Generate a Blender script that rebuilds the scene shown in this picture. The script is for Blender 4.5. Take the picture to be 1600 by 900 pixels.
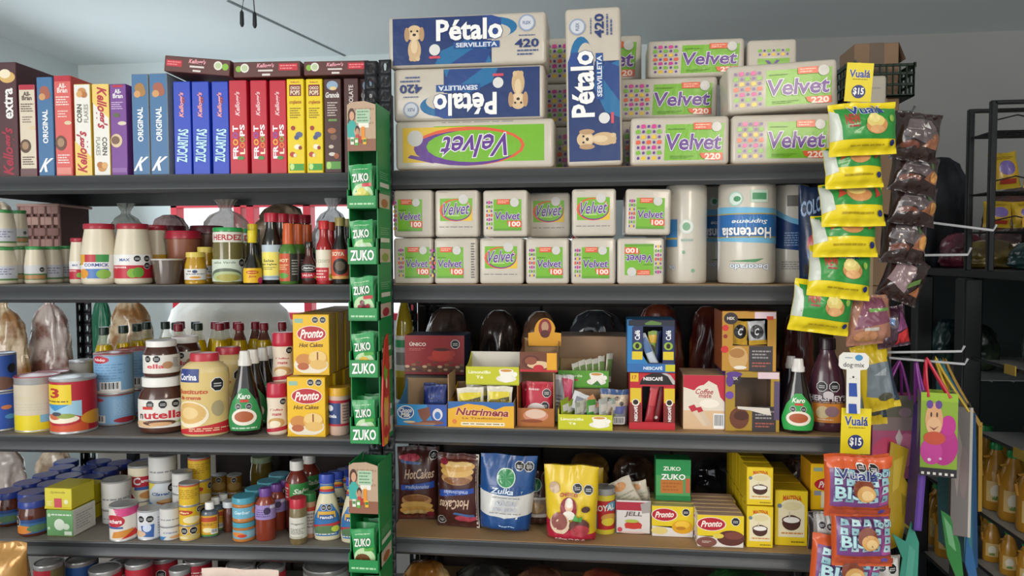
import bpy, bmesh, math, random
from mathutils import Vector, Matrix, noise
R = math.radians
random.seed(7)
SC = bpy.context.scene
for _o in list(bpy.data.objects):
    bpy.data.objects.remove(_o)
C = SC.collection

# ------------------------------------------------------------------ camera
F = 1150.0                      # focal length in pixels of the 1600-wide frame
CAM = Vector((0, 0, 1.45))
CROT = Matrix.Rotation(R(6.8), 3, 'Z') @ Matrix.Rotation(R(90 - 2.5), 3, 'X') @ Matrix.Rotation(R(-0.2), 3, 'Z')
_cd = bpy.data.cameras.new('camera'); cam = bpy.data.objects.new('camera', _cd); C.objects.link(cam)
cam.matrix_world = Matrix.Translation(CAM) @ CROT.to_4x4()
_cd.sensor_width = 36; _cd.lens = F / 1600 * 36; _cd.clip_start = .05
SC.camera = cam
# ------------------------------------------------------------------ light
vs = SC.view_settings
vs.view_transform = 'Standard'; vs.look = 'None'; vs.gamma = 1; vs.use_curve_mapping = False
vs.exposure = 0.0
W = bpy.data.worlds.new('daylight'); SC.world = W; W.use_nodes = True
_bg = W.node_tree.nodes['Background']
_bg.inputs[0].default_value = (.88, .93, .97, 1); _bg.inputs[1].default_value = 1.55

def area(name, loc, target, sx, sy, power, col):
    l = bpy.data.lights.new(name, 'AREA'); l.shape = 'RECTANGLE'; l.size = sx; l.size_y = sy
    l.energy = power; l.color = col
    o = bpy.data.objects.new(name, l); C.objects.link(o); o.location = loc
    o.rotation_euler = (Vector(target) - Vector(loc)).to_track_quat('-Z', 'Y').to_euler()
    return o
area('street_door_daylight', (-2.6, -1.9, 1.75), (-.2, 1.9, 1.2), 1.8, 2.2, 88, (1.0, .95, .90))
area('left_ceiling_fill', (-2.3, 3.0, 1.25), (.4, 3.2, 1.9), 1.0, 1.7, 13.5, (.86, .95, 1.0))  # added fill for the left ceiling and back wall; no opening stands there
area('ceiling_lamp_light', (.9, -.7, 2.4), (.7, 1.7, 1.0), .5, 1.2, 36, (1.0, .87, .72))

# ------------------------------------------------------------------ pixel helpers (photo pixel -> point at a known depth)
def ray(px, py):
    return (CROT @ Vector(((px - 800) / F, (450 - py) / F, -1))).normalized()
class Unit:
    def __init__(s, o, ang):
        s.o = Vector(o); s.ang = ang; s.m = Matrix.Rotation(ang, 3, 'Z'); s.mi = s.m.transposed()
    def world(s, x, y, z): 
        v = s.m @ Vector((x, y, 0)) + s.o; return Vector((v.x, v.y, z))
    def loc(s, p):
        v = s.mi @ (Vector((p.x, p.y, 0)) - Vector((s.o.x, s.o.y, 0))); return Vector((v.x, v.y, p.z))
    def at(s, px, py, d):              # local (x, depth, z) where the pixel's ray meets depth d
        c = s.loc(CAM); q = ray(px, py); q = Vector((*(s.mi @ q),))
        t = (d - c.y) / q.y; return c + q * t
    def atz(s, px, py, z):             # where the ray meets height z
        c = s.loc(CAM); q = s.mi @ ray(px, py); t = (z - c.z) / q.z; return c + q * t
    def proj(s, x, d, z):
        v = CROT.transposed() @ (s.world(x, d, z) - CAM); return 800 + F * v.x / -v.z, 450 - F * v.y / -v.z
    def frame(s, x0, x1, yt, zb, d):
        p = s.at((x0 + x1) / 2, yt, d); yb = s.proj(p.x, d, zb)[1]; ym = (yt + yb) / 2
        return s.at(x0, ym, d).x, s.at(x1, ym, d).x, p.z
D0 = 1.7
RU = Unit((0, D0, 0), 0)
_j = RU.at(602, 450, 0); LU = Unit((_j.x, D0, 0), R(3.0))

# ------------------------------------------------------------------ materials
_mc = {}
def lin(h):
    h = h.lstrip('#')
    if len(h) == 3: h = ''.join(c * 2 for c in h)
    f = lambda v: v / 12.92 if v <= .04045 else ((v + .055) / 1.055) ** 2.4
    return tuple(f(int(h[i:i + 2], 16) / 255) for i in (0, 2, 4))
def M(col, rough=.5, metal=0, coat=0, trans=0, alpha=1, bump=0, bscale=40, var=.06, vscale=25, ior=1.45, emit=0):
    k = (col, rough, metal, coat, trans, alpha, bump, bscale, var, vscale, emit)
    if k in _mc: return _mc[k]
    m = bpy.data.materials.new('mat_' + col.strip('#')); m.use_nodes = True
    nt = m.node_tree; b = nt.nodes['Principled BSDF']; c = (*lin(col), 1)
    b.inputs['Roughness'].default_value = rough; b.inputs['Metallic'].default_value = metal
    b.inputs['Coat Weight'].default_value = coat; b.inputs['Coat Roughness'].default_value = .12
    b.inputs['Transmission Weight'].default_value = trans; b.inputs['Alpha'].default_value = alpha
    b.inputs['IOR'].default_value = ior
    tc = nt.nodes.new('ShaderNodeTexCoord')
    n = nt.nodes.new('ShaderNodeTexNoise'); n.inputs['Scale'].default_value = vscale; n.inputs['Detail'].default_value = 2
    nt.links.new(tc.outputs['Object'], n.inputs['Vector'])
    mx = nt.nodes.new('ShaderNodeMix'); mx.data_type = 'RGBA'; mx.blend_type = 'MIX'
    mx.inputs['A'].default_value = tuple(v * (1 - var) for v in c[:3]) + (1,); mx.inputs['B'].default_value = tuple(min(1, v * (1 + var)) for v in c[:3]) + (1,)
    nt.links.new(n.outputs['Fac'], mx.inputs['Factor']); nt.links.new(mx.outputs['Result'], b.inputs['Base Color'])
    if emit:
        nt.links.new(mx.outputs['Result'], b.inputs['Emission Color']); b.inputs['Emission Strength'].default_value = emit
    if bump:
        n2 = nt.nodes.new('ShaderNodeTexNoise'); n2.inputs['Scale'].default_value = bscale; n2.inputs['Detail'].default_value = 3
        nt.links.new(tc.outputs['Object'], n2.inputs['Vector'])
        bp = nt.nodes.new('ShaderNodeBump'); bp.inputs['Strength'].default_value = bump; bp.inputs['Distance'].default_value = .01
        nt.links.new(n2.outputs['Fac'], bp.inputs['Height']); nt.links.new(bp.outputs['Normal'], b.inputs['Normal'])
    _mc[k] = m; return m
def M2(a, b, scale=12, rough=.25, coat=.6, lo=.42, hi=.6, bump=.5, alpha=1):
    k = (a, b, scale, rough, lo)
    if k in _mc: return _mc[k]
    m = M(a, rough, coat=coat, bump=bump, bscale=scale * 1.3, alpha=alpha, vscale=scale).copy(); nt = m.node_tree
    mx = [n for n in nt.nodes if n.type == 'MIX'][0]; no = mx.inputs['Factor'].links[0].from_node; no.inputs['Detail'].default_value = 4
    mx.inputs['A'].default_value = (*lin(a), 1); mx.inputs['B'].default_value = (*lin(b), 1)
    rp = nt.nodes.new('ShaderNodeMapRange'); rp.inputs[1].default_value = lo; rp.inputs[2].default_value = hi; rp.interpolation_type = 'SMOOTHSTEP'
    nt.links.new(no.outputs['Fac'], rp.inputs[0]); nt.links.new(rp.outputs[0], mx.inputs['Factor']); _mc[k] = m; return m
def PR(col): return M(col, .42, var=.03)               # printed card / paper
def FILM(col): return M(col, .3, coat=.2, bump=.14, bscale=34, var=.04)   # printed plastic film
def PL(col): return M(col, .3, var=.03)               # moulded plastic
STEEL = M('#47494c', .42, metal=.2, bump=.06, bscale=300, var=.12, vscale=8)
POST = M('#2a2c30', .45, metal=.25, bump=.05, bscale=200, var=.1)
KRAFT = M('#a98a68', .8, var=.08)
TIN = M('#b4b5b6', .36, metal=.45, var=.05)
WHITE = PL('#e9e8e4')

# ------------------------------------------------------------------ mesh builder
class MB:
    def __init__(s): s.v = []; s.f = []; s.m = []; s.mats = []
    def mi(s, m):
        if m not in s.mats: s.mats.append(m)
        return s.mats.index(m)
    def add(s, vs, fs, m):
        b = len(s.v); s.v += [tuple(v) for v in vs]; k = s.mi(m)
        for f in fs: s.f.append(tuple(b + i for i in f)); s.m.append(k)
    def rbox(s, x0, x1, y0, y1, z0, z1, m, r=.0012, seg=1, sides=None, xf=None):
        bm = bmesh.new(); bmesh.ops.create_cube(bm, size=1)
        for v in bm.verts: v.co = Vector(((x0 + x1) / 2 + v.co.x * (x1 - x0), (y0 + y1) / 2 + v.co.y * (y1 - y0), (z0 + z1) / 2 + v.co.z * (z1 - z0)))
        if r > 0: bmesh.ops.bevel(bm, geom=bm.edges[:], offset=min(r, abs(x1-x0)*.45, abs(y1-y0)*.45, abs(z1-z0)*.45), segments=seg, profile=.5, affect='EDGES')
        bm.normal_update(); bm.verts.ensure_lookup_table()
        vs = [(xf @ v.co) if xf else v.co.copy() for v in bm.verts]
        groups = {}
        for f in bm.faces:
            n = f.normal; mm = m
            if sides:
                a = max(range(3), key=lambda i: abs(n[i])); key = ('-' if n[a] < 0 else '+') + 'xyz'[a]
                mm = sides.get(key, sides.get('xyz'[a], m))
            groups.setdefault(mm, []).append([v.index for v in f.verts])
        b = len(s.v); s.v += [tuple(v) for v in vs]
        for mm, fl in groups.items():
            k = s.mi(mm)
            for f in fl: s.f.append(tuple(b + i for i in f)); s.m.append(k)
        bm.free()
    def lathe(s, prof, m, seg=26, sx=1, sy=1, cx=0, cy=0, a0=0):
        n = len(prof); vs = []; fs = []
        for r, z in prof:
            for k in range(seg):
                a = a0 + 2 * math.pi * k / seg; vs.append((cx + r * sx * math.cos(a), cy + r * sy * math.sin(a), z))
        for i in range(n - 1):
            for k in range(seg):
                k2 = (k + 1) % seg; fs.append((i * seg + k, i * seg + k2, (i + 1) * seg + k2, (i + 1) * seg + k))
        if prof[0][0] > 1e-5: fs.append(tuple(range(seg))[::-1])
        if prof[-1][0] > 1e-5: fs.append(tuple((n - 1) * seg + k for k in range(seg)))
        s.add(vs, fs, m)
    def tube(s, pts, r, m, seg=8):
        pts = [Vector(p) for p in pts]; vs = []; fs = []
        for i, p in enumerate(pts):
            t = (pts[min(i + 1, len(pts) - 1)] - pts[max(i - 1, 0)]).normalized()
            a = t.cross(Vector((0, 0, 1))); a = a if a.length > .05 else t.cross(Vector((1, 0, 0))); a.normalize(); b = t.cross(a)
            for k in range(seg):
                w = 2 * math.pi * k / seg; vs.append(p + (a * math.cos(w) + b * math.sin(w)) * r)
        for i in range(len(pts) - 1):
            for k in range(seg):
                k2 = (k + 1) % seg; fs.append((i * seg + k, i * seg + k2, (i + 1) * seg + k2, (i + 1) * seg + k))
        fs += [tuple(range(seg))[::-1], tuple((len(pts) - 1) * seg + k for k in range(seg))]
        s.add(vs, fs, m)
    def prism(s, poly, y0, y1, m):     # poly in (x, z), extruded along y
        n = len(poly); vs = [(x, y0, z) for x, z in poly] + [(x, y1, z) for x, z in poly]
        s.add(vs, [tuple(range(n)), tuple(range(n, 2 * n))[::-1]] + [(i, (i + 1) % n, n + (i + 1) % n, n + i)[::-1] for i in range(n)], m)
    def prismx(s, poly, x0, x1, m):    # poly in (y, z), extruded along x
        n = len(poly); vs = [(x0, y, z) for y, z in poly] + [(x1, y, z) for y, z in poly]
        s.add(vs, [tuple(range(n))[::-1], tuple(range(n, 2 * n))] + [(i, (i + 1) % n, n + (i + 1) % n, n + i) for i in range(n)], m)
    def build(s, name, parent=None, angle=38):
        me = bpy.data.meshes.new(name); me.from_pydata(s.v, [], s.f)
        for m in s.mats: me.materials.append(m)
        me.polygons.foreach_set('material_index', s.m); me.polygons.foreach_set('use_smooth', [True] * len(s.f))
        me.update(); me.set_sharp_from_angle(angle=R(angle))
        o = bpy.data.objects.new(name, me); C.objects.link(o)
        if parent: o.parent = parent
        return o
def tag(o, label, cat, group=None, kind=None):
    if label: o['label'] = label
    if cat: o['category'] = cat
    if group: o['group'] = group
    if kind: o['kind'] = kind
    return o
def struct(name, mb): return tag(mb.build(name), None, None, kind='structure')
def empty(name, label, cat, group=None):
    o = bpy.data.objects.new(name, None); C.objects.link(o); o.empty_display_size = .02
    return tag(o, label, cat, group)
def put(o, U, x, d, z, rot=0, tx=0, ty=0):
    o.location = U.world(x, d, z); o.rotation_euler = (R(tx), R(ty), U.ang + R(rot)); o.rotation_mode = 'XYZ'
    if tx or ty:
        mm = Matrix.Rotation(U.ang + R(rot), 3, 'Z') @ Matrix.Rotation(R(ty), 3, 'Y') @ Matrix.Rotation(R(tx), 3, 'X')
        o.rotation_euler = mm.to_euler('XYZ')
    return o
def dup(src, label=None, group=None):
    r = src.copy(); C.objects.link(r)
    if label: r['label'] = label
    if group: r['group'] = group
    for ch in list(src.children):
        c = ch.copy(); C.objects.link(c); c.parent = r
        for g in list(ch.children):
            e = g.copy(); C.objects.link(e); e.parent = c
    return r
# ------------------------------------------------------------------ flat printing laid on a surface
_tc = {}
def text_geo(t, b=0., sh=0., nx=1, ny=1):
    k = (t, b, sh, nx, ny)
    if k not in _tc:
        cu = bpy.data.curves.new('lettering', 'FONT'); cu.body = t; cu.size = 1; cu.resolution_u = 2; cu.offset = b; cu.shear = sh
        o = bpy.data.objects.new('lettering', cu); C.objects.link(o)
        me = bpy.data.meshes.new_from_object(o.evaluated_get(bpy.context.evaluated_depsgraph_get()))
        xs = [v.co.x for v in me.vertices]; ys = [v.co.y for v in me.vertices]; bb = (min(xs), min(ys), max(xs), max(ys))
        if nx > 1 or ny > 1:                                 # slice the glyphs so that they follow a curved surface
            bm = bmesh.new(); bm.from_mesh(me)
            for ax, n in ((0, nx), (1, ny)):
                for q in range(1, n):
                    c = [0, 0, 0]; c[ax] = bb[ax] + (bb[ax + 2] - bb[ax]) * q / n; d = [0, 0, 0]; d[ax] = 1
                    bmesh.ops.bisect_plane(bm, geom=bm.verts[:] + bm.edges[:] + bm.faces[:], plane_co=c, plane_no=d, dist=1e-5)
            bm.to_mesh(me); bm.free()
        V = [(v.co.x, v.co.y) for v in me.vertices]; P = [tuple(p.vertices) for p in me.polygons]
        bpy.data.objects.remove(o); bpy.data.curves.remove(cu); bpy.data.meshes.remove(me)
        _tc[k] = (V, P, bb)
    return _tc[k]
ROT = {0: lambda x, y: (x, y), 90: lambda x, y: (1 - y, x), 180: lambda x, y: (1 - x, 1 - y), 270: lambda x, y: (y, 1 - x)}
def decal(mb, layers, surf, asp=1., rot=0, nu=1, nv=1, off=.0003, step=.00007, mf=PR):
    Tr = ROT[rot]
    if rot in (90, 270): asp = 1 / asp; nu, nv = nv, nu
    k = [0]
    def S(x, y): return surf(*Tr(x, y), off + step * k[0])
    def grid(x0, y0, x1, y1, col):
        a = max(1, math.ceil(nu * abs(x1 - x0))); c = max(1, math.ceil(nv * abs(y1 - y0)))
        vs = [S(x0 + (x1 - x0) * i / a, y0 + (y1 - y0) * j / c) for j in range(c + 1) for i in range(a + 1)]
        mb.add(vs, [(j * (a + 1) + i, j * (a + 1) + i + 1, (j + 1) * (a + 1) + i + 1, (j + 1) * (a + 1) + i) for j in range(c) for i in range(a)], mf(col))
    def star(pts, cx, cy, col, rings=None):
        if nu > 1 or nv > 1:                                 # resample long edges
            q = []
            for (xa, ya), (xb, yb) in zip(pts, pts[1:] + pts[:1]):
                m = max(1, math.ceil(max(abs(xb - xa) * nu, abs(yb - ya) * nv))); q += [(xa + (xb - xa) * i / m, ya + (yb - ya) * i / m) for i in range(m)]
            pts = q
        rx = max(abs(p[0] - cx) for p in pts); ry = max(abs(p[1] - cy) for p in pts)
        rings = rings or (1 if nu == 1 and nv == 1 else max(2, math.ceil(max(rx * nu, ry * nv)))); n = len(pts); vs = [S(cx, cy)]; fs = []
        for q in range(1, rings + 1):
            f = q / rings; vs += [S(cx + (x - cx) * f, cy + (y - cy) * f) for x, y in pts]
        for i in range(n):
            j = (i + 1) % n; fs.append((0, 1 + i, 1 + j))
            for q in range(rings - 1): fs.append((1 + q * n + i, 1 + q * n + n + i, 1 + q * n + n + j, 1 + q * n + j))
        mb.add(vs, fs, mf(col))
    def ell(cx, cy, rx, ry, col, n=20, a0=0): star([(cx + rx * math.cos(a0 + 2 * math.pi * i / n), cy + ry * math.sin(a0 + 2 * math.pi * i / n)) for i in range(n)], cx, cy, col)
    for L in layers:
        t = L[0]; k[0] += 1
        if t == 'r': grid(*L[1:6])
        elif t == 'e': ell(*L[1:6])
        elif t == 'c': ell(L[1], L[2], L[3], L[3] * asp, L[4])               # true circle
        elif t == 'p':
            P = L[1]; n = len(P)
            if nu == 1 and nv == 1: mb.add([S(*p) for p in P], [tuple(range(n))], mf(L[2]))
            else: star(P, sum(p[0] for p in P) / n, sum(p[1] for p in P) / n, L[2])
        elif t == 'o':                                                       # black octagonal warning seal
            cx, cy, r = L[1:4]; ell(cx, cy, r * 1.12, r * 1.12 * asp, '#e8e8e8', 8, math.pi / 8); k[0] += 1
            ell(cx, cy, r, r * asp, '#1b1b1d', 8, math.pi / 8); k[0] += 1
            for q in (-.25, .12): grid(cx - r * .6, cy + (q - .08) * r * asp, cx + r * .6, cy + (q + .1) * r * asp, '#b9b9b9')
        elif t == 'b':                                                       # barcode
            x0, y0, x1, y1 = L[1:5]; grid(x0, y0, x1, y1, '#f0f0ee'); k[0] += 1; x = x0 + (x1 - x0) * .08; i = 0
            while x < x1 - (x1 - x0) * .1:
                w = (x1 - x0) * (.03, .05, .03, .07)[i % 4]; grid(x, y0 + (y1 - y0) * .2, x + w, y1 - (y1 - y0) * .08, '#222222'); x += w * 1.9; i += 1
        elif t == 'l':                                                       # lines of small print
            x0, y0, x1, y1, n, col = L[1:7]; h = (y1 - y0) / n
            for q in range(n):
                e = x1 - (x1 - x0) * ((q * 37 % 10) / 30); x = x0
                yy = y1 - (q + .25) * h; j = 0
                while x < e - 1e-6:
                    w = (x1 - x0) * (.16, .1, .22, .13)[(j + q) % 4]; grid(x, yy - h * .45, min(e, x + w), yy, col); x += w + (x1 - x0) * .035; j += 1
        elif t == 't':
            _, s_, cx, cy, w, h, col = L[:7]; o = L[7] if len(L) > 7 else {}
            b = min(.03, o.get('b', .012)); sh = o.get('sh', 0); ol = o.get('ol'); ol = ol and (ol[0], min(.028, ol[1])); tr = o.get('rot', 0); bow = o.get('bow', 0)
            gx, gy = (w, h) if tr in (0, 180) else (h, w); ax, ay = (nu, nv) if tr in (0, 180) else (nv, nu)
            sl = (max(1, math.ceil(ax * gx)), max(1, math.ceil(ay * gy)))
            V, P, B = text_geo(s_, b, sh, *sl)
            def mp(x, y):
                a = (x - B[0]) / (B[2] - B[0]) - .5; c = (y - B[1]) / (B[3] - B[1]) - .5
                c += bow * (a * a * 4 - .3)
                a += o.get('sk', 0) * c
                c += o.get('rise', 0) * a
                if tr == 90: a, c = -c, a
                elif tr == 180: a, c = -a, -c
                elif tr == 270: a, c = c, -a
                return cx + a * w, cy + c * h
            if ol:
                V2, P2, _b = text_geo(s_, b + ol[1], sh, *sl); mb.add([S(*mp(*v)) for v in V2], P2, mf(ol[0])); k[0] += 1
            mb.add([S(*mp(*v)) for v in V], P, mf(col))
def letters(s, cols, cx, cy, w, h, rot=0, ol=None, b=.03):
    out = []; n = len(s)
    for i, (ch, c) in enumerate(zip(s, cols)):
        f = (i + .5) / n - .5
        x, y = {0: (cx + f * w, cy), 90: (cx, cy + f * h), 180: (cx - f * w, cy), 270: (cx, cy - f * h)}[rot]
        ww, hh = (w / n * .95, h) if rot in (0, 180) else (w, h / n * .95)
        out.append(('t', ch, x, y, ww, hh, c, dict(b=b, rot=rot, ol=ol)))
    return out
# ------------------------------------------------------------------ generic goods
def carton(name, label, cat, U, x0, x1, yt, zb, d, dep, col, layers=(), side=None, top=None, group=None, rot=0, lrot=0, sl=None, gap=.002, flap=True, film=False, r=.0014, tl=None, roll=0, hz=None, tx=0):
    X0, X1, zt = U.frame(x0, x1, yt, zb, d); w = X1 - X0 - gap; h = (hz if hz else zt - zb) - gap
    mf = FILM if film else PR; mb = MB(); side = side or col; top = top or side
    mb.rbox(-w / 2, w / 2, 0, dep, 0, h, mf(side), r, 3 if film else 1, {'-y': mf(col), 'x': mf(side), 'z': mf(top)})
    if flap and not film:
        mb.rbox(-w / 2 + .001, w / 2 - .001, .001, dep * .55, h - .0003, h + .0003, mf(top), .0002)
    if layers: decal(mb, layers, lambda u, v, o: ((u - .5) * w, -o, v * h), w / h, lrot, mf=mf)
    if sl: decal(mb, sl, lambda u, v, o: (w / 2 + o, u * dep, v * h), dep / h, mf=mf)
    if tl: decal(mb, tl, lambda u, v, o: ((u - .5) * w, v * dep, h + .0004 + o), w / dep, mf=mf)
    o = tag(mb.build(name), label, cat, group); put(o, U, (X0 + X1) / 2, d, zb, rot, tx, roll)
    return o, zb + h + gap + (.0003 if flap and not film else 0)
def vessel_parts(root, w, h, spec, lab=None, sy=1, seg=26):
    """spec: list of (part name, material, profile[(r rel. to half width, z rel. to height)])"""
    hw = w / 2; body = None
    for nm, mat, prof in spec:
        mb = MB(); mb.lathe([(r * hw, z * h) for r, z in prof], mat, seg, 1, sy, a0=math.pi / seg); mb.build(nm, root)
        if nm == 'body': body = prof
    for lb in (lab if isinstance(lab, list) else [lab] if lab else []):
        pr = body
        def rad(zr):
            for (r0, z0), (r1, z1) in zip(pr, pr[1:]):
                if z0 <= zr <= z1 and z1 > z0: return r0 + (r1 - r0) * (zr - z0) / (z1 - z0)
            return pr[-1][0]
        z0, z1 = lb['z']; sp = R(lb.get('span', 170)); ce = R(lb.get('turn', 0)); full = lb.get('span', 170) >= 360
        def surf(u, v, o):
            zz = z0 + (z1 - z0) * v
            if lb.get('oval'): uu = (u - .5); 
            a = -math.pi / 2 + ce + (u - .5) * sp; r = rad(zz) * hw / math.cos(math.pi / seg) * .999 + o
            r2 = rad(zz) * hw * sy / math.cos(math.pi / seg) * .999 + o
            return (r * math.cos(a), r2 * math.sin(a), zz * h)
        mb = MB(); base = [('r', 0, 0, 1, 1, lb['col'])] if lb.get('col') else []
        decal(mb, base + list(lb.get('L', [])), surf, (sp * hw * rad((z0 + z1) / 2)) / ((z1 - z0) * h), nu=max(4, int(lb.get('span', 170) / 7)), nv=lb.get('nv', 4), off=.0004, step=.00011)
        mb.build(lb.get('name', 'label'), root)
REG = []
def vessel(name, label, cat, U, x0, x1, yt, zb, d, spec, lab=None, group=None, sy=1, rot=0, seg=26, hz=None):
    def size(d, off, sc):
        X0, X1, zt = U.frame(x0, x1, yt, zb, d); w = (X1 - X0) * sc
        return (X0 + X1) / 2 + off, w, hz or zt - zb
    off, sc, sgn, d_ = 0, 1, 0, d; xc, w, h = size(d, 0, 1)
    under = [q for q in REG if q[0] is U and abs(q[6] - zb) < .003 and abs(q[1] - xc) < .022 and abs(q[2] - d) < .2]
    if under: q = min(under, key=lambda q: abs(q[2] - d) + abs(q[1] - xc)); d = q[2]; xc, w, h = size(d, 0, 1); off = max(-.009, min(.009, q[1] - xc)); xc += off
    for _ in range(0 if under else 120):                     # stand clear of what already stands here
        xc, w, h = size(d, off, sc); ax = w / 2 * 1.02; ay = ax * max(sy, .8)
        hit = [q for q in REG if q[0] is U and zb < q[6] - .002 and zb + h > q[5] + .002 and math.hypot((xc - q[1]) / (ax + q[3]), (d - q[2]) / (ay + q[4])) < 1]
        if not hit: break
        q = hit[0]; sx = 1 if xc > q[1] else -1
        if abs(xc - q[1]) > .55 * (ax + q[3]) and (sc > .9 or abs(off + sx * .0008) < .008):
            if abs(off + sx * .0008) < .008: off += sx * .0008
            if sc > .9: sc *= .994
        else:
            sgn = sgn or (-1 if d < q[2] and d > ay + .012 else 1); d += .004 * sgn
            if d < ay: sgn = 1
            if d > .42: break
    ax = w / 2 * 1.02; ay = ax * max(sy, .8); REG.append((U, xc, d, ax, ay, zb, zb + h))
    root = empty(name, label, cat, group); vessel_parts(root, w, h, spec, lab, sy, seg)
    c = U.loc(CAM); face = math.degrees(math.atan2(c.x - xc, d - c.y)) * (.85 if sy == 1 else .55)
    put(root, U, xc, d, zb, rot + face); return root, zb + h
JAR = [(0, 0), (.86, 0), (.97, .02), (1, .06), (1, .56), (.97, .64), (.85, .82), (.82, .88)]
def lidp(z0, r=.88): return [(r, z0), (r, .985), (r - .04, 1), (0, 1)]
CAN = [(0, .015), (.93, .015), (.97, 0), (1, .012), (1, .03), (.97, .05), (.97, .95), (1, .97), (1, .985)]
CANLID = [(1, .985), (.98, 1), (.93, 1), (.91, .991), (.8, .991), (.78, .994), (.3, .994), (0, .994)]
def can(name, label, U, x0, x1, yt, zb, d, col, L=(), group=None, lid=None, span=200, rot=0, lo=.05, hi=.95, seg=26, cat='can', turn=0, hz=None, body=None):
    return vessel(name, label, cat, U, x0, x1, yt, zb, d, [('body', body or TIN, CAN), ('lid', lid or TIN, CANLID)],
                  dict(z=(lo, hi), span=360, col=col, nv=2, L=_wrap(L, span), turn=turn), group, 1, rot, seg, hz)
def _wrap(L, span):
    """squeeze label artwork that covers `span` degrees into the middle of a full wrap"""
    f = span / 360.; g = lambda x: .5 + (x - .5) * f; out = []
    for l in L:
        t = l[0]; l = list(l)
        if t in ('r', 'b', 'l'): l[1] = g(l[1]); l[3] = g(l[3])
        elif t in ('e',): l[1] = g(l[1]); l[3] *= f
        elif t in ('c', 'o'): l[1] = g(l[1]); l[3] *= f
        elif t == 'p': l[1] = [(g(x), y) for x, y in l[1]]
        elif t == 't': l[2] = g(l[2]); l[4] *= f
        out.append(tuple(l))
    return out
def pouch_mesh(w, h, t, col, layers=(), seed=0, stand=False, crimp=.07, wr=.003, nx=20, ny=24, back=None, pinch=.05, mf=FILM, lrot=0, clampy=False):
    rn = random.Random(seed); o1, o2 = rn.uniform(0, 50), rn.uniform(0, 50); hard = rn.uniform(24, 36)
    def prof(v):
        if stand:
            p = min(1, (v / .06) ** .5 if v > 0 else 0) * (1 - max(0, (v - .25) / .75) ** 1.6 * .93)
        else:
            q = (v - crimp) / (1 - 2 * crimp)
            p = 0 if q <= 0 or q >= 1 else (1 - abs(2 * q - 1) ** 2.6) ** .65
        return p
    def T(u, v):
        e = max(0, 1 - abs(2 * u - 1) ** 2.6) ** .6; p = prof(v)
        return t / 2 * e * p
    def X(u, v):
        p = prof(v); return (u - .5) * w * (1 - (.15 * (1 - v) if stand else 0)) * (1 - (pinch * p if not stand else pinch * .5 * (1 - p))) + noise.noise((o2, v * 4, u)) * w * .012
    def wrk(u, v):
        edge = math.exp(-((min(v, 1 - v) - .1) / .09) ** 2)
        return noise.noise((u * 4.3 + o1, v * 3.7, o2)) * wr + abs(noise.noise((u * 9 + o2, v * 7, o1))) * wr * .6 + edge * math.sin(u * hard + math.sin(v * 9)) * wr * .45
    def S(u, v, o):
        e = min(1, 6 * min(u, 1 - u) + .05)
        return (X(u, v), -T(u, v) - .0005 - wrk(u, v) * e - o, v * h + noise.noise((u * 2.2, o1, 3.)) * h * (.012 * (1 if v > .5 else (0 if stand else 1)) + .03 * max(0, v - .8) / .2))
    mb = MB(); A = nx + 1
    fr = [S(i / nx, j / ny, 0) for j in range(ny + 1) for i in range(nx + 1)]
    bk = [(S(i / nx, j / ny, 0)[0], T(i / nx, j / ny) + .0005 + wrk(1 - i / nx, j / ny) * min(1, 6 * min(i / nx, 1 - i / nx)), S(i / nx, j / ny, 0)[2]) for j in range(ny + 1) for i in range(nx + 1)]
    q = [(j * A + i, j * A + i + 1, (j + 1) * A + i + 1, (j + 1) * A + i) for j in range(ny) for i in range(nx)]
    mb.add(fr, q, mf(col)); mb.add(bk, [f[::-1] for f in q], mf(back or col))
    n = len(fr); b0 = len(mb.v) - 2 * n
    rim = [i for i in range(A)] + [j * A + nx for j in range(1, ny + 1)] + [ny * A + i for i in range(nx - 1, -1, -1)] + [j * A for j in range(ny - 1, 0, -1)]
    k = mb.mi(mf(col))
    for a, c in zip(rim, rim[1:] + rim[:1]): mb.f.append((b0 + a, b0 + n + a, b0 + n + c, b0 + c)); mb.m.append(k)
    if layers: decal(mb, layers, S, w / h, lrot, nu=nx, nv=ny, off=.0007, step=.0003, mf=mf)
    return mb
def pouch(name, label, cat, U, x0, x1, yt, yb, d, t, col, layers=(), group=None, rot=0, tx=0, ty=0, zb=None, mb=None, **kw):
    xm = (x0 + x1) / 2; p = U.at(xm, yb, d) if zb is None else None; zb = p.z if zb is None else zb
    X0, X1, zt = U.frame(x0, x1, yt, zb, d); w, h = X1 - X0, zt - zb
    mb = mb or pouch_mesh(w, h, t, col, layers, **kw)
    o = tag(mb.build(name, angle=60), label, cat, group); put(o, U, (X0 + X1) / 2, d, zb, rot, tx, ty); return o
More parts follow.
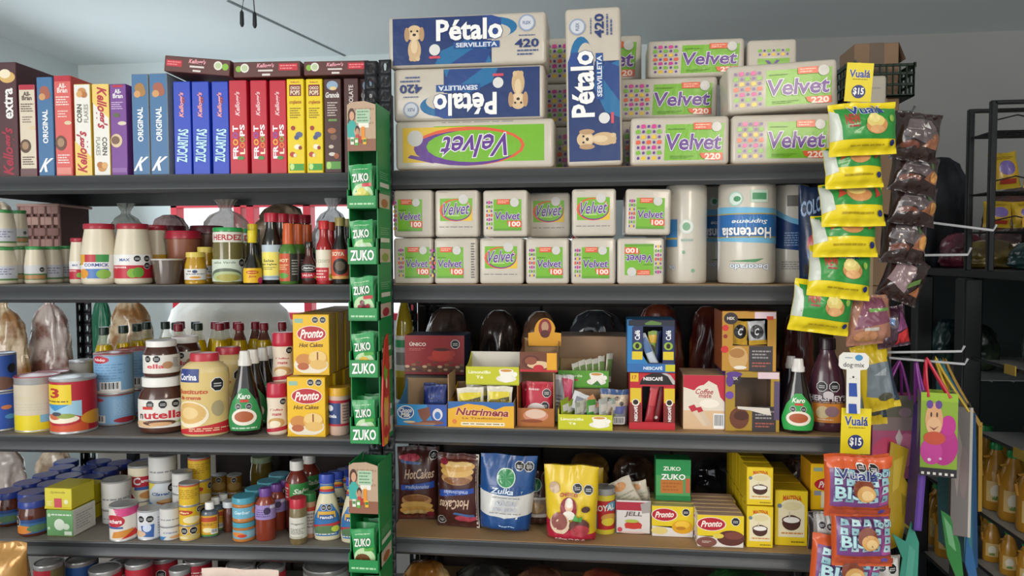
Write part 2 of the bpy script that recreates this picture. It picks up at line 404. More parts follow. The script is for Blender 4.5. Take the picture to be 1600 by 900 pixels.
def open_box(name, label, cat, U, x0, x1, yfront, zb, d, dep, hback, col, layers=(), group=None, inner=KRAFT, hside=None, rot=0, side=None, flapl=0, thick=.0022):
    """carton display tray: printed low front, higher back, floor"""
    X0, X1, zt = U.frame(x0, x1, yfront, zb, d); w = X1 - X0; hf = zt - zb; hs = hside or hf; mb = MB(); m = PR(col); s = PR(side or col)
    mb.rbox(-w / 2, w / 2, 0, thick, 0, hf, inner, .0004, 1, {'-y': m})
    mb.rbox(-w / 2, w / 2, dep - thick, dep, 0, hback, inner, .0004, 1, {'+y': s})
    mb.rbox(-w / 2, w / 2, 0, dep, 0, thick, inner, .0004)
    for sx in (-1, 1):
        x = sx * (w / 2 - thick / 2); n = 7
        poly = [(0, 0), (dep, 0), (dep, hback)] + [(dep * (1 - i / n), hs + (hback - hs) * (1 - i / n) ** 2.2) for i in range(1, n + 1)]
        mb.prismx(poly, x - thick / 2, x + thick / 2, s if sx < 0 else inner)
    if flapl: mb.rbox(-w / 2, -w / 2 + thick, 0, dep * .7, hs, hs + flapl, inner, .0004)
    if layers: decal(mb, layers, lambda u, v, o: ((u - .5) * w, -o, v * hf), w / hf)
    o = tag(mb.build(name), label, cat, group); put(o, U, (X0 + X1) / 2, d, zb, rot); return o, w, hf
def window_box(name, label, cat, U, x0, x1, yt, zb, d, dep, col, hole, layers, group=None, side=None, inner='#2a1d18'):
    X0, X1, zt = U.frame(x0, x1, yt, zb, d); w = X1 - X0 - .0006; h = zt - zb - .0006; mb = MB(); t = .0018; m = PR(col); s = PR(side or col); I = PR(inner)
    a, b, c, e = hole; xa, xb, za, ze = (a - .5) * w, (c - .5) * w, b * h, e * h
    for q in ((-w / 2, xa, 0, h), (xb, w / 2, 0, h), (xa, xb, 0, za), (xa, xb, ze, h)):
        mb.rbox(q[0], q[1], 0, t, q[2], q[3], m, 0, 1, {'+y': I})
    mb.rbox(-w / 2, w / 2, dep - t, dep, 0, h, I, .0004, 1, {'+y': s}); mb.rbox(-w / 2, w / 2, 0, dep, 0, t, I, .0004, 1, {'-z': s}); mb.rbox(-w / 2, w / 2, 0, dep, h - t, h, I, .0004, 1, {'+z': s})
    mb.rbox(-w / 2, -w / 2 + t, 0, dep, 0, h, I, .0004, 1, {'-x': s}); mb.rbox(w / 2 - t, w / 2, 0, dep, 0, h, I, .0004, 1, {'+x': s})
    decal(mb, layers, lambda u, v, o: ((u - .5) * w, -o, v * h), w / h)
    o = tag(mb.build(name), label, cat, group); put(o, U, (X0 + X1) / 2, d, zb); return o, zb + h + .0006, w, h
def blob_bag(name, lab, cat, U, x0, x1, yt, yb, d, mat, seed, group=None, sy=.5, neck=True, zb=None, zs=1., amp=.09, tie=None):
    """soft filled bag: lumpy body gathered into a ruffled neck"""
    p = U.at((x0 + x1) / 2, yb, d); zb = p.z if zb is None else zb; X0, X1, zt = U.frame(x0, x1, yt, zb, d); w, h = X1 - X0, zt - zb
    prof = [(0, 0), (.55, .0), (.8, .03), (.95, .12), (1, .28), (.98, .45), (.92, .6), (.78, .72), (.5, .81), (.22, .86), (.2, .89), (.3, .94), (.42, 1), (.3, .985), (0, .93)] if neck else [(0, 0), (.6, 0), (.86, .04), (.98, .16), (1, .38), (.96, .6), (.84, .8), (.62, .93), (.3, .99), (0, 1)]
    mb = MB(); seg = 56; n = len(prof); vs = []; fs = []; o = seed * 3.7
    pr2 = []
    for (r0, z0), (r1, z1) in zip(prof, prof[1:]): pr2 += [(r0 + (r1 - r0) * q / 4, z0 + (z1 - z0) * q / 4) for q in range(4)]
    pr2.append(prof[-1])
    for r, z in pr2:
        for k in range(seg):
            a = 2 * math.pi * k / seg; c, s_ = math.cos(a), math.sin(a)
            q = 1 + amp * 2.4 * noise.noise((c * 1.6 + o, s_ * 1.6, z * 3.2)) + amp * noise.noise((c * 4 + o, s_ * 4, z * 8))
            q -= amp * .9 * max(0, 1 - 5 * abs(noise.noise((c * 2.6 + o, s_ * 2.6, z * 4.5 + o)))) + amp * .35 * abs(noise.noise((c * 9, s_ * 9 + o, z * 13)))
            if neck: q += math.exp(-((z - .86) / .13) ** 2) * .11 * math.sin(a * 11 + 3 * noise.noise((z * 3, o, 1.)))
            q = min(q, 1.18); vs.append((r * q * c * w / 2, r * q * s_ * w / 2 * sy, z * h))
    m_ = len(pr2)
    for i in range(m_ - 1):
        for k in range(seg): k2 = (k + 1) % seg; fs.append((i * seg + k, i * seg + k2, (i + 1) * seg + k2, (i + 1) * seg + k))
    mb.add(vs, fs, mat); o_ = tag(mb.build(name, angle=75), lab, cat, group)
    if neck and tie:
        t = MB(); t.lathe([(.2 * w / 2 * 1.25, .865 * h), (.2 * w / 2 * 1.35, .875 * h), (.2 * w / 2 * 1.25, .885 * h)], tie, 16, 1, sy * 1.1); t.build('tie', o_)
    put(o_, U, (X0 + X1) / 2, d, zb); return o_
ORD = ['first', 'second', 'third', 'fourth', 'fifth', 'sixth', 'seventh', 'eighth', 'ninth', 'tenth', 'eleventh', 'twelfth', 'thirteenth', 'fourteenth', 'fifteenth', 'sixteenth', 'seventeenth', 'eighteenth', 'nineteenth', 'twentieth']
# ================================================================== THE ROOM
WALLM = M('#d3dee0', .85, bump=.25, bscale=14, var=.07, vscale=2.2)
CEILM = M('#dde6e8', .85, bump=.2, bscale=10, var=.06, vscale=1.6)
DIMWALL = M('#a2a3a2', .85, bump=.2, bscale=14, var=.08, vscale=2.)  # darkened copy of the wall paint: light falloff to the right put into colour
YB = 3.7                                                     # back wall
dB = YB - D0
xL = RU.at(122, 110, dB).x; zC = RU.at(800, 77, dB).z; xR = 3.1; YF = -3.2
mb = MB(); mb.rbox(xL - .1, xR + .1, YF, YB + .1, -.1, 0, M('#b5b0aa', .5, bump=.1, var=.12, vscale=3), 0); struct('floor', mb)
mb = MB(); mb.rbox(xL - .1, xR + .1, YF, YB + .1, zC, zC + .1, CEILM, 0); struct('ceiling', mb)
mb = MB(); mb.rbox(xL - .1, xL, -.9, YB, 0, zC, WALLM, 0); struct('wall_left', mb)
mb = MB(); mb.rbox(xR, xR + .1, YF, YB, 0, zC, DIMWALL, 0); struct('wall_right', mb)
# back wall, built around the long opening seen between the shelves
wx0 = RU.at(268, 330, dB).x; wx1 = RU.at(905, 400, dB).x; wz0 = RU.at(600, 500, dB).z; wz1 = RU.at(600, 312, dB).z
xM = RU.at(1010, 300, dB).x
mb = MB()
for a, b, c, e in ((xL - .1, wx0, 0, zC), (wx1, xM, 0, zC), (wx0, wx1, 0, wz0), (wx0, wx1, wz1, zC)): mb.rbox(a, b, YB, YB + .1, c, e, WALLM, 0)
mb.rbox(xM, xR, YB, YB + .1, 0, zC, DIMWALL, 0); struct('wall_back', mb)
mb = MB(); red = PL('#d2283c'); t = .035
mb.rbox(wx0, wx0 + t, YB - .01, YB + .06, wz0, wz1, red); mb.rbox(wx1 - t, wx1, YB - .01, YB + .06, wz0, wz1, red)
mb.rbox(wx0, wx1, YB - .01, YB + .06, wz1 - .03, wz1, red); mb.rbox(wx0, wx1, YB - .01, YB + .06, wz0, wz0 + t, red)
for px in (372, 392, 480, 640, 760): x = RU.at(px, 340, dB).x; mb.rbox(x - .02, x + .02, YB - .01, YB + .06, wz0, wz1, red)
w1 = struct('window_1', mb)
mb = MB(); a = RU.atz(355, 0, zC); b = RU.atz(552, 97, zC)
dv = (b - a).normalized(); n = Vector((-dv.y, dv.x, 0)) * .006
mb.add([(*(RU.world((a - n).x, (a - n).y, zC - .004)),), (*(RU.world((a + n).x, (a + n).y, zC - .004)),), (*(RU.world((b + n).x, min(dB, (b + n).y), zC - .004)),), (*(RU.world((b - n).x, min(dB, (b - n).y), zC - .004)),)], [(0, 1, 2, 3)], M('#6f7a7d', .8)); struct('trim_1', mb)
for i, (px, yb, lab) in enumerate(((378, 25, 'left of two short loose wires hanging from the ceiling above brown boxes'), (398, 27, 'right of two short loose wires hanging from the ceiling above brown boxes'))):
    q = RU.atz(px, -30, zC); w = RU.world(q.x, q.y, zC); zb = RU.at(px, yb, q.y).z; mb = MB()
    mb.tube([(0, 0, 0), (.006 * (1 - 2 * i), 0, (zb - zC) * .5), (-.003, 0, zb - zC + .02)], .0022, M('#4a4f52', .6), 6)
    o = tag(mb.build('loose_wire'), lab, 'wire', 'loose ceiling wires'); o.location = w
    mb = MB(); mb.lathe([(.003, .02), (.007, .014), (.008, -.03), (.004, -.04), (0, -.04)], M('#2c3032', .5), 10); c = mb.build('connector', o); c.location = (-.003, 0, zb - zC)

# ================================================================== SHELVING UNITS
zL = [LU.at(510, 269.3, 0).z, LU.at(510, 444.5, 0).z, LU.at(300, 683, 0).z, LU.at(300, 849, 0).z, LU.at(300, 1010, 0).z]
zR = [RU.at(640, 265, 0).z, RU.at(640, 444, 0).z, RU.at(640, 665.5, 0).z, RU.at(640, 839, 0).z, RU.at(640, 1004, 0).z]
SD = .45
lx0, lx1 = -1.06, LU.at(593, 450, 0).x; rx0, rx1 = RU.at(597, 450, 0).x, RU.at(1351, 450, 0).x
LIP = [(0, 0), (-.001, -.003), (0, -.0055), (.0065, -.0165), (.005, -.0185), (-.0035, -.0315), (-.0035, -.034), (.005, -.042), (.007, -.043), (.009, -.043), (.009, -.002), (.03, -.002), (.03, 0)]
def post(parent, x, d, sx, sy, ztop, w=.029):
    mb = MB(); p = .033; n = int(ztop / p); hw, hh = .0036, .0085
    for face in (0, 1):
        pt = (lambda u, z: (x + sx * u, d, z)) if face == 0 else (lambda u, z: (x, d + sy * u, z))
        for k in range(n):
            z0 = ztop - (k + 1) * p; z1 = z0 + p; c = (z0 + z1) / 2; m = w / 2
            V = [(0, z0), (w, z0), (w, z1), (0, z1), (m - hw * .6, c - hh), (m + hw * .6, c - hh), (m + hw, c + hh * .3), (m + hw * .7, c + hh), (m - hw * .7, c + hh), (m - hw, c + hh * .3)]
            mb.add([pt(*v) for v in V], [(0, 1, 5, 4), (1, 2, 7, 6, 5), (2, 3, 8, 7), (3, 0, 4, 9, 8)], POST)
    o = mb.build('post', parent); md = o.modifiers.new('thickness', 'SOLIDIFY'); md.thickness = .0018; md.offset = 0
    return o
def unit(U, x0, x1, zs, label, ztop, board, zt=None, sg=1):
    root = empty('shelving_unit', label, 'shelving', 'black slotted steel shelving units'); put(root, U, 0, 0, 0)
    LIP_ = [(y, h - .0012) for y, h in LIP]
    for i, z in enumerate(zs):
        z -= .0006
        mb = MB(); mb.prismx([(y, z + h) for y, h in LIP_], x0 + .003, x1 - .003, STEEL)
        mb.prismx([(SD - y, z + h) for y, h in LIP_][::-1], x0 + .003, x1 - .003, STEEL)
        mb.rbox(x0 + .003, x1 - .003, .008, SD - .008, z - .006, z - .0035, STEEL, 0)
        for x in (x0 + .003, x1 - .006): mb.rbox(x, x + .003, .008, SD - .008, z - .042, z - .003, STEEL, 0)
        s = mb.build('shelf', root)
        mb = MB(); mb.rbox(x0 + .004, x1 - .004, .003, SD - .003, z - .003, z, board, .0005); mb.build('board', s)
    for x, sx in ((x0, 1), (x1, -1)):
        for d, sy in ((-.004, 1), (SD + .004, -1)): post(root, x, d, sx, sy, ztop if sx == sg else zt or ztop)
    return root
MDF = M('#a88861', .6, var=.1, vscale=6, bump=.05, bscale=120); GMDF = M('#7d766f', .55, var=.1, vscale=6)
unit(LU, lx0, lx1, zL, 'left black slotted steel shelving unit holding cereal, jars, cans and bottles', LU.at(585, 96, 0).z, GMDF)
unit(RU, rx0, rx1, zR, 'right black slotted steel shelving unit holding napkin packs and drink mixes', RU.at(605, 94, 0).z, MDF, RU.at(1340, 170, 0).z)
# ================================================================== LEFT UNIT, TOP SHELF: cereal cartons
S1, S2, S3, S4, S5 = zL
KP = '#e9a3ad'
def kblue(fl): return [('e', .5, .86, .3, .05, fl), ('e', .62, .82, .25, .045, fl), ('e', .35, .8, .2, .035, '#cf9a62'), ('t', 'ORIGINAL', .5, .5, .34, .34, '#f2f4f6', dict(rot=90, b=.03)), ('t', 'K', .5, .11, .75, .14, '#f4f4f4', dict(sh=.45, b=.05, sk=.25))]
def bran(t, l, dk): return [('r', .05, .945, .95, 1, '#b3243e'), ('t', 'All-', .5, .9, .45, .05, t, dict(b=.03)), ('t', 'Bran', .5, .855, .6, .05, t, dict(b=.03)), ('l', .12, .7, .88, .8, 4, t), ('l', .2, .58, .8, .66, 3, l), ('e', .78, .53, .21, .02, '#d9c8a2'), ('e', .34, .33, .33, .075, dk), ('e', .34, .335, .2, .045, '#a58566'), ('l', .15, .12, .85, .22, 4, t)]
SPL = [(0, 1), (1, 1), (1, .33), (0, .5)]
BX = .19
GC = 'cereal boxes standing on the top shelf'
carton('cereal_box', 'tall dark brown box at the far left with sideways extra in white letters', 'cereal box', LU, -8, 28, 96, S1, .012, BX, '#4f2c31', [('e', .6, .87, .35, .05, '#d7b06a'), ('e', .5, .9, .25, .04, '#efe3c8'), ('t', 'extra', .62, .64, .42, .27, '#eceaea', dict(rot=90, b=.04)), ('t', "Kellogg's", .6, .22, .62, .42, '#a3263f', dict(rot=90, sh=.3, b=.03))], group=GC)
carton('cereal_box', 'beige cereal box with brown lower band, between brown and blue boxes', 'cereal box', LU, 30, 57, 131, S1, .012, BX, '#d9cdb8', bran('#5c4a44', '#8a7a70', '#5b4334') + [('r', 0, 0, 1, .085, '#6d4f52')], side='#8b2f45', group=GC)
carton('cereal_box', 'leftmost blue cereal box with white vertical word, next to a coral box', 'cereal box', LU, 58, 84, 119, S1, .01, BX, '#41719f', kblue('#a55c46'), group=GC)
carton('cereal_box', 'coral red cereal box with small white print', 'cereal box', LU, 85, 113, 117, S1, .014, BX, '#d9615c', bran('#f6e6e0', '#f2d2c8', '#6a4436') + [('r', .05, .945, .95, 1, '#b81f36'), ('r', .08, .015, .92, .085, '#e08a80')], side='#c94c49', group=GC)
cfl = [('p', [(0, 0), (1, 0), (1, .2), (0, .38)], '#e9c96b'), ('t', "Kellogg's", .5, .26, .78, .46, '#b11f38', dict(rot=90, sh=.35, b=.03)), ('t', 'CORN', .32, .68, .3, .2, '#4a4a3c', dict(rot=90, b=.04)), ('t', 'FLAKES', .72, .68, .26, .2, '#8b8b7c', dict(rot=90)), ('e', .5, .92, .25, .04, '#c58a4b'), ('e', .62, .885, .2, .035, '#b57038'), ('e', .35, .89, .18, .035, '#d7a565')]
carton('cereal_box', 'white and yellow cereal box upright with red script reading upwards', 'cereal box', LU, 116, 143, 130, S1, .012, BX, '#e7e5de', cfl, side='#d7b84a', group=GC)
carton('cereal_box', 'white and yellow cereal box turned upside down, red script at the top', 'cereal box', LU, 145, 172, 130, S1, .012, BX, '#e7e5de', cfl, side='#d7b84a', group=GC, lrot=180)
carton('cereal_box', 'purple cereal box with pale spoon picture and small white print', 'cereal box', LU, 172, 199, 130, S1, .012, BX, '#743e92', [('r', .2, .965, .8, .99, '#b81f36'), ('t', 'All-', .5, .92, .4, .05, '#eee', dict(b=.03)), ('t', 'Bran', .5, .87, .6, .05, '#eee', dict(b=.03)), ('l', .1, .72, .8, .81, 4, '#cdb6dc'), ('e', .4, .66, .2, .025, '#55603c'), ('e', .72, .57, .26, .022, '#d6cbb6'), ('e', .36, .38, .35, .075, '#d8c19a'), ('e', .3, .385, .26, .045, '#7a5746'), ('r', .05, .03, .95, .08, '#8d62a5')], side='#6a3686', group=GC)
for i, (a, b, y) in enumerate(((206, 233, 114), (234, 263, 113))):
    carton('cereal_box', ['blue cereal box with white vertical word, standing beside the purple box', 'blue cereal box with pale grey side, standing beside the royal blue boxes'][i], 'cereal box', LU, a, b, y, S1, .01, BX, '#41719f', kblue(('#a87a3e', '#a55c46')[i]), side='#9aa4ac', group=GC)
zuc = [('t', "Kellogg's", .5, .75, .34, .27, KP, dict(rot=90, sh=.3, b=.035, ol=('#8d2440', .03))), ('t', 'ZUCARITAS', .5, .31, .62, .36, '#bfe6f2', dict(rot=90, b=.05, ol=('#1d3d8a', .05), sh=.1, rise=-.2))]
ZC = ['royal blue cereal box beside the pale blue boxes, first of three', 'royal blue cereal box in the middle of its three', 'royal blue cereal box touching the first red box']
for i, (a, b) in enumerate(((271, 299), (300, 328), (331, 358))): carton('cereal_box', ZC[i], 'cereal box', LU, a, b, 126, S1, .014, BX, '#2546bd', zuc, group=GC, rot=(0, .4, 0)[i])
fl = [('t', "Kellogg's", .5, .75, .34, .26, '#eac3c8', dict(rot=90, sh=.3, b=.03))] + letters('FROOT', ['#f4f4f4', '#f4f4f4', '#f2b632', '#8a4fb0', '#f4f4f4'], .33, .34, .3, .36, 90, b=.06) + letters('LOOPS', ['#f0e6c8', '#e9882f', '#7fb53c', '#f4f4f4', '#f4f4f4'], .72, .37, .28, .32, 90, b=.06) + [('e', .62, .17, .2, .02, '#3f8a3a')]
for i, (a, b) in enumerate(((358, 387), (391, 418), (421, 448))): carton('cereal_box', ['red cereal box next to the royal blue boxes', 'red cereal box in the middle of its three', 'red cereal box next to the yellow boxes'][i], 'cereal box', LU, a, b, 124, S1, .014, BX, '#bf1e35', fl, group=GC)
pop = [('t', "Kellogg's", .5, .965, .5, .02, '#b11f38', dict(b=.03)), ('r', .16, .82, .84, .94, '#7c2430'), ('t', 'CHOCO', .5, .905, .55, .035, '#efe0c0', dict(b=.06)), ('t', 'POPS', .5, .855, .55, .05, '#efe0c0', dict(b=.06)), ('t', 'crujiente', .5, .75, .7, .05, '#b87514', dict(sh=.3, b=.04)), ('l', .18, .58, .82, .7, 5, '#8a6f10'), ('e', .35, .48, .13, .025, '#a0342c'), ('e', .7, .41, .2, .03, '#55608c'), ('e', .55, .38, .14, .025, '#46507e'), ('e', .6, .28, .2, .028, '#efe6cc'), ('e', .75, .27, .1, .02, '#8e2a24'), ('e', .3, .2, .16, .028, '#b3392d'), ('e', .45, .19, .1, .02, '#e6dcb8'), ('r', .12, .03, .95, .1, '#3f9a3a'), ('e', .27, .07, .13, .035, '#bfe08a')]
for i, (a, b) in enumerate(((448, 476), (478, 505))): carton('cereal_box', ['yellow cereal box next to the red boxes', 'yellow cereal box next to the dark brown boxes'][i], 'cereal box', LU, a, b, 122, S1, .012, BX, '#e6cb15', pop, group=GC)
chk = [('e', .5, .93, .33, .05, '#8fa9c2'), ('e', .55, .9, .2, .02, '#e0c48e'), ('t', 'Granola', .5, .83, .8, .06, '#e6e0dc', dict(sh=.2, b=.03)), ('l', .2, .6, .8, .76, 6, '#cbbdb5'), ('r', .25, .55, .75, .575, '#6a8f4a'), ('e', .45, .45, .25, .03, '#a9663f'), ('e', .55, .38, .2, .03, '#7a5a4a'), ('e', .4, .28, .15, .02, '#c9b9a8'), ('e', .45, .2, .2, .02, '#d8cfc6'), ('e', .7, .18, .15, .03, '#a85b34'), ('r', .1, .04, .95, .12, '#5d9a45'), ('e', .25, .08, .14, .04, '#a8d070')]
carton('cereal_box', 'dark brown cereal box with white script, next to the yellow boxes', 'cereal box', LU, 506, 534, 122, S1, .012, BX, '#4a2a28', chk, group=GC)
carton('cereal_box', 'dark brown cereal box with sideways white text, partly behind the sachet strip', 'cereal box', LU, 537, 561, 121, S1, .014, BX, '#4c2a2a', [('t', 'CHOCOLATE', .5, .75, .3, .36, '#dcd5d0', dict(rot=90)), ('t', 'cereal', .5, .3, .3, .3, '#c9b9a8', dict(rot=90, sh=.3))], group=GC)
carton('cereal_box', 'rightmost dark brown cereal box with pale blue mark, behind the shelf post', 'cereal box', LU, 562, 588, 122, S1, .03, BX, '#4a2a28', chk, group=GC)
lay = [('r', .03, .35, .27, .75, '#c32a3a'), ('l', .05, .4, .25, .7, 2, '#e88a90'), ('t', "Kellogg's", .5, .72, .26, .36, KP, dict(sh=.3, b=.04)), ('r', .39, .36, .61, .48, '#d8d0cc'), ('r', .44, .1, .56, .22, '#d8d0cc'), ('c', .82, .6, .065, '#e4e2d8'), ('c', .82, .6, .045, '#b9c9a0'), ('c', .93, .55, .05, '#86b440')]
zt1 = LU.at(400, 123, .014).z + .0009
mir = [('c', .08, .55, .045, '#86b440'), ('c', .17, .6, .065, '#e4e2d8'), ('c', .17, .6, .045, '#b9c9a0'), ('t', "Kellogg's", .48, .72, .26, .36, KP, dict(sh=.3, b=.04)), ('r', .37, .36, .59, .48, '#d8d0cc'), ('r', .43, .08, .55, .22, '#d8d0cc'), ('r', .68, .4, .96, .85, '#c32a3a'), ('l', .7, .45, .94, .8, 2, '#e88a90')]
o, _ = carton('cereal_box', 'brown box lying tilted across the royal blue boxes', 'cereal box', LU, 255, 359, 94, zt1 + .003, .0, .2, '#5c332f', lay, group='brown cereal boxes lying on top', roll=5.5)
o.location.z += .0075
carton('cereal_box', 'brown box lying flat on the red boxes, middle of the three lying flat', 'cereal box', LU, 364, 470, 95, zt1 + .0006, .006, .2, '#5c332f', mir, group='brown cereal boxes lying on top')
carton('cereal_box', 'brown box lying flat beside the shelf post, on the yellow and brown boxes', 'cereal box', LU, 474, 577, 94, zt1 + .0022, .006, .2, '#5c332f', mir, group='brown cereal boxes lying on top')

# ================================================================== LEFT UNIT, SECOND SHELF: jars and sauces
MAYO = PL('#ddd3bd'); REDL = PL('#a72c3d'); GRNL = PL('#3f9150')
G2 = 'mayonnaise jars on the second shelf'
MJ = [(0, 0), (.88, 0), (.97, .02), (1, .05), (1, .5), (.985, .54), (.9, .72), (.8, .88), (.79, .915)]
def mayo(lab, x0, x1, yt, d, L, lidm=REDL, zb=None, hz=None, sp=150, grp=G2):
    return vessel('mayonnaise_jar', lab, 'jar', LU, x0, x1, yt, S2 if zb is None else zb, d, [('body', MAYO, MJ), ('lid', lidm, [(.82, .91), (.85, .92), (.85, .985), (.81, 1), (0, 1)])], dict(z=(.1, .49), span=sp, L=L), grp, hz=hz)
lime = [('r', 0, 0, 1, 1, '#e6e4e2'), ('t', 'MAX', .35, .78, .22, .12, '#3a5c9c', dict(b=.03)), ('r', 0, 0, 1, .55, '#b9243a'), ('t', 'mayonesa', .22, .45, .34, .1, '#f3e3e0', dict(b=.02)), ('c', .5, .22, .1, '#7fae3a'), ('c', .62, .25, .11, '#5f9a35'), ('o', .6, .83, .07), ('o', .8, .83, .07), ('o', .8, .53, .07)]
corm = [('r', 0, 0, 1, 1, '#e6e4e2'), ('p', [(0, 1), (.3, 1), (.25, .6), (0, .55)], '#d9a23a'), ('p', [(.2, 1), (.5, 1), (.45, .55), (.2, .6)], '#b8323a'), ('p', [(.45, 1), (.72, 1), (.7, .55), (.45, .55)], '#3f8f4a'), ('p', [(.2, .4), (.7, .4), (.7, 0), (.25, 0)], '#4c79b8'), ('e', .6, .18, .15, .2, '#88b24a'), ('e', .15, .2, .14, .2, '#dd9636'), ('r', .16, .45, .74, .68, '#e8e8ee'), ('t', 'CORMICK', .45, .565, .52, .14, '#27408c', dict(b=.05)), ('p', [(.82, .45), (1, .6), (1, 0), (.82, 0)], '#b9243a')]
mayo('large mayonnaise jar with colourful striped label and red lid', 131, 181, 350, .05, corm)
mayo('large mayonnaise jar with limes and black seals on a red label', 181, 234, 350, .05, lime)
mayo('small mayonnaise jar with red lid left of the two large ones', 111, 139, 372, .09, lime)
mayo('mayonnaise jar with yellow label edge behind the lime label jar', 226, 264, 352, .14, [('r', 0, 0, 1, 1, '#cfc9bd'), ('r', 0, .7, 1, 1, '#c79a2e')])
mayo('mayonnaise jar standing behind the two large ones, mostly hidden', 186, 226, 351, .19, lime)
mg = [('r', 0, 0, 1, 1, '#c9ccd6'), ('l', .15, .35, .85, .85, 3, '#8388a4'), ('r', 0, 0, 1, .12, '#57854a')]
mo = [('r', 0, 0, 1, 1, '#cfd0d2'), ('r', 0, 0, 1, .42, '#4d8352'), ('r', .1, .05, .9, .32, '#b98a5c'), ('o', .75, .7, .1)]
GJ = 'green lidded jars at the left of the second shelf'
o1, zt = mayo('green lidded jar in the front corner with pale violet label', -14, 23, 386, .06, mg, GRNL, grp=GJ)
mayo('green lidded jar stacked on top at the left edge', -16, 21, 328, .06, mg, GRNL, zb=zt + .0005, grp=GJ)
o2, zt2 = mayo('green lidded jar with orange band, half hidden behind its neighbours', 22, 46, 385, .15, mo, GRNL, grp=GJ)
mayo('narrow green lidded jar stacked in the second column', 22, 41, 329, .15, mo, GRNL, zb=zt2 + .0005, grp=GJ)
mayo('green lidded jar with brown band facing front, third from the left', 41, 70, 385, .1, mo, GRNL, grp=GJ)
mayo('green lidded jar with plain pale label, fourth from the left', 66, 96, 385, .13, mg, GRNL, grp=GJ)
mayo('rightmost green lidded jar in shadow beside the rack post', 92, 115, 384, .2, mg, GRNL, grp=GJ)
TUB = [(0, 0), (.78, 0), (.82, .02), (.97, .8), (.97, .84)]
for a, b, y, d, lb, cl, lc in ((262, 312, 361, .13, 'brown paste tub with dark red lid behind the tapered cup', '#8a5540', '#a52438'), (300, 348, 353, .22, 'brown paste tub with maroon lid behind the mustard jars', '#6b4436', '#54202a'), (246, 290, 353, .24, 'maroon lidded tub behind the mayonnaise jars', '#6b4436', '#54202a')):
    vessel('paste_tub', lb, 'tub', LU, a, b, y, S2, d, [('body', PL(cl), TUB), ('lid', PL(lc), [(.97, .84), (1.04, .85), (1.04, .9), (1, .93), (1, .985), (.97, 1), (0, 1)])], group='brown paste tubs')
vessel('paste_cup', 'tapered clear cup of dark brown paste with pale rim', 'cup', LU, 239, 285, 404, S2, .04, [('body', M('#5f5148', .12, coat=.5), [(0, 0), (.7, 0), (.74, .02), (.93, .9), (.93, .93)]), ('lid', PL('#b9b2aa'), [(.93, .93), (1, .935), (1, .985), (.97, 1), (0, 1)])], sy=1)
MUS = [(0, 0), (.92, 0), (1, .03), (1, .1), (.96, .12), (1, .14), (1, .5), (.96, .62), (.8, .78), (.78, .84)]
mus = [('t', 'M', .3, .78, .12, .14, '#2a2a30', dict(b=.03)), ('e', .5, .75, .09, .14, '#33466e'), ('l', .15, .45, .85, .6, 1, '#5a5a60'), ('e', .5, .22, .2, .1, '#d8941f')]
for a, b, y, d, lb in ((290, 321, 394, .04, 'small yellow mustard jar in front, white label'), (308, 337, 386, .1, 'small yellow mustard jar behind the front mustard jar')):
    vessel('mustard_jar', lb, 'jar', LU, a, b, y, S2, d, [('body', M('#b98f1e', .2, coat=.4), MUS), ('lid', PL('#d6c05a'), lidp(.84, .86))], dict(z=(.14, .48), span=150, col='#dcdbd6', L=mus), 'mustard jars')
hz_ = [('r', 0, 0, 1, 1, '#cdd8c8'), ('t', 'salsa Verde', .42, .86, .5, .1, '#5d7464', dict(sh=.2)), ('o', .83, .84, .09), ('e', .45, .3, .36, .3, '#5d6a5c'), ('e', .47, .22, .34, .24, '#aebd8c'), ('e', .5, .18, .26, .16, '#a7a04e')]
hb = [('r', 0, 0, 1, 1, '#dcdcd2'), ('t', 'HERDEZ', .5, .48, .62, .56, '#b22a3c', dict(b=.06))]
HJ = [(0, 0), (.9, 0), (.98, .02), (1, .05), (1, .44), (.97, .48), (.97, .7), (.93, .74), (.93, .93)]
for a, b, y, d, lb in ((334, 380, 356, .045, 'large green sauce jar with white and green labels, in front'), (362, 406, 358, .17, 'large green sauce jar half hidden behind the front one')):
    vessel('green_sauce_jar', lb, 'jar', LU, a, b, y, S2, d, [('body', M('#6b6338', .15, coat=.5), HJ), ('lid', PL('#2f9a52'), lidp(.93, .95))], [dict(z=(.05, .44), span=170, L=hz_), dict(z=(.74, .92), span=200, L=hb, name='neck_label')], 'green sauce jars')
BLK = M('#1b1715', .12, coat=.6)
MAG = [(0, 0), (.9, 0), (1, .03), (1, .26), (.9, .34), (.6, .46), (.45, .56), (.4, .68), (.38, .78)]
mag = [('r', 0, 0, 1, 1, '#e2b41c'), ('e', .5, .72, .25, .12, '#b5271f'), ('t', 'MAGGI', .5, .72, .36, .1, '#f2d24a', dict(b=.05)), ('t', 'Jugo', .5, .42, .3, .18, '#b5271f', dict(sh=.2, b=.03)), ('c', .85, .15, .14, '#d23a6e')]
for a, b, y, d, lb in ((381, 408, 360, .026, 'black seasoning bottle with yellow cap and yellow label, in front'), (381, 410, 350, .1, 'black seasoning bottle with yellow cap behind the front one')):
    vessel('seasoning_bottle', lb, 'bottle', LU, a, b, y, S2, d, [('body', BLK, MAG), ('cap', PL('#dcc62a'), [(.46, .77), (.5, .78), (.5, .985), (.46, 1), (0, 1)])], dict(z=(.03, .3), span=160, L=mag), 'black seasoning bottles')
ENG = [(0, 0), (.93, 0), (1, .02), (1, .56), (.92, .64), (.68, .74), (.62, .8), (.6, .87)]
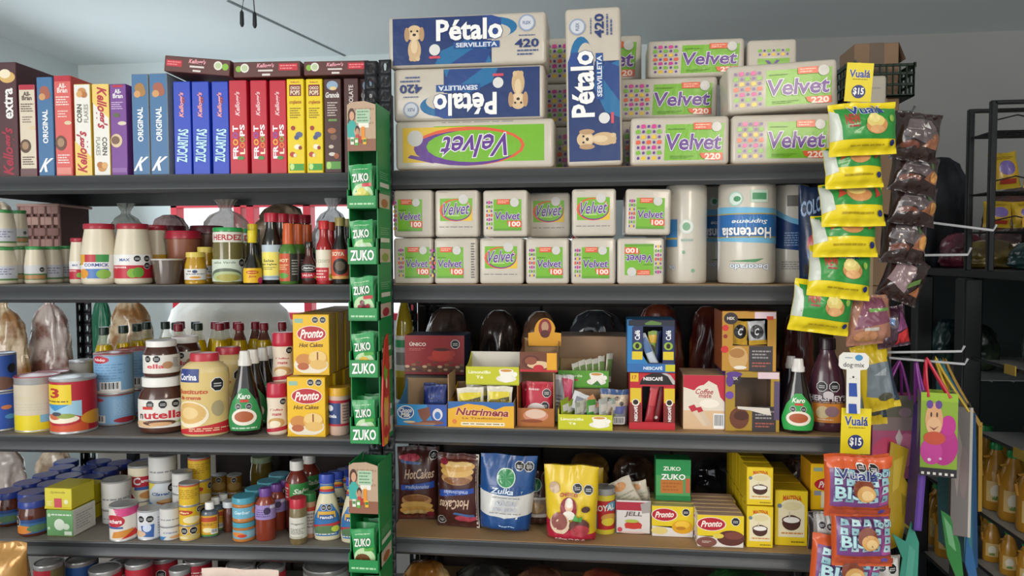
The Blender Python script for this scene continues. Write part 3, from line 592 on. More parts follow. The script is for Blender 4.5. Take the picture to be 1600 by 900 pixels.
eng = [('r', 0, 0, 1, 1, '#b7c6d0'), ('r', 0, .12, 1, .8, '#e8dc88'), ('e', .4, .45, .45, .34, '#ecdf6a'), ('t', 'Salsa', .38, .55, .4, .08, '#4c4634', dict(b=.02)), ('t', 'tipo Inglesa', .38, .44, .6, .07, '#4c4634', dict(b=.02)), ('l', .15, .28, .65, .38, 2, '#8a8050'), ('o', .85, .84, .1), ('r', 0, .05, 1, .1, '#8fa3b4')]
rs = None
for i, (a, b, y, d) in enumerate(((408, 438, 333, .05), (426, 456, 334, .15), (444, 472, 335, .22), (462, 490, 336, .29))):
    vessel('dark_sauce_bottle', ['tall dark sauce bottle with red cap and yellow label, front of its row', 'second tall red capped sauce bottle of the receding row', 'third tall red capped sauce bottle of the receding row', 'last tall red capped sauce bottle of the receding row'][i], 'bottle', LU, a, b, y, S2, d, [('body', BLK, ENG), ('cap', PL('#b3263a'), [(.62, .87), (.72, .872), (.72, .985), (.68, 1), (0, 1)])], dict(z=(.06, .55), span=160, L=eng), 'tall sauce bottles with red caps')
hot = [('r', 0, 0, 1, 1, '#c4532f'), ('r', .55, 0, 1, 1, '#3a3a34'), ('t', 'HOT', .3, .75, .4, .12, '#f0d8b0', dict(b=.04)), ('l', .08, .4, .5, .62, 3, '#efc58a'), ('e', .3, .2, .2, .1, '#5a9a3a'), ('l', .62, .2, .95, .8, 6, '#b9b9ae')]
HOT = [(0, 0), (.92, 0), (1, .02), (1, .5), (.94, .58), (.7, .64), (.62, .66)]
for i, (a, b, d) in enumerate(((435, 463, .04), (452, 479, .11), (466, 493, .18))):
    vessel('hot_sauce_bottle', ['hot sauce bottle with green shoulders and orange neck wrap, in front', 'hot sauce bottle with orange neck wrap behind the front one', 'rearmost hot sauce bottle with orange neck wrap'][i], 'bottle', LU, a, b, 349 + i, S2, d, [('body', PL('#4f7a34'), HOT), ('neck_wrap', PL('#c65a2c'), [(.62, .655), (.66, .66), (.64, .7), (.67, .74), (.62, .78), (.65, .83), (.6, .88), (.6, .97), (.55, 1), (0, 1)])], dict(z=(.05, .5), span=170, L=hot), 'hot sauce bottles with orange neck wraps')
TAB = [(0, 0), (.92, 0), (1, .02), (1, .42), (.93, .5), (.6, .62), (.5, .68), (.48, .86)]
tab = [('r', 0, 0, 1, 1, '#24201f'), ('e', .45, .75, .4, .17, '#c9c9c9'), ('e', .45, .75, .36, .14, '#24201f'), ('t', 'Salsa', .45, .75, .5, .1, '#e8e8e8', dict(sh=.3, b=.03)), ('r', 0, .12, 1, .45, '#b0263a'), ('t', 'SALSA', .42, .3, .5, .14, '#f0d0c8', dict(b=.03)), ('c', .85, .15, .09, '#9ab03a')]
vessel('hot_sauce_bottle', 'short dark sauce bottle with black label and red band', 'bottle', LU, 472, 494, 378, S2, .03, [('body', M('#4a1d1a', .12, coat=.5), TAB), ('cap', BLK, [(.5, .86), (.58, .865), (.58, .985), (.54, 1), (0, 1)])], dict(z=(.1, .48), span=170, L=tab))
red_ = [('r', 0, 0, 1, 1, '#e3dcc8'), ('t', 'la casera', .4, .66, .7, .16, '#b4b09a', dict(sh=.3)), ('r', 0, 0, .7, .42, '#c02a38'), ('l', .08, .06, .62, .36, 3, '#f0c8c0'), ('c', .8, .14, .1, '#9ab03a')]
vessel('hot_sauce_bottle', 'red sauce bottle with red cap and cream label', 'bottle', LU, 494, 518, 345, S2, .03, [('body', M('#a3262a', .15, coat=.5), [(0, 0), (.95, 0), (1, .02), (1, .55), (.92, .62), (.62, .7), (.55, .8), (.55, .86)]), ('cap', PL('#c22b30'), [(.58, .86), (.68, .865), (.68, .985), (.62, 1), (0, 1)])], dict(z=(.06, .54), span=170, L=red_))
vessel('hot_sauce_bottle', 'red capped sauce bottle hidden behind the cream label one', 'bottle', LU, 506, 528, 347, S2, .1, [('body', M('#a3262a', .15, coat=.5), [(0, 0), (.95, 0), (1, .02), (1, .55), (.92, .62), (.62, .7), (.55, .8), (.55, .86)]), ('cap', PL('#b3402c'), [(.58, .86), (.68, .865), (.68, .985), (.62, 1), (0, 1)])], dict(z=(.06, .54), span=170, L=red_))
soy = [('r', 0, 0, 1, 1, '#cf4f36'), ('r', 0, 0, 1, .1, '#d9a25a'), ('t', 'SOYA', .4, .85, .5, .14, '#f2e4c8', dict(b=.04)), ('c', .8, .92, .12, '#c93a78'), ('e', .5, .42, .32, .28, '#2b2320'), ('e', .48, .44, .2, .16, '#6a5a4a')]
SOY = [(0, 0), (.95, 0), (1, .02), (1, .5), (.94, .56), (.62, .66), (.52, .74), (.5, .87)]
for a, b, y, d, lb in ((516, 543, 340, .03, 'black soy sauce bottle with orange label, beside the sachet strip'), (532, 558, 342, .1, 'black soy sauce bottle behind, mostly covered by the strip')):
    vessel('soy_sauce_bottle', lb, 'bottle', LU, a, b, y, S2, d, [('body', BLK, SOY), ('cap', PL('#9a8a4e'), [(.5, .87), (.58, .875), (.58, .985), (.54, 1), (0, 1)])], dict(z=(.08, .52), span=170, L=soy), 'soy sauce bottles')

# bread and plastic bags behind the second shelf
CLR = M('#b9b2a8', .15, coat=.5, alpha=.55, bump=.3, bscale=30)
DKB = M('#4a3a30', .2, coat=.5, bump=.3, bscale=25)
def bag(name, lab, cat, U, x0, x1, yt, yb, d, t, mat, seed, group=None, layers=(), zb=None, **kw):
    kw.setdefault('wr', .006); kw.setdefault('crimp', .04); kw.setdefault('mf', lambda c, m=mat: m if c == '#' else FILM(c))
    return pouch(name, lab, cat, U, x0, x1, yt, yb, d, t, '#', layers, group, seed=seed, zb=zb, **kw)
BREAD2 = M2('#9a7a5a', '#d9cbb6', 14)
GB = 'bagged goods behind the second shelf'
def lump(name, lab, x0, x1, yt, d, mat, seed, sy=.5, neck=False): return blob_bag(name, lab, 'bag', LU, x0, x1, yt, 400, d, mat, seed, GB, sy, neck, S2 + .001, amp=.15)
lump('bread_bag', 'brown bread in a clear bag above the sauce bottles', 398, 484, 318, .38, M2('#6a5644', '#b09a84', 14), 3)
lump('plastic_bag', 'crumpled clear bag behind the green sauce jars', 312, 396, 312, .385, M2('#b0a498', '#e0d8d0', 12, .15, alpha=.6), 5, .5, True)
lump('plastic_bag', 'pale clear bag behind the red sauce bottle and sachet strip', 488, 552, 310, .385, M2('#a9b0b4', '#e2e6e8', 16, .12, alpha=.6), 8, .5, True)
lump('plastic_bag', 'clear bag peeking over the two large mayonnaise jars', 166, 228, 318, .38, M2('#9aa298', '#d0d6cc', 12, .15, alpha=.6), 9, .7, True)
lump('plastic_bag', 'pinkish bag behind the tub with dark red lid', 232, 300, 335, .39, M2('#94767a', '#c4b0b0', 12, .2), 10)
# woven reed bread basket at the left
mb = MB(); X0, X1, zt = LU.frame(38, 100, 319, S2, .29); w = X1 - X0; h = zt - S2; wm = [M(c, .7, bump=.3, var=.15) for c in ('#a5827c', '#8d6a66', '#b8958c')]; rows, cols = 7, 6
mb.rbox(-w / 2 + .004, w / 2 - .004, .006, .14, .001, h - .004, M('#5a3f3c', .8), .002)
for j in range(rows):
    for i in range(cols):
        y = -.003 if (i + j) % 2 else .002; mb.rbox(-w / 2 + w * i / cols, -w / 2 + w * (i + 1.1) / cols, y, y + .006, h * j / rows + .002, h * (j + .82) / rows, wm[(i * 3 + j) % 3], .002)
for i in range(cols + 1): mb.rbox(-w / 2 + w * i / cols - .004, -w / 2 + w * i / cols + .004, 0, .006, 0, h, wm[1], .0015)
mb.rbox(-w / 2 - .004, w / 2 + .004, -.006, .15, h - .008, h, wm[2], .003)
put(tag(mb.build('woven_basket'), 'pink brown woven basket behind the green lidded jars', 'basket'), LU, (X0 + X1) / 2, .27, S2)
lump('bread_bag', 'pale bread in a bag above the leftmost green lidded jars', -34, 30, 314, .34, BREAD2, 14)
# ================================================================== LEFT UNIT, THIRD SHELF
def dep(U, px, py, z, lo=.004, hi=.44): return max(lo, min(hi, U.atz(px, py, z).y))
BLUEC = '#2b4f9c'
choc = [('r', 0, 0, 1, 1, BLUEC), ('e', .5, .2, .3, .2, '#6b4a3c'), ('c', .75, .62, .1, '#1c1d22'), ('c', .35, .5, .12, '#3f86c6'), ('e', .25, .78, .2, .1, '#5fb0dd')]
chof = [('r', 0, 0, 1, 1, '#2a4fa8'), ('e', .3, .75, .12, .07, '#c06a52'), ('e', .62, .62, .1, .06, '#c8794a'), ('e', .3, .4, .1, .06, '#5aa7d8'), ('e', .7, .35, .12, .07, '#4a8ed0'), ('b', .8, .06, .98, .3)]
o, zt = can('cookie_can', 'dark blue can with coloured dots at the left edge, lower of two', LU, -18, 23, 610, S3, .06, '#2a4fa8', chof, 'blue cans at the left edge', PL('#27407c'))
can('cookie_can', 'blue can with brown cup picture stacked at the left edge', LU, -20, 22, 551, zt + .0005, .06, BLUEC, choc, 'blue cans at the left edge', PL('#27407c'))
milk = [('r', 0, 0, 1, .36, '#e0cb1e'), ('r', .55, .2, 1, .36, '#7fb6cf'), ('l', .15, .44, .75, .62, 3, '#c6bda8'), ('t', 'LECHE', .3, .72, .3, .08, '#cfc4a4', dict(b=.03))]
can('milk_powder_can', 'cream and yellow can with dark red plastic lid', LU, 23, 87, 585, S3, dep(LU, 55, 674, S3) + .035, '#cfc3ae', milk, 'large milk powder cans', PL('#a3283c'), lo=.0, hi=.86)
can('milk_powder_can', 'can with dark red lid standing behind the cream and yellow can', LU, 60, 106, 580, S3, .16, '#cfc3ae', milk, 'large milk powder cans', PL('#a3283c'), lo=.0, hi=.86)
nido = [('r', 0, 0, 1, 1, '#b22334'), ('r', 0, .3, .62, .62, '#9cc5dc'), ('p', [(.05, .95), (.5, .95), (.5, .55), (.28, .5), (.05, .55)], '#e6c825'), ('t', '3', .27, .78, .16, .2, '#b5322a', dict(b=.08)), ('l', .1, .58, .46, .64, 1, '#7a6420'), ('p', [(.08, .55), (.47, .55), (.28, .42)], '#3f8fc4'), ('r', 0, 0, .7, .3, '#c9532f'), ('e', .34, .24, .3, .12, '#b22334'), ('e', .34, .26, .25, .09, '#efe6d0'), ('e', .26, .3, .1, .06, '#c66a4a'), ('e', .42, .32, .12, .05, '#8fa14a'), ('e', .3, .36, .07, .04, '#4a4a58'), ('e', .8, .25, .2, .14, '#d99a35')]
can('milk_powder_can', 'red and blue can with large number 3 on a yellow badge', LU, 82, 146, 588, S3, dep(LU, 114, 677, S3) + .035, '#b22334', nido, 'large milk powder cans', M('#b9babc', .35, metal=.6))
can('tin_can', 'plain silver can behind the red and blue can', LU, 106, 144, 562, S3, .2, '#a5a39c', [('r', 0, 0, 1, .5, '#8d8b84')])
lb = [('r', 0, 0, 1, 1, '#88b4da'), ('e', .3, .9, .16, .1, '#b92c3c'), ('t', 'Nido', .3, .9, .2, .08, '#f0e4e4', dict(b=.04)), ('l', .2, .35, .7, .8, 6, '#6d99c4'), ('b', .3, .06, .62, .3), ('r', 0, 0, 1, .06, '#e4e0d8')]
lb2 = [('r', 0, 0, 1, 1, '#88b4da'), ('e', .22, .88, .14, .08, '#c9566a'), ('l', .5, .3, .9, .9, 10, '#a9c7e0'), ('b', .08, .05, .38, .32), ('e', .7, .12, .2, .1, '#a8303c'), ('r', .86, 0, 1, .14, '#d9b84a')]
GL = 'light blue cans with red lids'
dd = dep(LU, 174, 674, S3) + .03
o, zt = can('milk_powder_can', 'light blue can with red lid, lower one of the front pair', LU, 146, 205, 613, S3, dd, '#88b4da', lb2, GL, PL('#ad2b40'))
can('milk_powder_can', 'light blue can with red lid and barcode, stacked in front', LU, 144, 204, 550, zt + .0005, dd, '#88b4da', lb, GL, PL('#ad2b40'))
o, zt = can('milk_powder_can', 'light blue can in the back row, lower one', LU, 188, 240, 606, S3, dd + .1, '#88b4da', lb2, GL, PL('#ad2b40'))
can('milk_powder_can', 'light blue can in the back row, stacked behind the small hazelnut jar', LU, 186, 238, 544, zt + .0005, dd + .1, '#88b4da', lb, GL, PL('#ad2b40'))
# hazelnut spread jars
COC = M('#4b2b22', .18, coat=.4)
nut = [('t', 'n', .22, .41, .075, .18, '#35241f', dict(b=.05)), ('t', 'utella', .57, .46, .58, .28, '#c02232', dict(b=.05)), ('o', .38, .83, .06), ('o', .56, .83, .06), ('o', .74, .83, .06), ('r', .26, .66, .42, .76, '#c63a2c'), ('e', .3, .14, .22, .12, '#d8b48c'), ('e', .5, .18, .24, .1, '#5a3526'), ('e', .52, .14, .16, .07, '#cfa070'), ('p', [(.72, .16), (.95, .16), (.84, .28)], '#a8c25a')]
nut2 = [('t', 'ella', .45, .4, .34, .24, '#cf4a52', dict(b=.03)), ('o', .3, .8, .07), ('o', .48, .8, .07), ('e', .68, .45, .1, .2, '#b98a64'), ('l', .78, .3, .92, .85, 7, '#7a7a76')]
NUT = [(0, 0), (.8, 0), (.95, .03), (1, .1), (1, .6), (.96, .68), (.82, .8), (.76, .84)]
GN = 'hazelnut spread jars with white lids'
def nutj(lab, x0, x1, yt, zb, d, L, sy=.8, hz=None): return vessel('hazelnut_spread_jar', lab, 'jar', LU, x0, x1, yt, zb, d, [('body', COC, NUT), ('lid', WHITE, [(.8, .83), (.84, .835), (.84, .985), (.8, 1), (0, 1)])], dict(z=(.12, .62), span=170, col='#e2dfd8', L=L), GN, sy, hz=hz)
dn = dep(LU, 254, 678, S3) + .035
o, zt = nutj('big hazelnut spread jar in front with large red lettering', 221, 288, 587, S3, dn, nut)
nutj('small hazelnut spread jar stacked on the big front jar', 229, 280, 531, zt + .0005, dn, nut2, .95)
o, zt = nutj('big hazelnut spread jar behind the front stack, mostly hidden', 268, 322, 583, S3, dn + .1, nut)
nutj('small hazelnut spread jar stacked in the back row', 262, 307, 525, zt + .0005, dn + .1, nut2, .95)
# creamer tubs
cor = [('r', 0, 0, 1, 1, '#d9bf7c'), ('p', [(0, 0), (1, 0), (1, .2), (.6, .14), (0, .05)], '#bf2a30'), ('r', .1, .78, .46, .98, '#2b3f80'), ('t', 'Corina', .28, .86, .3, .1, '#eeeef2', dict(b=.05)), ('o', .72, .74, .1), ('t', 'Sustituto', .33, .64, .5, .07, '#c2522f', dict(b=.04, sh=.1)), ('t', 'de crema', .3, .55, .36, .06, '#c2522f', dict(b=.03)), ('e', .3, .3, .29, .2, '#efe2c4'), ('e', .3, .32, .25, .16, '#d9b068'), ('e', .3, .32, .14, .09, '#e6c88c'), ('e', .72, .38, .1, .12, '#a79a74'), ('l', .3, .04, .9, .1, 2, '#e8c8a0')]
COR = [(0, 0), (.9, 0), (.98, .02), (1, .06), (.97, .35), (.97, .55), (1, .72), (.95, .82), (.72, .88), (.56, .905)]
for a, b, y, d, lab in ((286, 356, 551, dep(LU, 320, 682, S3) + .03, 'large yellow creamer tub with red cap and cup picture, in front'), (322, 386, 542, .2, 'yellow creamer tub with red cap behind the front tub')):
    vessel('creamer_tub', lab, 'tub', LU, a, b, y, S3, d, [('body', PL('#d9c48c'), COR), ('cap', PL('#b62c3c'), [(.56, .9), (.6, .905), (.6, .985), (.56, 1), (0, 1)])], dict(z=(.03, .84), span=170, L=cor, nv=8), 'large creamer tubs', .62)
# syrup bottles
SYR = [(0, 0), (.75, 0), (.93, .025), (1, .12), (.99, .22), (.88, .4), (.66, .58), (.47, .72), (.38, .8), (.36, .83)]
SCAP = [(.36, .82), (.4, .825), (.4, .885), (.34, .9), (.3, .985), (.26, 1), (0, 1)]
SYM = M('#1d1412', .1, coat=.6)
syl = [('p', [(.1, 0), (.9, 0), (1, .3), (.85, .7), (.6, 1), (.4, 1), (.15, .7), (0, .3)], '#2f8a4c'), ('t', 'Karo', .5, .82, .36, .13, '#e9f2e6', dict(b=.05, sh=.2, ol=('#1f5f34', .03))), ('r', .4, .68, .62, .74, '#c8322c'), ('o', .36, .58, .07), ('o', .62, .58, .07), ('e', .5, .33, .3, .2, '#e8dfd0'), ('e', .5, .34, .22, .13, '#a9562c'), ('l', .2, .03, .8, .1, 1, '#c8e0c8')]
sy0 = [(352, 406, 548), (371, 420, 546), (388, 434, 543), (402, 445, 541), (413, 452, 539)]
for i, (a, b, y) in enumerate(sy0):
    d = dep(LU, 379, 682, S3) + .03 + i * .075
    vessel('syrup_bottle', ['dark syrup bottle with white cap and green label, front of its row', 'second dark syrup bottle of the receding row', 'third dark syrup bottle of the receding row', 'fourth dark syrup bottle of the receding row', 'rearmost dark syrup bottle of the receding row'][i], 'bottle', LU, a, b, y, S3, d, [('body', SYM, SYR), ('cap', PL('#d9d6d0'), SCAP)], dict(z=(.06, .56), span=150, L=syl, nv=8), 'dark syrup bottles with white caps', .62)
# powdered creamer jars
CM = [(0, 0), (.86, 0), (.96, .02), (1, .08), (.98, .3), (.9, .46), (.9, .55), (.98, .68), (.98, .74)]
cml = [('r', 0, 0, 1, 1, '#e3d3bf'), ('t', 'Coffee', .5, .66, .5, .1, '#b42a3a', dict(sh=.3, b=.03)), ('t', 'mate', .52, .54, .34, .08, '#b42a3a', dict(b=.03)), ('e', .5, .3, .3, .14, '#c79a5a'), ('e', .45, .26, .2, .1, '#efe2c6'), ('p', [(0, .1), (1, .22), (1, .1), (0, 0)], '#b52438'), ('o', .75, .9, .12)]
def cmj(lab, x0, x1, yt, zb, d, hz=None): return vessel('coffee_creamer_jar', lab, 'jar', LU, x0, x1, yt, zb, d, [('body', PL('#ddcbb4'), CM), ('lid', PL('#bb2740'), [(.98, .73), (1, .735), (1, .83), (.97, .85), (.97, .96), (.9, 1), (0, 1)])], dict(z=(.04, .72), span=160, L=cml, nv=6), 'coffee creamer jars with red lids', .8, hz=hz)
dm = dep(LU, 434, 681, S3) + .025
o, zt = cmj('coffee creamer jar with red lid standing on the shelf by the lower yellow box', 418, 449, 598, S3, dm)
o2, z2 = cmj('coffee creamer jar with red lid standing behind the front one', 428, 460, 597, S3, dm + .075)
cmj('coffee creamer jar with red lid stacked beside the upper yellow box', 430, 463, 519, z2 + .0005, dm + .075)
# pancake mix cartons
YB_ = '#e9b812'
pan = [('r', .05, .86, .28, .93, '#8fb8a0'), ('o', .62, .91, .085), ('o', .83, .91, .085), ('e', .52, .68, .41, .135, '#efe4d8'), ('e', .52, .68, .39, .125, '#b7202f'), ('t', 'Pronto', .52, .685, .64, .15, '#f4ece6', dict(sh=.35, b=.045, rise=.15)), ('t', 'Hot Cakes', .5, .495, .66, .07, '#5c3a1c', dict(sh=.25, b=.015, rise=.1)), ('e', .5, .17, .47, .16, '#e6dcc8'), ('e', .3, .25, .22, .1, '#c9853f'), ('e', .68, .26, .26, .13, '#d9a552'), ('e', .68, .3, .24, .1, '#e8c47c'), ('r', .66, .24, .7, .38, '#8a4a1e'), ('e', .7, .17, .24, .08, '#e0b566'), ('e', .28, .14, .16, .06, '#b55f35'), ('r', 0, 0, 1, .03, '#dcaf10')]
pside = '#a8741c'
d2 = dep(LU, 478, 682, S3); o, zt = carton('pancake_mix_box', 'yellow pancake mix box standing on the shelf, lower one in front', 'box', LU, 448, 509, 588, S3, d2, .06, YB_, pan, side='#d9a90f', group='yellow pancake mix boxes')
c1 = LU.frame(448, 509, 588, S3, d2); xb = (c1[0] + c1[1]) / 2
for i in range(3):
    b = dup(o, ['yellow pancake mix box right behind the lower front one', 'third yellow pancake mix box of the lower row', 'rearmost yellow pancake mix box of the lower row'][i]); put(b, LU, xb + .006 * (i + 1), d2 + .0625 * (i + 1), S3)
o, _ = carton('pancake_mix_box', 'yellow pancake mix box stacked on top, front one', 'box', LU, 457, 515, 490, zt + .001, d2 + .014, .06, YB_, pan, side='#d9a90f', group='yellow pancake mix boxes')
xb = o.location; c1 = LU.frame(457, 515, 490, zt, d2 + .014); xb = (c1[0] + c1[1]) / 2
for i in range(4):
    b = dup(o, ['yellow pancake mix box right behind the stacked front one', 'third yellow pancake mix box of the stacked row', 'fourth yellow pancake mix box of the stacked row', 'rearmost yellow pancake mix box of the stacked row'][i]); put(b, LU, xb + .002 * (i + 1), d2 + .014 + .0625 * (i + 1), zt + .001)
sp = [('r', 0, 0, 1, 1, '#c9a090'), ('r', 0, .12, 1, .88, '#d8b8a8'), ('r', 0, .05, .62, .95, '#2f4478'), ('r', 0, .9, 1, 1, '#b8283c'), ('r', 0, 0, 1, .08, '#b8283c'), ('t', 'Canela', .3, .4, .4, .14, '#e8e8f0', dict(b=.03)), ('e', .28, .7, .12, .12, '#d8dce8'), ('l', .68, .15, .95, .85, 6, '#8a6a64')]
for a, b, y, d, lab in ((514, 546, 604, dep(LU, 530, 681, S3) + .025, 'spice shaker with yellow lid and blue label beside the sachet strip'), (534, 564, 602, .12, 'spice shaker with yellow lid mostly behind the sachet strip')):
    vessel('spice_shaker', lab, 'jar', LU, a, b, y, S3, d, [('body', PL('#d2b3a2'), [(0, 0), (.93, 0), (.97, .02), (.97, .84)]), ('lid', PL('#dda82c'), [(1, .83), (1, .97), (.96, 1), (0, 1)])], dict(z=(.2, .74), span=180, L=sp, turn=-12), 'yellow lidded spice shakers')
# oil bottles
OIL = M('#dcbc12', .06, trans=.3, coat=.3, ior=1.4); GLS = M('#d6d8bc', .05, alpha=.3, coat=.6); BRN = M('#6a3326', .15, alpha=.8, coat=.4)
OB = [(0, 0), (.93, 0), (1, .02), (1, .5), (.97, .54), (1, .57), (.97, .66), (.86, .74), (.72, .8)]
NK = [(.72, .8), (.66, .825), (.48, .88), (.44, .92)]
ocap = [(162, 511, 0), (189, 509, 0), (213, 506, 0), (229, 503, 0), (249, 500.5, 0), (263, 498, 0), (289, 499.5, 0), (307, 496.5, 0), (277, 503, 1), (298, 498.5, 1), (316, 495.5, 1), (333, 492, 1), (348, 496, 1), (359, 489, 1), (368, 497, 2), (387, 496, 2), (402, 493, 2), (414, 490, 2)]
ztop = LU.at(162, 511, .24).z; proto = {}; hh = ztop - S3; cnt = [0, 0, 0]; used = []
order = sorted(range(len(ocap)), key=lambda i: (ocap[i][2], ocap[i][0]))
for i in order:
    px, py, k = ocap[i]; p = LU.atz(px, py, ztop); d = max(.235, min(.4, p.y)); x = LU.at(px, py, d).x; r = .0255
    for _ in range(60):                                     # nudge apart so that bottles only touch
        for ux, ud in used:
            dx, dd_ = x - ux, d - ud; q = math.hypot(dx, dd_)
            if q < 2.1 * r: f = (2.12 * r - q) / max(q, 1e-4); d = min(.415, max(.235, d + dd_ * f * .8 + .001)); x += dx * f * .3
    used.append((x, d)); cnt[k] += 1
    lab = ['clear oil bottle with dark green cap, {} from the left', 'yellow oil bottle with dark red cap, {} from the left', 'oil bottle with brown neck and red cap, {} from the left'][k].format(ORD[cnt[k] - 1])
    if k not in proto:
        root = empty('oil_bottle', lab, 'bottle', 'oil bottles at the back of the third shelf')
        vessel_parts(root, 2 * r, hh, [('body', OIL, OB), ('neck', BRN if k == 2 else GLS, NK), ('cap', PL(('#22382f', '#8e2032', '#8e2032')[k]), [(.46, .91), (.52, .915), (.52, .985), (.48, 1), (0, 1)])], None, 1, 20); proto[k] = root
    else: root = dup(proto[k], lab)
    put(root, LU, x, d, S3)
# big bread bags and other goods behind the third shelf
CRUST = M2('#9a6a38', '#dcc6a4', 13, .2); CLOUDY = M2('#7a5348', '#c8b8b2', 11, .18)
GBB = 'bread bags behind the left unit'
SCT = LU.at(60, 640, .62).z
mb = MB(); X0 = LU.at(-120, 640, .62).x; X1 = LU.at(250, 640, .62).x
mb.rbox(X0, X1, .5, .86, SCT - .03, SCT, MDF, .003)
for x in (X0 + .03, X1 - .06):
    for y in (.52, .85): mb.rbox(x, x + .03, y, y + .03, 0, SCT - .03, POST, .002)
put(tag(mb.build('bread_table'), 'low wooden stand behind the left unit carrying bread bags', 'table'), LU, 0, 0, 0)
blob_bag('bread_bag', 'bag of golden bread at the left edge behind the blue cans', 'bag', LU, -34, 44, 455, 640, .62, CRUST, 1, GBB, zb=SCT + .001)
blob_bag('bread_bag', 'shiny cloudy bag of brown bread left of the rack post', 'bag', LU, 46, 112, 450, 640, .7, CLOUDY, 2, GBB, zb=SCT + .001)
blob_bag('bread_bag', 'bag of pale rolls behind the green capped oil bottles', 'bag', LU, 166, 240, 440, 640, .7, CRUST, 4, GBB, zb=SCT + .001)
p = LU.at(166, 640, .72); q = LU.at(352, 680, .62)
mb = MB(); zc_ = LU.at(350, 600, 1.25).z; X0 = LU.at(190, 600, 1.25).x; X1 = LU.at(560, 600, 1.25).x
mb.rbox(X0, X1, 1.0, 1.5, zc_ - .04, zc_, MDF, .003); mb.rbox(X0 + .03, X1 - .03, 1.03, 1.47, .06, zc_ - .04, M('#9a9690', .6), .002); mb.rbox(X0 + .05, X1 - .05, 1.06, 1.44, 0, .06, POST, .002)
put(tag(mb.build('back_counter'), 'low counter behind the left unit carrying the white sack', 'counter'), LU, 0, 0, 0)
blob_bag('white_sack', 'large bulging white sack behind the oil bottles', 'sack', LU, 256, 466, 455, 600, 1.25, M('#f0eee8', .6, bump=.3, bscale=30, var=.04), 6, None, neck=False, amp=.035, zb=zc_ + .001)
blob_bag('green_bag', 'dark green bag behind the leftmost green capped oil bottles', 'bag', LU, 142, 178, 440, 640, .8, M('#1f6f52', .3), 7, None, zb=SCT + .001)

# ================================================================== LEFT UNIT, FOURTH SHELF
JM = M('#5a2c1e', .15, coat=.5); BL = PL('#2b3f8e')
mole = [('r', 0, 0, 1, 1, '#3f6f9c'), ('e', .4, .3, .3, .3, '#d9832f'), ('e', .75, .35, .2, .25, '#5a7f5c'), ('r', 0, .75, 1, 1, '#2b4a86'), ('o', .3, .85, .1), ('p', [(0, 0), (.2, 0), (.1, .5), (0, .6)], '#e4dccb')]
MJR = [(0, 0), (.88, 0), (.97, .03), (1, .08), (1, .55), (.96, .68), (.88, .76), (.86, .82)]
d0 = dep(LU, 52, 838, S4) + .025
X0, X1, ZJ = LU.frame(33, 73, 779, S4, d0); wj = X1 - X0
GJJ = 'dark jars with blue lids in rows on the fourth shelf'
root = empty('sauce_jar', 'dark brown jar with blue lid and orange label, front beside the tea boxes', 'jar', GJJ)
vessel_parts(root, wj, ZJ - S4, [('body', JM, MJR), ('lid', BL, [(.88, .81), (.98, .815), (.98, .975), (.94, 1), (0, 1)])], dict(z=(.1, .5), span=200, L=mole), 1, 22)
put(root, LU, (X0 + X1) / 2, d0, S4); used = [((X0 + X1) / 2, d0)]
lids = [(12, 766), (42, 770), (38, 755), (66, 759), (62, 745), (82, 748), (85, 735), (106, 746), (105, 738), (100, 725), (128, 738), (126, 729), (126, 718), (154, 727), (182, 720)]
k = 0
for px, py in lids:
    q = LU.atz(px, py, ZJ); x, d = q.x, max(.05, min(.40, q.y))
    for _ in range(40):
        for ux, ud in used:
            e = math.hypot(x - ux, d - ud)
            if e < wj * 1.04: f = (wj * 1.045 - e) / max(e, 1e-4); x += (x - ux) * f; d = max(.03, min(.40, d + (d - ud) * f))
    if any(math.hypot(x - ux, d - ud) < wj * .97 for ux, ud in used): continue
    used.append((x, d)); c = dup(root, 'dark jar with blue lid behind the tea boxes, one of the close rows'); put(c, LU, x, d, S4, random.uniform(-40, 40)); k += 1
# tea boxes
ty = [('r', 0, 0, 1, .12, '#cdbd2c'), ('t', 'Splenda', .5, .8, .55, .14, '#a39a3a', dict(sh=.2, b=.02)), ('r', .36, .08, .64, .52, '#c9505c'), ('c', .8, .36, .08, '#e9e4b8'), ('l', .1, .15, .3, .4, 3, '#efe8b0')]
tg = [('l', .2, .76, .95, .88, 1, '#dfeadb'), ('e', .5, .45, .2, .22, '#e4efe0'), ('e', .75, .38, .13, .12, '#dcebd6'), ('r', .68, .06, .96, .2, '#e4efe0'), ('c', .1, .3, .05, '#c4dcc0'), ('c', .12, .8, .06, '#c4dcc0')]
dt = dep(LU, 93, 838, S4); GT = 'small sweetener boxes stacked two by two'
o, zt = carton('sweetener_box', 'green box with white print at the bottom front of its stack', 'box', LU, 71, 115, 796, S4, dt, .085, '#6fa56c', tg, side='#d7d4cf', top='#b9b22c', group=GT, rot=-3, sl=[('r', .1, .1, .9, .9, '#cfccc6'), ('l', .15, .2, .85, .8, 6, '#9a9a96')])
carton('sweetener_box', 'yellow box with pink square at the top front of its stack', 'box', LU, 68, 113, 762, zt + .0004, dt, .085, '#d6ca44', ty, side='#c9bb22', group=GT, rot=-3)
o, zt = carton('sweetener_box', 'lower rear yellow box behind the green box', 'box', LU, 90, 134, 796, S4, dt + .088, .085, '#d2c434', ty, side='#c4b61e', group=GT, rot=-3)
carton('sweetener_box', 'upper rear yellow box behind the pink square box', 'box', LU, 88, 132, 763, zt + .0004, dt + .088, .085, '#d2c434', ty, side='#c4b61e', group=GT, rot=-3)
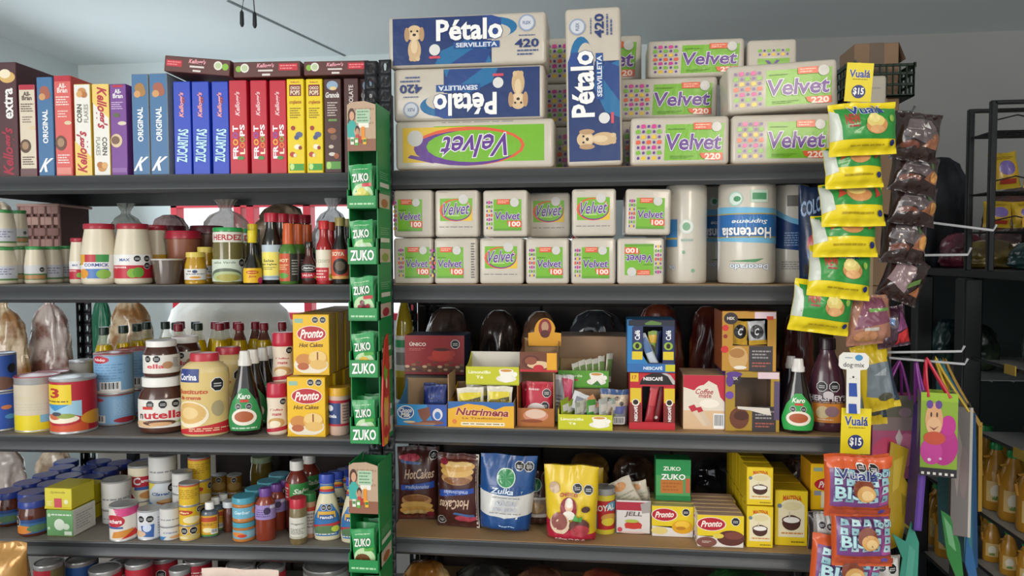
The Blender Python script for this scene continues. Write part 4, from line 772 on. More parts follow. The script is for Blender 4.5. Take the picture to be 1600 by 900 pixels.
# condensed and evaporated milk cans
GCN = 'milk and dessert cans on the fourth shelf'
carn = [('r', 0, 0, 1, 1, '#dcd3b8'), ('p', [(.0, 1), (.1, 1), (.25, .3), (.5, .02), (0, 0)], '#e4dfd2'), ('p', [(0, 1), (.08, 1), (.12, .5), (.4, .08), (0, 0)], '#b82838'), ('r', .34, .42, 1, .74, '#b82838'), ('t', 'C', .45, .6, .16, .24, '#f2ecec', dict(b=.05)), ('t', 'arnation', .72, .6, .36, .1, '#f2ecec', dict(b=.03)), ('r', .4, .32, 1, .42, '#3b5fa0'), ('e', .7, .15, .2, .12, '#c48a50')]
lech = [('r', 0, 0, 1, 1, '#ddd6cc'), ('p', [(.3, 1), (1, 1), (1, .8), (.4, .72)], '#d24a86'), ('e', .3, .6, .24, .2, '#b82838'), ('t', 'Lechera', .3, .6, .36, .14, '#f2ecec', dict(b=.04, sh=.2)), ('r', .1, .36, .5, .42, '#3b5fa0'), ('p', [(.25, .06), (.75, .1), (.7, .34), (.3, .26)], '#d08a3a'), ('p', [(.45, .02), (.85, .12), (.75, .32)], '#c33028')]
evap = [('r', 0, 0, 1, 1, '#d3d6dc'), ('o', .3, .75, .09), ('o', .52, .75, .09), ('p', [(.3, .5), (.62, .55), (.6, .05), (.35, .1)], '#3a62a4'), ('e', .25, .2, .17, .12, '#d5b394'), ('c', .45, .42, .1, '#c9d4e8'), ('l', .7, .1, .95, .8, 7, '#8d93a0')]
cake = [('r', 0, 0, 1, 1, '#cfd6dc'), ('t', 'Clavel', .45, .55, .4, .13, '#35609c', dict(sh=.3, b=.03)), ('o', .7, .78, .1), ('p', [(0, 1), (.35, 1), (.2, .7), (0, .72)], '#d6c84a'), ('p', [(0, .25), (.4, .1), (.3, 0), (0, 0)], '#3a7fb8'), ('e', .62, .2, .25, .12, '#a9683c'), ('e', .62, .24, .22, .07, '#dcb27a')]
wht = [('r', 0, 0, 1, 1, '#cfcecb'), ('l', .2, .3, .8, .45, 1, '#8a8c90'), ('r', .8, .1, .95, .6, '#aeb0b4')]
wht2 = [('r', 0, 0, 1, 1, '#cfcecb'), ('t', 'Crema', .5, .6, .4, .16, '#48669c', dict(sh=.3, b=.02)), ('p', [(0, .2), (.4, .3), (.3, 0), (0, 0)], '#3a7fb8'), ('e', .7, .2, .22, .14, '#caa070')]
yel = [('r', 0, 0, 1, 1, '#d9b226'), ('l', .15, .3, .85, .8, 5, '#a8822a'), ('r', 0, .93, 1, 1, '#c8523c')]
yel2 = [('r', 0, 0, 1, 1, '#d9b226'), ('e', .35, .7, .26, .14, '#b8352c'), ('t', 'flan', .35, .7, .3, .12, '#f2e0a0', dict(b=.04, sh=.2)), ('e', .6, .28, .28, .2, '#e8d9a8'), ('o', .82, .78, .09)]
yel3 = [('r', 0, 0, 1, 1, '#d3a527'), ('o', .35, .7, .11), ('o', .62, .7, .11), ('e', .55, .25, .3, .18, '#c9b878'), ('e', .3, .2, .16, .1, '#e0d2a0')]
def cs(lab, x0, x1, yt, zb, d, col, L, grp=GCN, **k): return can('tin_can', lab, LU, x0, x1, yt, zb, d, col, L, grp, **k)
def dc(px, py, r=.02): return dep(LU, px, py, S4) + r
d = dc(181, 819, .03); o, zt = cs('white can with grey print, lower one at the back left', 163, 202, 792, S4, d, '#cfcecb', wht); cs('tall white can stacked beside the red and cream can', 161, 201, 748, zt + .0005, d, '#cfcecb', wht)
d = dc(218, 819, .03); o, zt = cs('red and cream can below the upper red and cream can', 198, 238, 779, S4, d, '#b82838', carn); cs('red and cream can stacked on top with white script letter', 197, 239, 724, zt + .0005, d, '#dcd3b8', carn, turn=-8)
d = dc(195, 844); cs('white and pink can with red oval, front left of the cans', 174, 214, 786, S4, d, '#ddd6cc', lech)
d = dc(233, 843); cs('white and blue can with two black seals, in the front row', 215, 250, 793, S4, d, '#d3d6dc', evap)
d = dc(256, 817, .03); o, zt = cs('white and blue can at the bottom of the tall stack', 237, 276, 788, S4, d, '#cfd6dc', cake); o, zt = cs('can with cake picture in the middle of the tall stack', 237, 276, 748, zt + .0005, d, '#cfd6dc', cake); cs('white grey can on top of the tall stack', 237, 277, 709, zt + .0005, d, '#cfcecb', wht)
d = dc(266, 844); o, zt = cs('small white can with blue script at the front, lower one', 251, 281, 819, S4, d, '#cfcecb', wht2); cs('small plain white can stacked at the front', 251, 281, 790, zt + .0005, d, '#cfcecb', wht)
d = dc(290, 830, .03); o, zt = cs('small white can at the bottom behind the yellow stack', 272, 301, 800, S4, d, '#cfcecb', wht); o, zt = cs('small white can in the middle behind the yellow stack', 272, 301, 768, zt + .0005, d, '#cfcecb', wht2); cs('small white can on top behind the yellow stack', 273, 302, 736, zt + .0005, d, '#cfcecb', wht)
d = dc(294, 845); o, zt = cs('gold and yellow can with two seals at the bottom of the front stack', 280, 310, 817, S4, d, '#d3a527', yel3); o, zt = cs('yellow can with red oval in the middle of the front stack', 280, 309, 787, zt + .0005, d, '#d9b226', yel2); cs('plain yellow can on top of the front stack', 279, 308, 753, zt + .0005, d, '#d9b226', yel)
d = dc(312, 822, .04); o, zt = cs('yellow can at the bottom of the rear stack', 297, 329, 786, S4, d, '#d3a527', yel3); o, zt = cs('yellow can in the middle of the rear stack', 297, 329, 748, zt + .0005, d, '#d9b226', yel2); cs('plain yellow can on top of the rear stack', 297, 329, 712, zt + .0005, d, '#d9b226', yel)
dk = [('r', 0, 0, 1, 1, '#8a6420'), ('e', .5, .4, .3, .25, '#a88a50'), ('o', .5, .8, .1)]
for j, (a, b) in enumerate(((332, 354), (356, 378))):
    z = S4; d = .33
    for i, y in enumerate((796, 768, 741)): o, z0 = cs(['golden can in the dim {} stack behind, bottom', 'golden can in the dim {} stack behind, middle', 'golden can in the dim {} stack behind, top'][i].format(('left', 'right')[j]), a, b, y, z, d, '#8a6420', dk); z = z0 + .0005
# vanilla bottles
van = [('r', 0, 0, 1, 1, '#d3a02c'), ('r', .08, .7, .92, .92, '#b8492f'), ('l', .12, .5, .9, .64, 2, '#7a5a20'), ('e', .45, .3, .25, .12, '#eadfb0'), ('r', 0, 0, 1, .08, '#4d8a3c'), ('b', .6, .1, .95, .34)]
for i, (a, b, yt, yb) in enumerate(((310, 337, 784, 841), (325, 349, 777, 832), (338, 361, 772, 826))):
    d = dep(LU, (a + b) / 2, yb, S4) + .02
    vessel('vanilla_bottle', ['flat grey vanilla bottle with yellow label in front', 'flat grey vanilla bottle just behind the front one', 'rearmost flat grey vanilla bottle'][i], 'bottle', LU, a, b, yt, S4, d, [('body', M('#56606c', .15, coat=.5), [(0, 0), (.95, 0), (1, .02), (1, .66), (.9, .74), (.5, .78), (.42, .8)]), ('cap', WHITE, [(.45, .79), (.52, .795), (.52, .985), (.48, 1), (0, 1)])], dict(z=(.04, .64), span=140, L=van), 'flat vanilla bottles', .75, seg=24)
vessel('sauce_jar', 'small dark jar with white lid between vanilla bottles and teal lids', 'jar', LU, 349, 370, 782, S4, dep(LU, 359, 833, S4) + .02, [('body', JM, MJR), ('lid', PL('#c9ced2'), [(.9, .81), (1, .815), (1, .975), (.95, 1), (0, 1)])])
# baby food jars with teal lids
bf = [('r', 0, 0, 1, 1, '#6fb0c8'), ('t', 'Gerber', .45, .55, .5, .3, '#cfe6ee', dict(sh=.2, b=.03)), ('e', .85, .6, .1, .3, '#dd8a3c')]
bf2 = [('r', 0, 0, 1, 1, '#74aec4'), ('e', .3, .5, .22, .3, '#d88a45'), ('e', .45, .35, .14, .2, '#c8442f'), ('l', .6, .2, .95, .8, 4, '#b8d8e2')]
TEAL = PL('#4f9fb4'); BFJ = [(0, 0), (.93, 0), (1, .04), (1, .16), (.97, .18), (.97, .62), (1, .64), (1, .7), (.9, .76)]
ORG = PL('#b8763a')
dbf = dc(382, 846); Z = [None, None]
def bfj(lab, x0, x1, yt, zb, d, L): return vessel('baby_food_jar', lab, 'jar', LU, x0, x1, yt, zb, d, [('body', ORG, BFJ), ('lid', TEAL, [(.92, .75), (1, .76), (1, .97), (.96, 1), (0, 1)])], dict(z=(.18, .62), span=360, L=_wrap(L, 170) if False else [('r', 0, 0, 1, 1, '#6fb0c8')] + _wrap(L, 170)), 'baby food jars with teal lids')
for i in range(4):
    dd = dbf + i * .062; sx = i * 9
    o, zt = bfj(['lower baby food jar with teal lid in front', 'lower baby food jar with teal lid, second in its row', 'lower baby food jar with teal lid, third in its row', 'lower baby food jar with teal lid, rearmost'][i], 365 + sx, 399 + sx - i * 1.2, 812, S4, dd, bf2) if i == 0 else (None, None)
    if i == 0: f0, z0 = o, zt; f1, _ = bfj('upper baby food jar with teal lid in front', 365, 399, 774, zt + .0005, dd, bf); xx = LU.frame(365, 399, 812, S4, dd); xc = (xx[0] + xx[1]) / 2
    else:
        put(dup(f0, ['', 'lower baby food jar with teal lid, second in its row', 'lower baby food jar with teal lid, third in its row', 'lower baby food jar with teal lid, rearmost'][i]), LU, xc + .006 * i, dd, S4)
        put(dup(f1, ['', 'upper baby food jar with teal lid, second in its row', 'upper baby food jar with teal lid, third in its row', 'upper baby food jar with teal lid, rearmost'][i]), LU, xc + .006 * i, dd, z0 + .0005)
# chilli sauce bottles with purple caps
CHI = M('#8a3a28', .15, coat=.5); PUR = PL('#6b4390')
chi = [('r', 0, 0, 1, 1, '#9a86bd'), ('l', .2, .15, .7, .75, 4, '#5d4c8a'), ('c', .6, .6, .12, '#3a2c4e'), ('r', .7, .75, .95, .95, '#d8d4e4')]
for i in range(3):
    a, b, yt = ((400, 430, 762), (419, 446, 756), (435, 459, 750))[i]
    vessel('chilli_sauce_bottle', ['red chilli sauce bottle with purple cap in front', 'second red chilli sauce bottle with purple cap', 'rearmost red chilli sauce bottle with purple cap'][i], 'bottle', LU, a, b, yt, S4, dc(415, 846) + i * .065, [('body', CHI, [(0, 0), (.9, 0), (1, .03), (1, .56), (.96, .62), (.96, .72), (.6, .82), (.5, .85)]), ('cap', PUR, [(.52, .84), (.6, .845), (.6, .98), (.56, 1), (0, 1)])], dict(z=(.42, .7), span=170, L=chi), 'chilli sauce bottles with purple caps', .85)
bigl = [('r', 0, 0, 1, 1, '#3a8a48'), ('r', 0, 0, .3, 1, '#b8323a'), ('l', .04, .1, .26, .8, 4, '#e8dcdc'), ('t', 'Salsa', .65, .55, .5, .3, '#e0ead8', dict(sh=.3, b=.03)), ('p', [(.5, 0), (1, 0), (1, .4)], '#dfe4d4')]
for a, b, yt, d, lab in ((445, 480, 719, dc(462, 833, .03), 'big brown sauce bottle with white cap and green label'), (468, 500, 710, dc(462, 833, .03) + .09, 'big brown sauce bottle with white cap behind, in shadow')):
    vessel('brown_sauce_bottle', lab, 'bottle', LU, a, b, yt, S4, d, [('body', M('#6a2c22', .15, coat=.5), [(0, 0), (.93, 0), (1, .02), (1, .68), (.9, .76), (.62, .83), (.5, .87)]), ('cap', PL('#d5d2cd'), [(.52, .865), (.6, .87), (.6, .985), (.56, 1), (0, 1)])], dict(z=(.46, .7), span=180, L=bigl), 'big brown sauce bottles')
spi = [('r', 0, 0, 1, 1, '#d5d2c8'), ('t', 'Oregano', .45, .7, .6, .12, '#4a4a44', dict(sh=.3)), ('l', .15, .2, .8, .5, 4, '#77776e'), ('r', .1, .03, .7, .1, '#b7b3a4')]
vessel('spice_jar', 'spice jar with bright red cap and white label', 'jar', LU, 453, 479, 777, S4, dep(LU, 466, 852, S4) + .02, [('body', M('#7a6a48', .3, coat=.4, var=.4, vscale=180), [(0, 0), (.95, 0), (1, .02), (1, .76), (.92, .8)]), ('lid', PL('#b8263a'), [(.92, .79), (.96, .795), (.96, .985), (.92, 1), (0, 1)])], dict(z=(.14, .6), span=150, L=spi))
vessel('spice_jar', 'spice jar with green cap between red cap and dressing', 'jar', LU, 474, 494, 769, S4, dep(LU, 484, 842, S4) + .02, [('body', PL('#b98a6a'), [(0, 0), (.95, 0), (1, .02), (1, .8), (.92, .82)]), ('lid', PL('#2f7a3e'), [(.92, .81), (.98, .815), (.98, .985), (.94, 1), (0, 1)])], dict(z=(.1, .7), span=150, col='#c9c0bc', L=[('l', .1, .2, .9, .8, 5, '#8a7a74'), ('r', 0, .85, 1, 1, '#b8402c')]))
# salad dressing bottles with blue caps
DRS = PL('#d8cfae'); drl = [('p', [(.12, 0), (.88, 0), (1, .25), (.98, .6), (.72, 1), (.28, 1), (.02, .6), (0, .25)], '#2f6fae'), ('o', .4, .9, .09), ('o', .6, .9, .09), ('r', .2, .58, .8, .78, '#d9a83a'), ('r', .26, .52, .74, .68, '#35588e'), ('t', 'ranch', .5, .6, .4, .1, '#e8ecf2', dict(b=.04)), ('p', [(.02, .34), (.98, .44), (.98, .34), (.02, .26)], '#b8363a'), ('e', .45, .2, .38, .14, '#5a7a52'), ('e', .78, .22, .14, .1, '#c3cf4a'), ('l', .15, .03, .8, .1, 1, '#e4e4da')]
ndl = [('r', 0, 0, 1, 1, '#2f6fae'), ('e', .5, .55, .3, .3, '#d9a83a'), ('r', .15, .2, .85, .5, '#b8363a')]
DR = [(0, 0), (.8, 0), (.95, .02), (1, .1), (1, .22), (.92, .42), (.72, .6), (.56, .7), (.52, .76), (.5, .86)]
for i in range(4):
    a, b, yt = ((489, 531, 740), (505, 546, 736), (519, 558, 732), (531, 568, 728))[i]
    vessel('dressing_bottle', ['salad dressing bottle with blue cap and salad label, front of its row', 'second salad dressing bottle of the receding row', 'third salad dressing bottle of the receding row', 'rearmost salad dressing bottle of the receding row'][i], 'bottle', LU, a, b, yt, S4, dep(LU, 508, 847, S4) + .025 + i * .085, [('body', DRS, DR), ('cap', PL('#2f45a4'), [(.5, .855), (.58, .86), (.58, .985), (.54, 1), (0, 1)])], [dict(z=(.08, .56), span=140, L=drl, nv=8), dict(z=(.71, .85), span=220, L=ndl, name='neck_label')], 'salad dressing bottles', .6)
vessel('dressing_bottle', 'salad dressing bottle half hidden behind the lower sachet strip', 'bottle', LU, 533, 574, 744, S4, dep(LU, 550, 850, S4) + .02, [('body', DRS, DR), ('cap', PL('#2f45a4'), [(.5, .855), (.58, .86), (.58, .985), (.54, 1), (0, 1)])], [dict(z=(.08, .56), span=140, L=drl, nv=8), dict(z=(.71, .85), span=220, L=ndl, name='neck_label')], 'salad dressing bottles', .6)
vessel('pickle_jar', 'pickle jar with pale lid in the dim back', 'jar', LU, 392, 426, 712, S4, .38, [('body', M('#6b5a20', .15, coat=.4), JAR), ('lid', PL('#9fb08a'), lidp(.85, .9))])
blob_bag('bread_bag', 'cloudy bread bag behind the blue lidded jars', 'bag', LU, 56, 116, 700, 800, .62, M2('#8f7660', '#d8c8b2', 10), 12, GBB, neck=False)
blob_bag('grocery_bag', 'pale clear bag with red and green goods behind the jars', 'bag', LU, -34, 40, 698, 800, .6, M('#b3a7a2', .2, coat=.6, bump=.5, bscale=18, var=.4), 13, None, neck=False)

# ================================================================== LEFT UNIT, BOTTOM SHELF
def c5(lab, x0, x1, yt, d, col, L, body=None): return can('tin_can', lab, LU, x0, x1, yt, S5, d, col, L, 'cans on the bottom shelf of the left unit', TIN, hi=.93)
RC = '#b5293a'
rl = [('r', 0, 0, 1, 1, RC), ('l', .2, .75, .8, .88, 2, '#e8c8c4'), ('e', .5, .4, .3, .2, '#c98a4a')]
gl = [('r', 0, 0, 1, 1, RC), ('r', .55, 0, 1, 1, '#7a7048'), ('t', 'Atun', .3, .8, .3, .1, '#eee', dict(b=.03))]
c5('red can with shiny silver rim, leftmost on the bottom shelf', 58, 98, 877, .06, RC, gl)
c5('wide blue can on the bottom shelf beside the leftmost red can', 100, 148, 872, .1, '#2a64a8', [('r', 0, 0, 1, 1, '#2a64a8'), ('r', 0, 0, .2, 1, '#d8dce4'), ('r', 0, .75, 1, 1, '#27508e'), ('r', .2, .3, 1, .5, '#4a9ac8')])
c5('red can with silver rim, in front right of the blue can', 143, 188, 886, .05, RC, rl)
c5('red can behind, partly covered by the silver rimmed red can', 172, 205, 876, .14, RC, rl)
c5('red can with grey side print, under the splash of light', 199, 238, 876, .09, RC, [('r', 0, 0, 1, 1, RC), ('l', .7, .3, .9, .8, 5, '#c8a0a0')])
c5('tall red can with bean picture at the back', 238, 276, 868, .17, RC, [('r', 0, 0, 1, 1, RC), ('e', .5, .3, .35, .3, '#8a7a48'), ('o', .45, .8, .1)])
c5('small red can with silver rim in front of the bean can', 267, 298, 887, .05, RC, rl)
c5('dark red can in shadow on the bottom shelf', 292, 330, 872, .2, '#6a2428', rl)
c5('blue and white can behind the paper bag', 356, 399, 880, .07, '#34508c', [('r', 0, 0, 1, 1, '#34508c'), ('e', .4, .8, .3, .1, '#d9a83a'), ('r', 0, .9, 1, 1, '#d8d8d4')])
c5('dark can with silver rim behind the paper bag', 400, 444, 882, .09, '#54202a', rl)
c5('large white can with dark picture beside the sachet strip', 476, 546, 880, .1, '#c9cfca', [('r', 0, 0, 1, 1, '#c9cfca'), ('e', .5, .75, .3, .14, '#2c302c')])
# goods standing on the floor side in front of the bottom shelf
GOLD = M('#b8894a', .25, metal=.25, coat=.4, bump=.5, bscale=20, var=.3, vscale=14)
fz = LU.at(20, 1010, -.12).z
mb = MB(); w = .34; mb.rbox(-w / 2, w / 2, 0, .2, 0, fz, KRAFT, .004); mb.rbox(-w / 2, w / 2, -.001, .201, fz * .93, fz, KRAFT, .001)
o = tag(mb.build('cardboard_box'), 'plain cardboard box on the floor under the golden bag', 'box'); put(o, LU, LU.at(0, 900, -.12).x, -.24, 0)
pouch('snack_bag', 'golden foil bag with serrated top in the lower left corner', 'bag', LU, -40, 45, 845, 1010, -.14, .1, '#', (), None, zb=fz + .001, seed=21, wr=.008, mf=lambda c: GOLD)
fz2 = LU.at(375, 1000, -.14).z
mb = MB(); mb.rbox(-.13, .13, 0, .2, 0, fz2, KRAFT, .004); mb.rbox(-.13, .13, -.001, .201, fz2 * .93, fz2, KRAFT, .001)
o = tag(mb.build('cardboard_box'), 'plain cardboard box on the floor under the pale paper bag', 'box'); put(o, LU, LU.at(375, 900, -.14).x, -.26, 0)
pouch('paper_bag', 'pale pinkish paper bag at the bottom edge in front of cans', 'bag', LU, 316, 436, 890, 1000, -.15, .1, '#', (), None, zb=fz2 + .001, seed=23, wr=.004, pinch=.02, mf=lambda c: M('#d8c4b8', .8, var=.05))
# ================================================================== SACHET DISPLAY STRIPS between the two units
GRN = '#1f8a48'; DG = '#14613a'
def zk(cx, cy, w, h): return ('t', 'ZUKO', cx, cy, w, h, '#eef2ea', dict(b=.06, ol=('#155a34', .035), rise=.05))
hdr = [('r', 0, 0, 1, 1, '#b59a80'), ('l', .1, .55, .95, .95, 4, '#9a7f68'), ('r', 0, 0, 1, .26, '#8a5a44'), ('r', .32, .6, .8, .9, '#a9c4a8'), ('l', .36, .62, .76, .88, 4, '#5f8a68'), ('r', .4, .5, .76, .6, '#e4e2d8'),
       ('e', .16, .78, .13, .15, '#4a2f22'), ('e', .12, .62, .1, .14, '#4a2f22'), ('e', .17, .76, .085, .1, '#c99a7c'), ('p', [(.02, .3), (.32, .3), (.34, .55), (.24, .66), (.1, .66), (0, .55)], '#35a39a'), ('p', [(.28, .5), (.38, .32), (.32, .28), (.24, .42)], '#c99a7c'), ('e', .36, .46, .08, .09, '#3b261d'), ('e', .36, .42, .06, .07, '#b98a6c'), ('p', [(.28, .26), (.44, .26), (.42, .36), (.3, .36)], '#b8423c'),
       ('r', .5, .24, .62, .52, '#dd8a22'), ('r', .51, .52, .61, .56, '#e8d9b8'), ('r', .12, .14, .24, .3, '#d8dcd0'), ('r', .27, .12, .39, .28, '#5aa848'), ('r', .4, .18, .5, .32, '#a8322c'), ('r', .56, .14, .68, .28, '#e2b02c'), ('r', .13, .2, .23, .26, '#4a8a4a'), ('r', .28, .18, .38, .24, '#dfe8d4'), ('r', .57, .19, .67, .25, '#3a7a3c')]
FR = dict(guava=('#d6cf62', '#a9b83e'), soursop=('#cfe0cc', '#8fb88a'), grape=('#6a1a2a', '#8e2a38'), mango=('#e0b848', '#d98f2c'), coco=('#e6e8e0', '#c5d2bc'), tamarind=('#6a4428', '#caa878'))
def sach(f):
    a, b = FR[f]; fr = [('e', .35, .2, .24, .14, a), ('e', .62, .24, .22, .13, b), ('e', .48, .34, .2, .1, a)]
    if f == 'grape': fr = [('e', x, y, .1, .07, c) for x, y, c in ((.25, .15, a), (.42, .12, b), (.6, .16, a), (.33, .27, b), (.52, .27, a), (.7, .27, b), (.45, .38, a))]
    if f == 'tamarind': fr = [('e', .42, .22, .34, .17, a), ('e', .6, .14, .2, .08, b)]
    return [('r', .02, .03, .98, .97, '#2c9450'), ('e', .5, .26, .46, .28, '#bfdcae')] + fr + [('l', .2, .86, .85, .9, 1, '#bfe0b8'), zk(.48, .68, .74, .2), ('r', .55, .46, .95, .54, '#c8404a' if f in ('guava', 'grape') else '#5aa848')]
def strip(lab, x0, x1, xs, ytop, yhead, comps, ybot, d, fruit=None):
    xm = (x0 + x1) / 2; X0, X1 = RU.at(x0, (ytop + ybot) / 2, d).x, RU.at(x1, (ytop + ybot) / 2, d).x; w = X1 - X0; dp = .105
    Z = lambda y: RU.at(xm, y, d).z
    zb, zt, zh = Z(ybot), Z(ytop), Z(yhead); root = empty('sachet_display_strip', lab, 'display strip', 'cardboard sachet strips on the shelf posts'); put(root, RU, (X0 + X1) / 2, d, 0)
    g = PR(GRN); gd = PR('#18713c'); t = .0022
    mb = MB(); mb.rbox(-w / 2, w / 2, dp - t, dp, zb, zt - .012, gd, .0005); mb.build('back_panel', root)
    def sidep(x, nm, pics):
        mb = MB(); mb.rbox(x - t / 2, x + t / 2, .004, dp, zb, zt - .004, g, .0004)
        if pics:
            L = []
            n = len(comps); H = zt - zb
            for k, (y0, y1, _f, _w) in enumerate(comps):
                a, b = (Z(y1) - zb) / H, (Z(y0) - zb) / H; q = b - a
                L += [('r', .1, a + q * .05, .9, a + q * .3, '#c9b8a4'), ('e', .5, a + q * .14, .26, q * .08, ('#a86a3c', '#8a9a3c', '#a8323c', '#c98a4a')[k % 4]), ('l', .15, a + q * .55, .85, a + q * .7, 4, '#7fb88a'), ('r', .15, a + q * .42, .85, a + q * .5, '#d8d8c8')]
            decal(mb, L, lambda u, v, o: (x + t / 2 + o, .004 + u * (dp - .004), zb + v * (zt - zb - .004)), .1)
        mb.build(nm, root)
    sidep(-w / 2, 'side_panel', False); sidep(w / 2, 'side_panel', True)
    mb = MB(); mb.prism([(-w / 2, zh), (w / 2, zh), (w / 2, zt - .008), (w * .1, zt), (-w * .35, zt - .002), (-w / 2, zt - .008)], -.002, 0, PR('#b59a80')); hh = zt - .008 - zh
    decal(mb, hdr, lambda u, v, o: ((u - .5) * w, -.002 - o, zh + v * hh), w / hh); mb.build('header_card', root)
    out = []
    for k, (y0, y1, f, word) in enumerate(comps):
        zc = Z(y1); ph = Z(y1 - (27 if word else 20)) - zc; mb = MB()
        mb.rbox(-w / 2, w / 2, -.006, dp, zc, zc + t, g, .0004); mb.rbox(-w / 2, w / 2, -.008, -.006, zc, zc + ph, g, .0006)
        for s_ in (-1, 1): mb.rbox(s_ * w / 2 - t / 2, s_ * w / 2 + t / 2, -.007, .02, zc, zc + ph * 1.5, g, .0005)
        decal(mb, [zk(.5, .52, .84, .62)] if word else [('l', .08, .2, .92, .5, 1, '#a9d4a8'), ('r', 0, .05, 1, .12, '#156a38')], lambda u, v, o: ((u - .5) * w, -.008 - o, zc + v * ph), w / ph)
        mb.build('pocket', root); out.append((zc + t, f, k))
    if fruit:
        ya, yb = fruit; za, zb_ = Z(yb), Z(ya); H = zb_ - za; mb = MB()
        pl = [(.008, 0), (.05, .02), (.062, .3), (.058, .7), (.05, 1), (.03, .94), (.012, .7), (.0, .3)]
        mb.prismx([(y, za + q * H) for y, q in pl], w / 2 + .004, w / 2 + .0075, PR('#c43a2c'))
        decal(mb, [('p', [(.1, 0), (.7, 0), (.8, .3), (.2, .3)], '#dda62c'), ('e', .45, .12, .3, .06, '#c9302c'), ('e', .5, .36, .38, .1, '#e0a92e'), ('e', .55, .52, .36, .1, '#c43a2c'), ('e', .45, .66, .3, .08, '#7fae3a'), ('e', .6, .78, .25, .1, '#d8452f'), ('e', .55, .56, .12, .05, '#eed9b0')], lambda u, v, o: (w / 2 + .0075 + o, .004 + u * .05, za + v * H), .2)
        mb.build('fruit_cutout', root)
    names = dict(guava='pale green fruit', soursop='pale white fruit', grape='dark red grapes', mango='yellow mango', coco='white coconut', tamarind='brown tamarind')
    for zc, f, k in out:
        sw, sh = w * .82, .092
        for j in range(3):
            m = pouch_mesh(sw, sh, .012, '#2c9450', sach(f) if j == 0 else [], seed=k * 5 + j, wr=.0016, nx=10, ny=12)
            o = tag(m.build('drink_sachet', angle=60), ['front green sachet with {} in {}', 'second green sachet with {} in {}', 'rearmost green sachet with {} in {}'][j].format(names[f], 'tall strip' if len(comps) > 3 else 'lower strip') + ', ' + ORD[k] + ' pocket down', 'sachet', 'drink sachets in the strips')
            put(o, RU, (X0 + X1) / 2 + (.001, -.002, .002)[j], d + (.009, .034, .06)[j], zc + .0042, (1, -2, 2)[j], (4, -3, -5)[j], (-4, -2, 1)[j])
DST = -.115
strip('tall green cardboard strip of drink sachets hanging between the units', 546, 590, 608, 158, 236, [(236, 326, 'guava', False), (326, 413, 'soursop', True), (413, 501, 'grape', False), (501, 589, 'mango', True), (589, 692, 'coco', True)], 695, DST, (525, 698))
strip('second green cardboard strip with picture header at the lower post', 547, 592, 608, 722, 802, [(802, 893, 'tamarind', False), (893, 985, 'guava', True)], 990, DST)
# hooks that carry the strips
for y, lab in ((150, 'thin wire hook holding the tall sachet strip'), (715, 'thin wire hook holding the lower sachet strip')):
    p = RU.at(568, y, DST + .105); mb = MB(); mb.tube([(0, .012, -.02), (0, .01, .01), (.002, .004, .014), (.002, -.002, .0), (.002, -.002, -.02)], .0016, M('#8a8c8e', .3, metal=.8), 6)
    o = tag(mb.build('wire_hook'), lab, 'hook', 'strip hooks'); put(o, RU, p.x, -.02, p.z)

# ================================================================== RIGHT UNIT, TOP SHELF: napkin packs
T1, T2, T3, T4, T5 = zR
PAPER = '#c3bbae'
pup = [('e', .5, .3, .3, .32, '#c9aa80'), ('e', .35, .06, .1, .07, '#c9aa80'), ('e', .65, .06, .1, .07, '#d2b68e'), ('e', .5, .78, .36, .22, '#d2b68e'), ('e', .16, .74, .12, .2, '#b3906a'), ('e', .84, .74, .12, .2, '#b3906a'), ('e', .5, .7, .2, .12, '#dec6a2'), ('e', .5, .73, .08, .04, '#3a2a22'), ('e', .36, .83, .05, .03, '#2e221c'), ('e', .64, .83, .05, .03, '#2e221c'), ('e', .5, .4, .16, .2, '#dcc49e')]
def inbox(L, x0, y0, x1, y1):
    out = []; a, b = x1 - x0, y1 - y0
    for l in L: out.append(('e', x0 + l[1] * a, y0 + l[2] * b, l[3] * a, l[4] * b, l[5]))
    return out
NV = '#1b3369'
petalo = [('r', .03, .04, .66, .96, NV), ('p', [(.3, .04), (.66, .04), (.62, .4), (.5, .5), (.34, .3)], '#1d6a9c'), ('p', [(.4, .04), (.62, .04), (.66, .3), (.55, .34)], '#20407f'), ('e', .68, .72, .14, .2, '#1d6a9c'), ('e', .66, .64, .12, .16, PAPER), ('r', .35, .5, .68, .92, NV), ('p', [(.66, .96), (.72, .9), (.72, .6), (.64, .5), (.6, .96)], '#27478a')] + inbox(pup, .1, .12, .24, .82) + [('t', 'Pétalo', .52, .7, .42, .42, '#efefee', dict(b=.045, ol=('#1d3468', .02), rise=.03)), ('r', .42, .33, .71, .46, '#1f4c8c'), ('t', 'SERVILLETA', .565, .395, .26, .09, '#d8dde6', dict(b=.03)), ('c', .3, .32, .035, '#d8d8d6'), ('r', .265, .15, .335, .2, '#c8485a'), ('c', .88, .78, .052, '#8f9db8'), ('c', .88, .78, .042, '#c8ccd4'), ('t', 'FLEX', .88, .78, .05, .06, '#5a6a90', dict(b=.03)), ('l', .83, .52, .93, .56, 1, '#4a5a88'), ('t', '420', .88, .39, .15, .17, '#24386e', dict(b=.04)), ('l', .82, .14, .95, .28, 2, '#4a5a88')]
GRE = '#6fae1c'; PU = '#5a2a86'; OR = '#d8562f'; PINK = '#c8308a'; YEL = '#dcb82a'
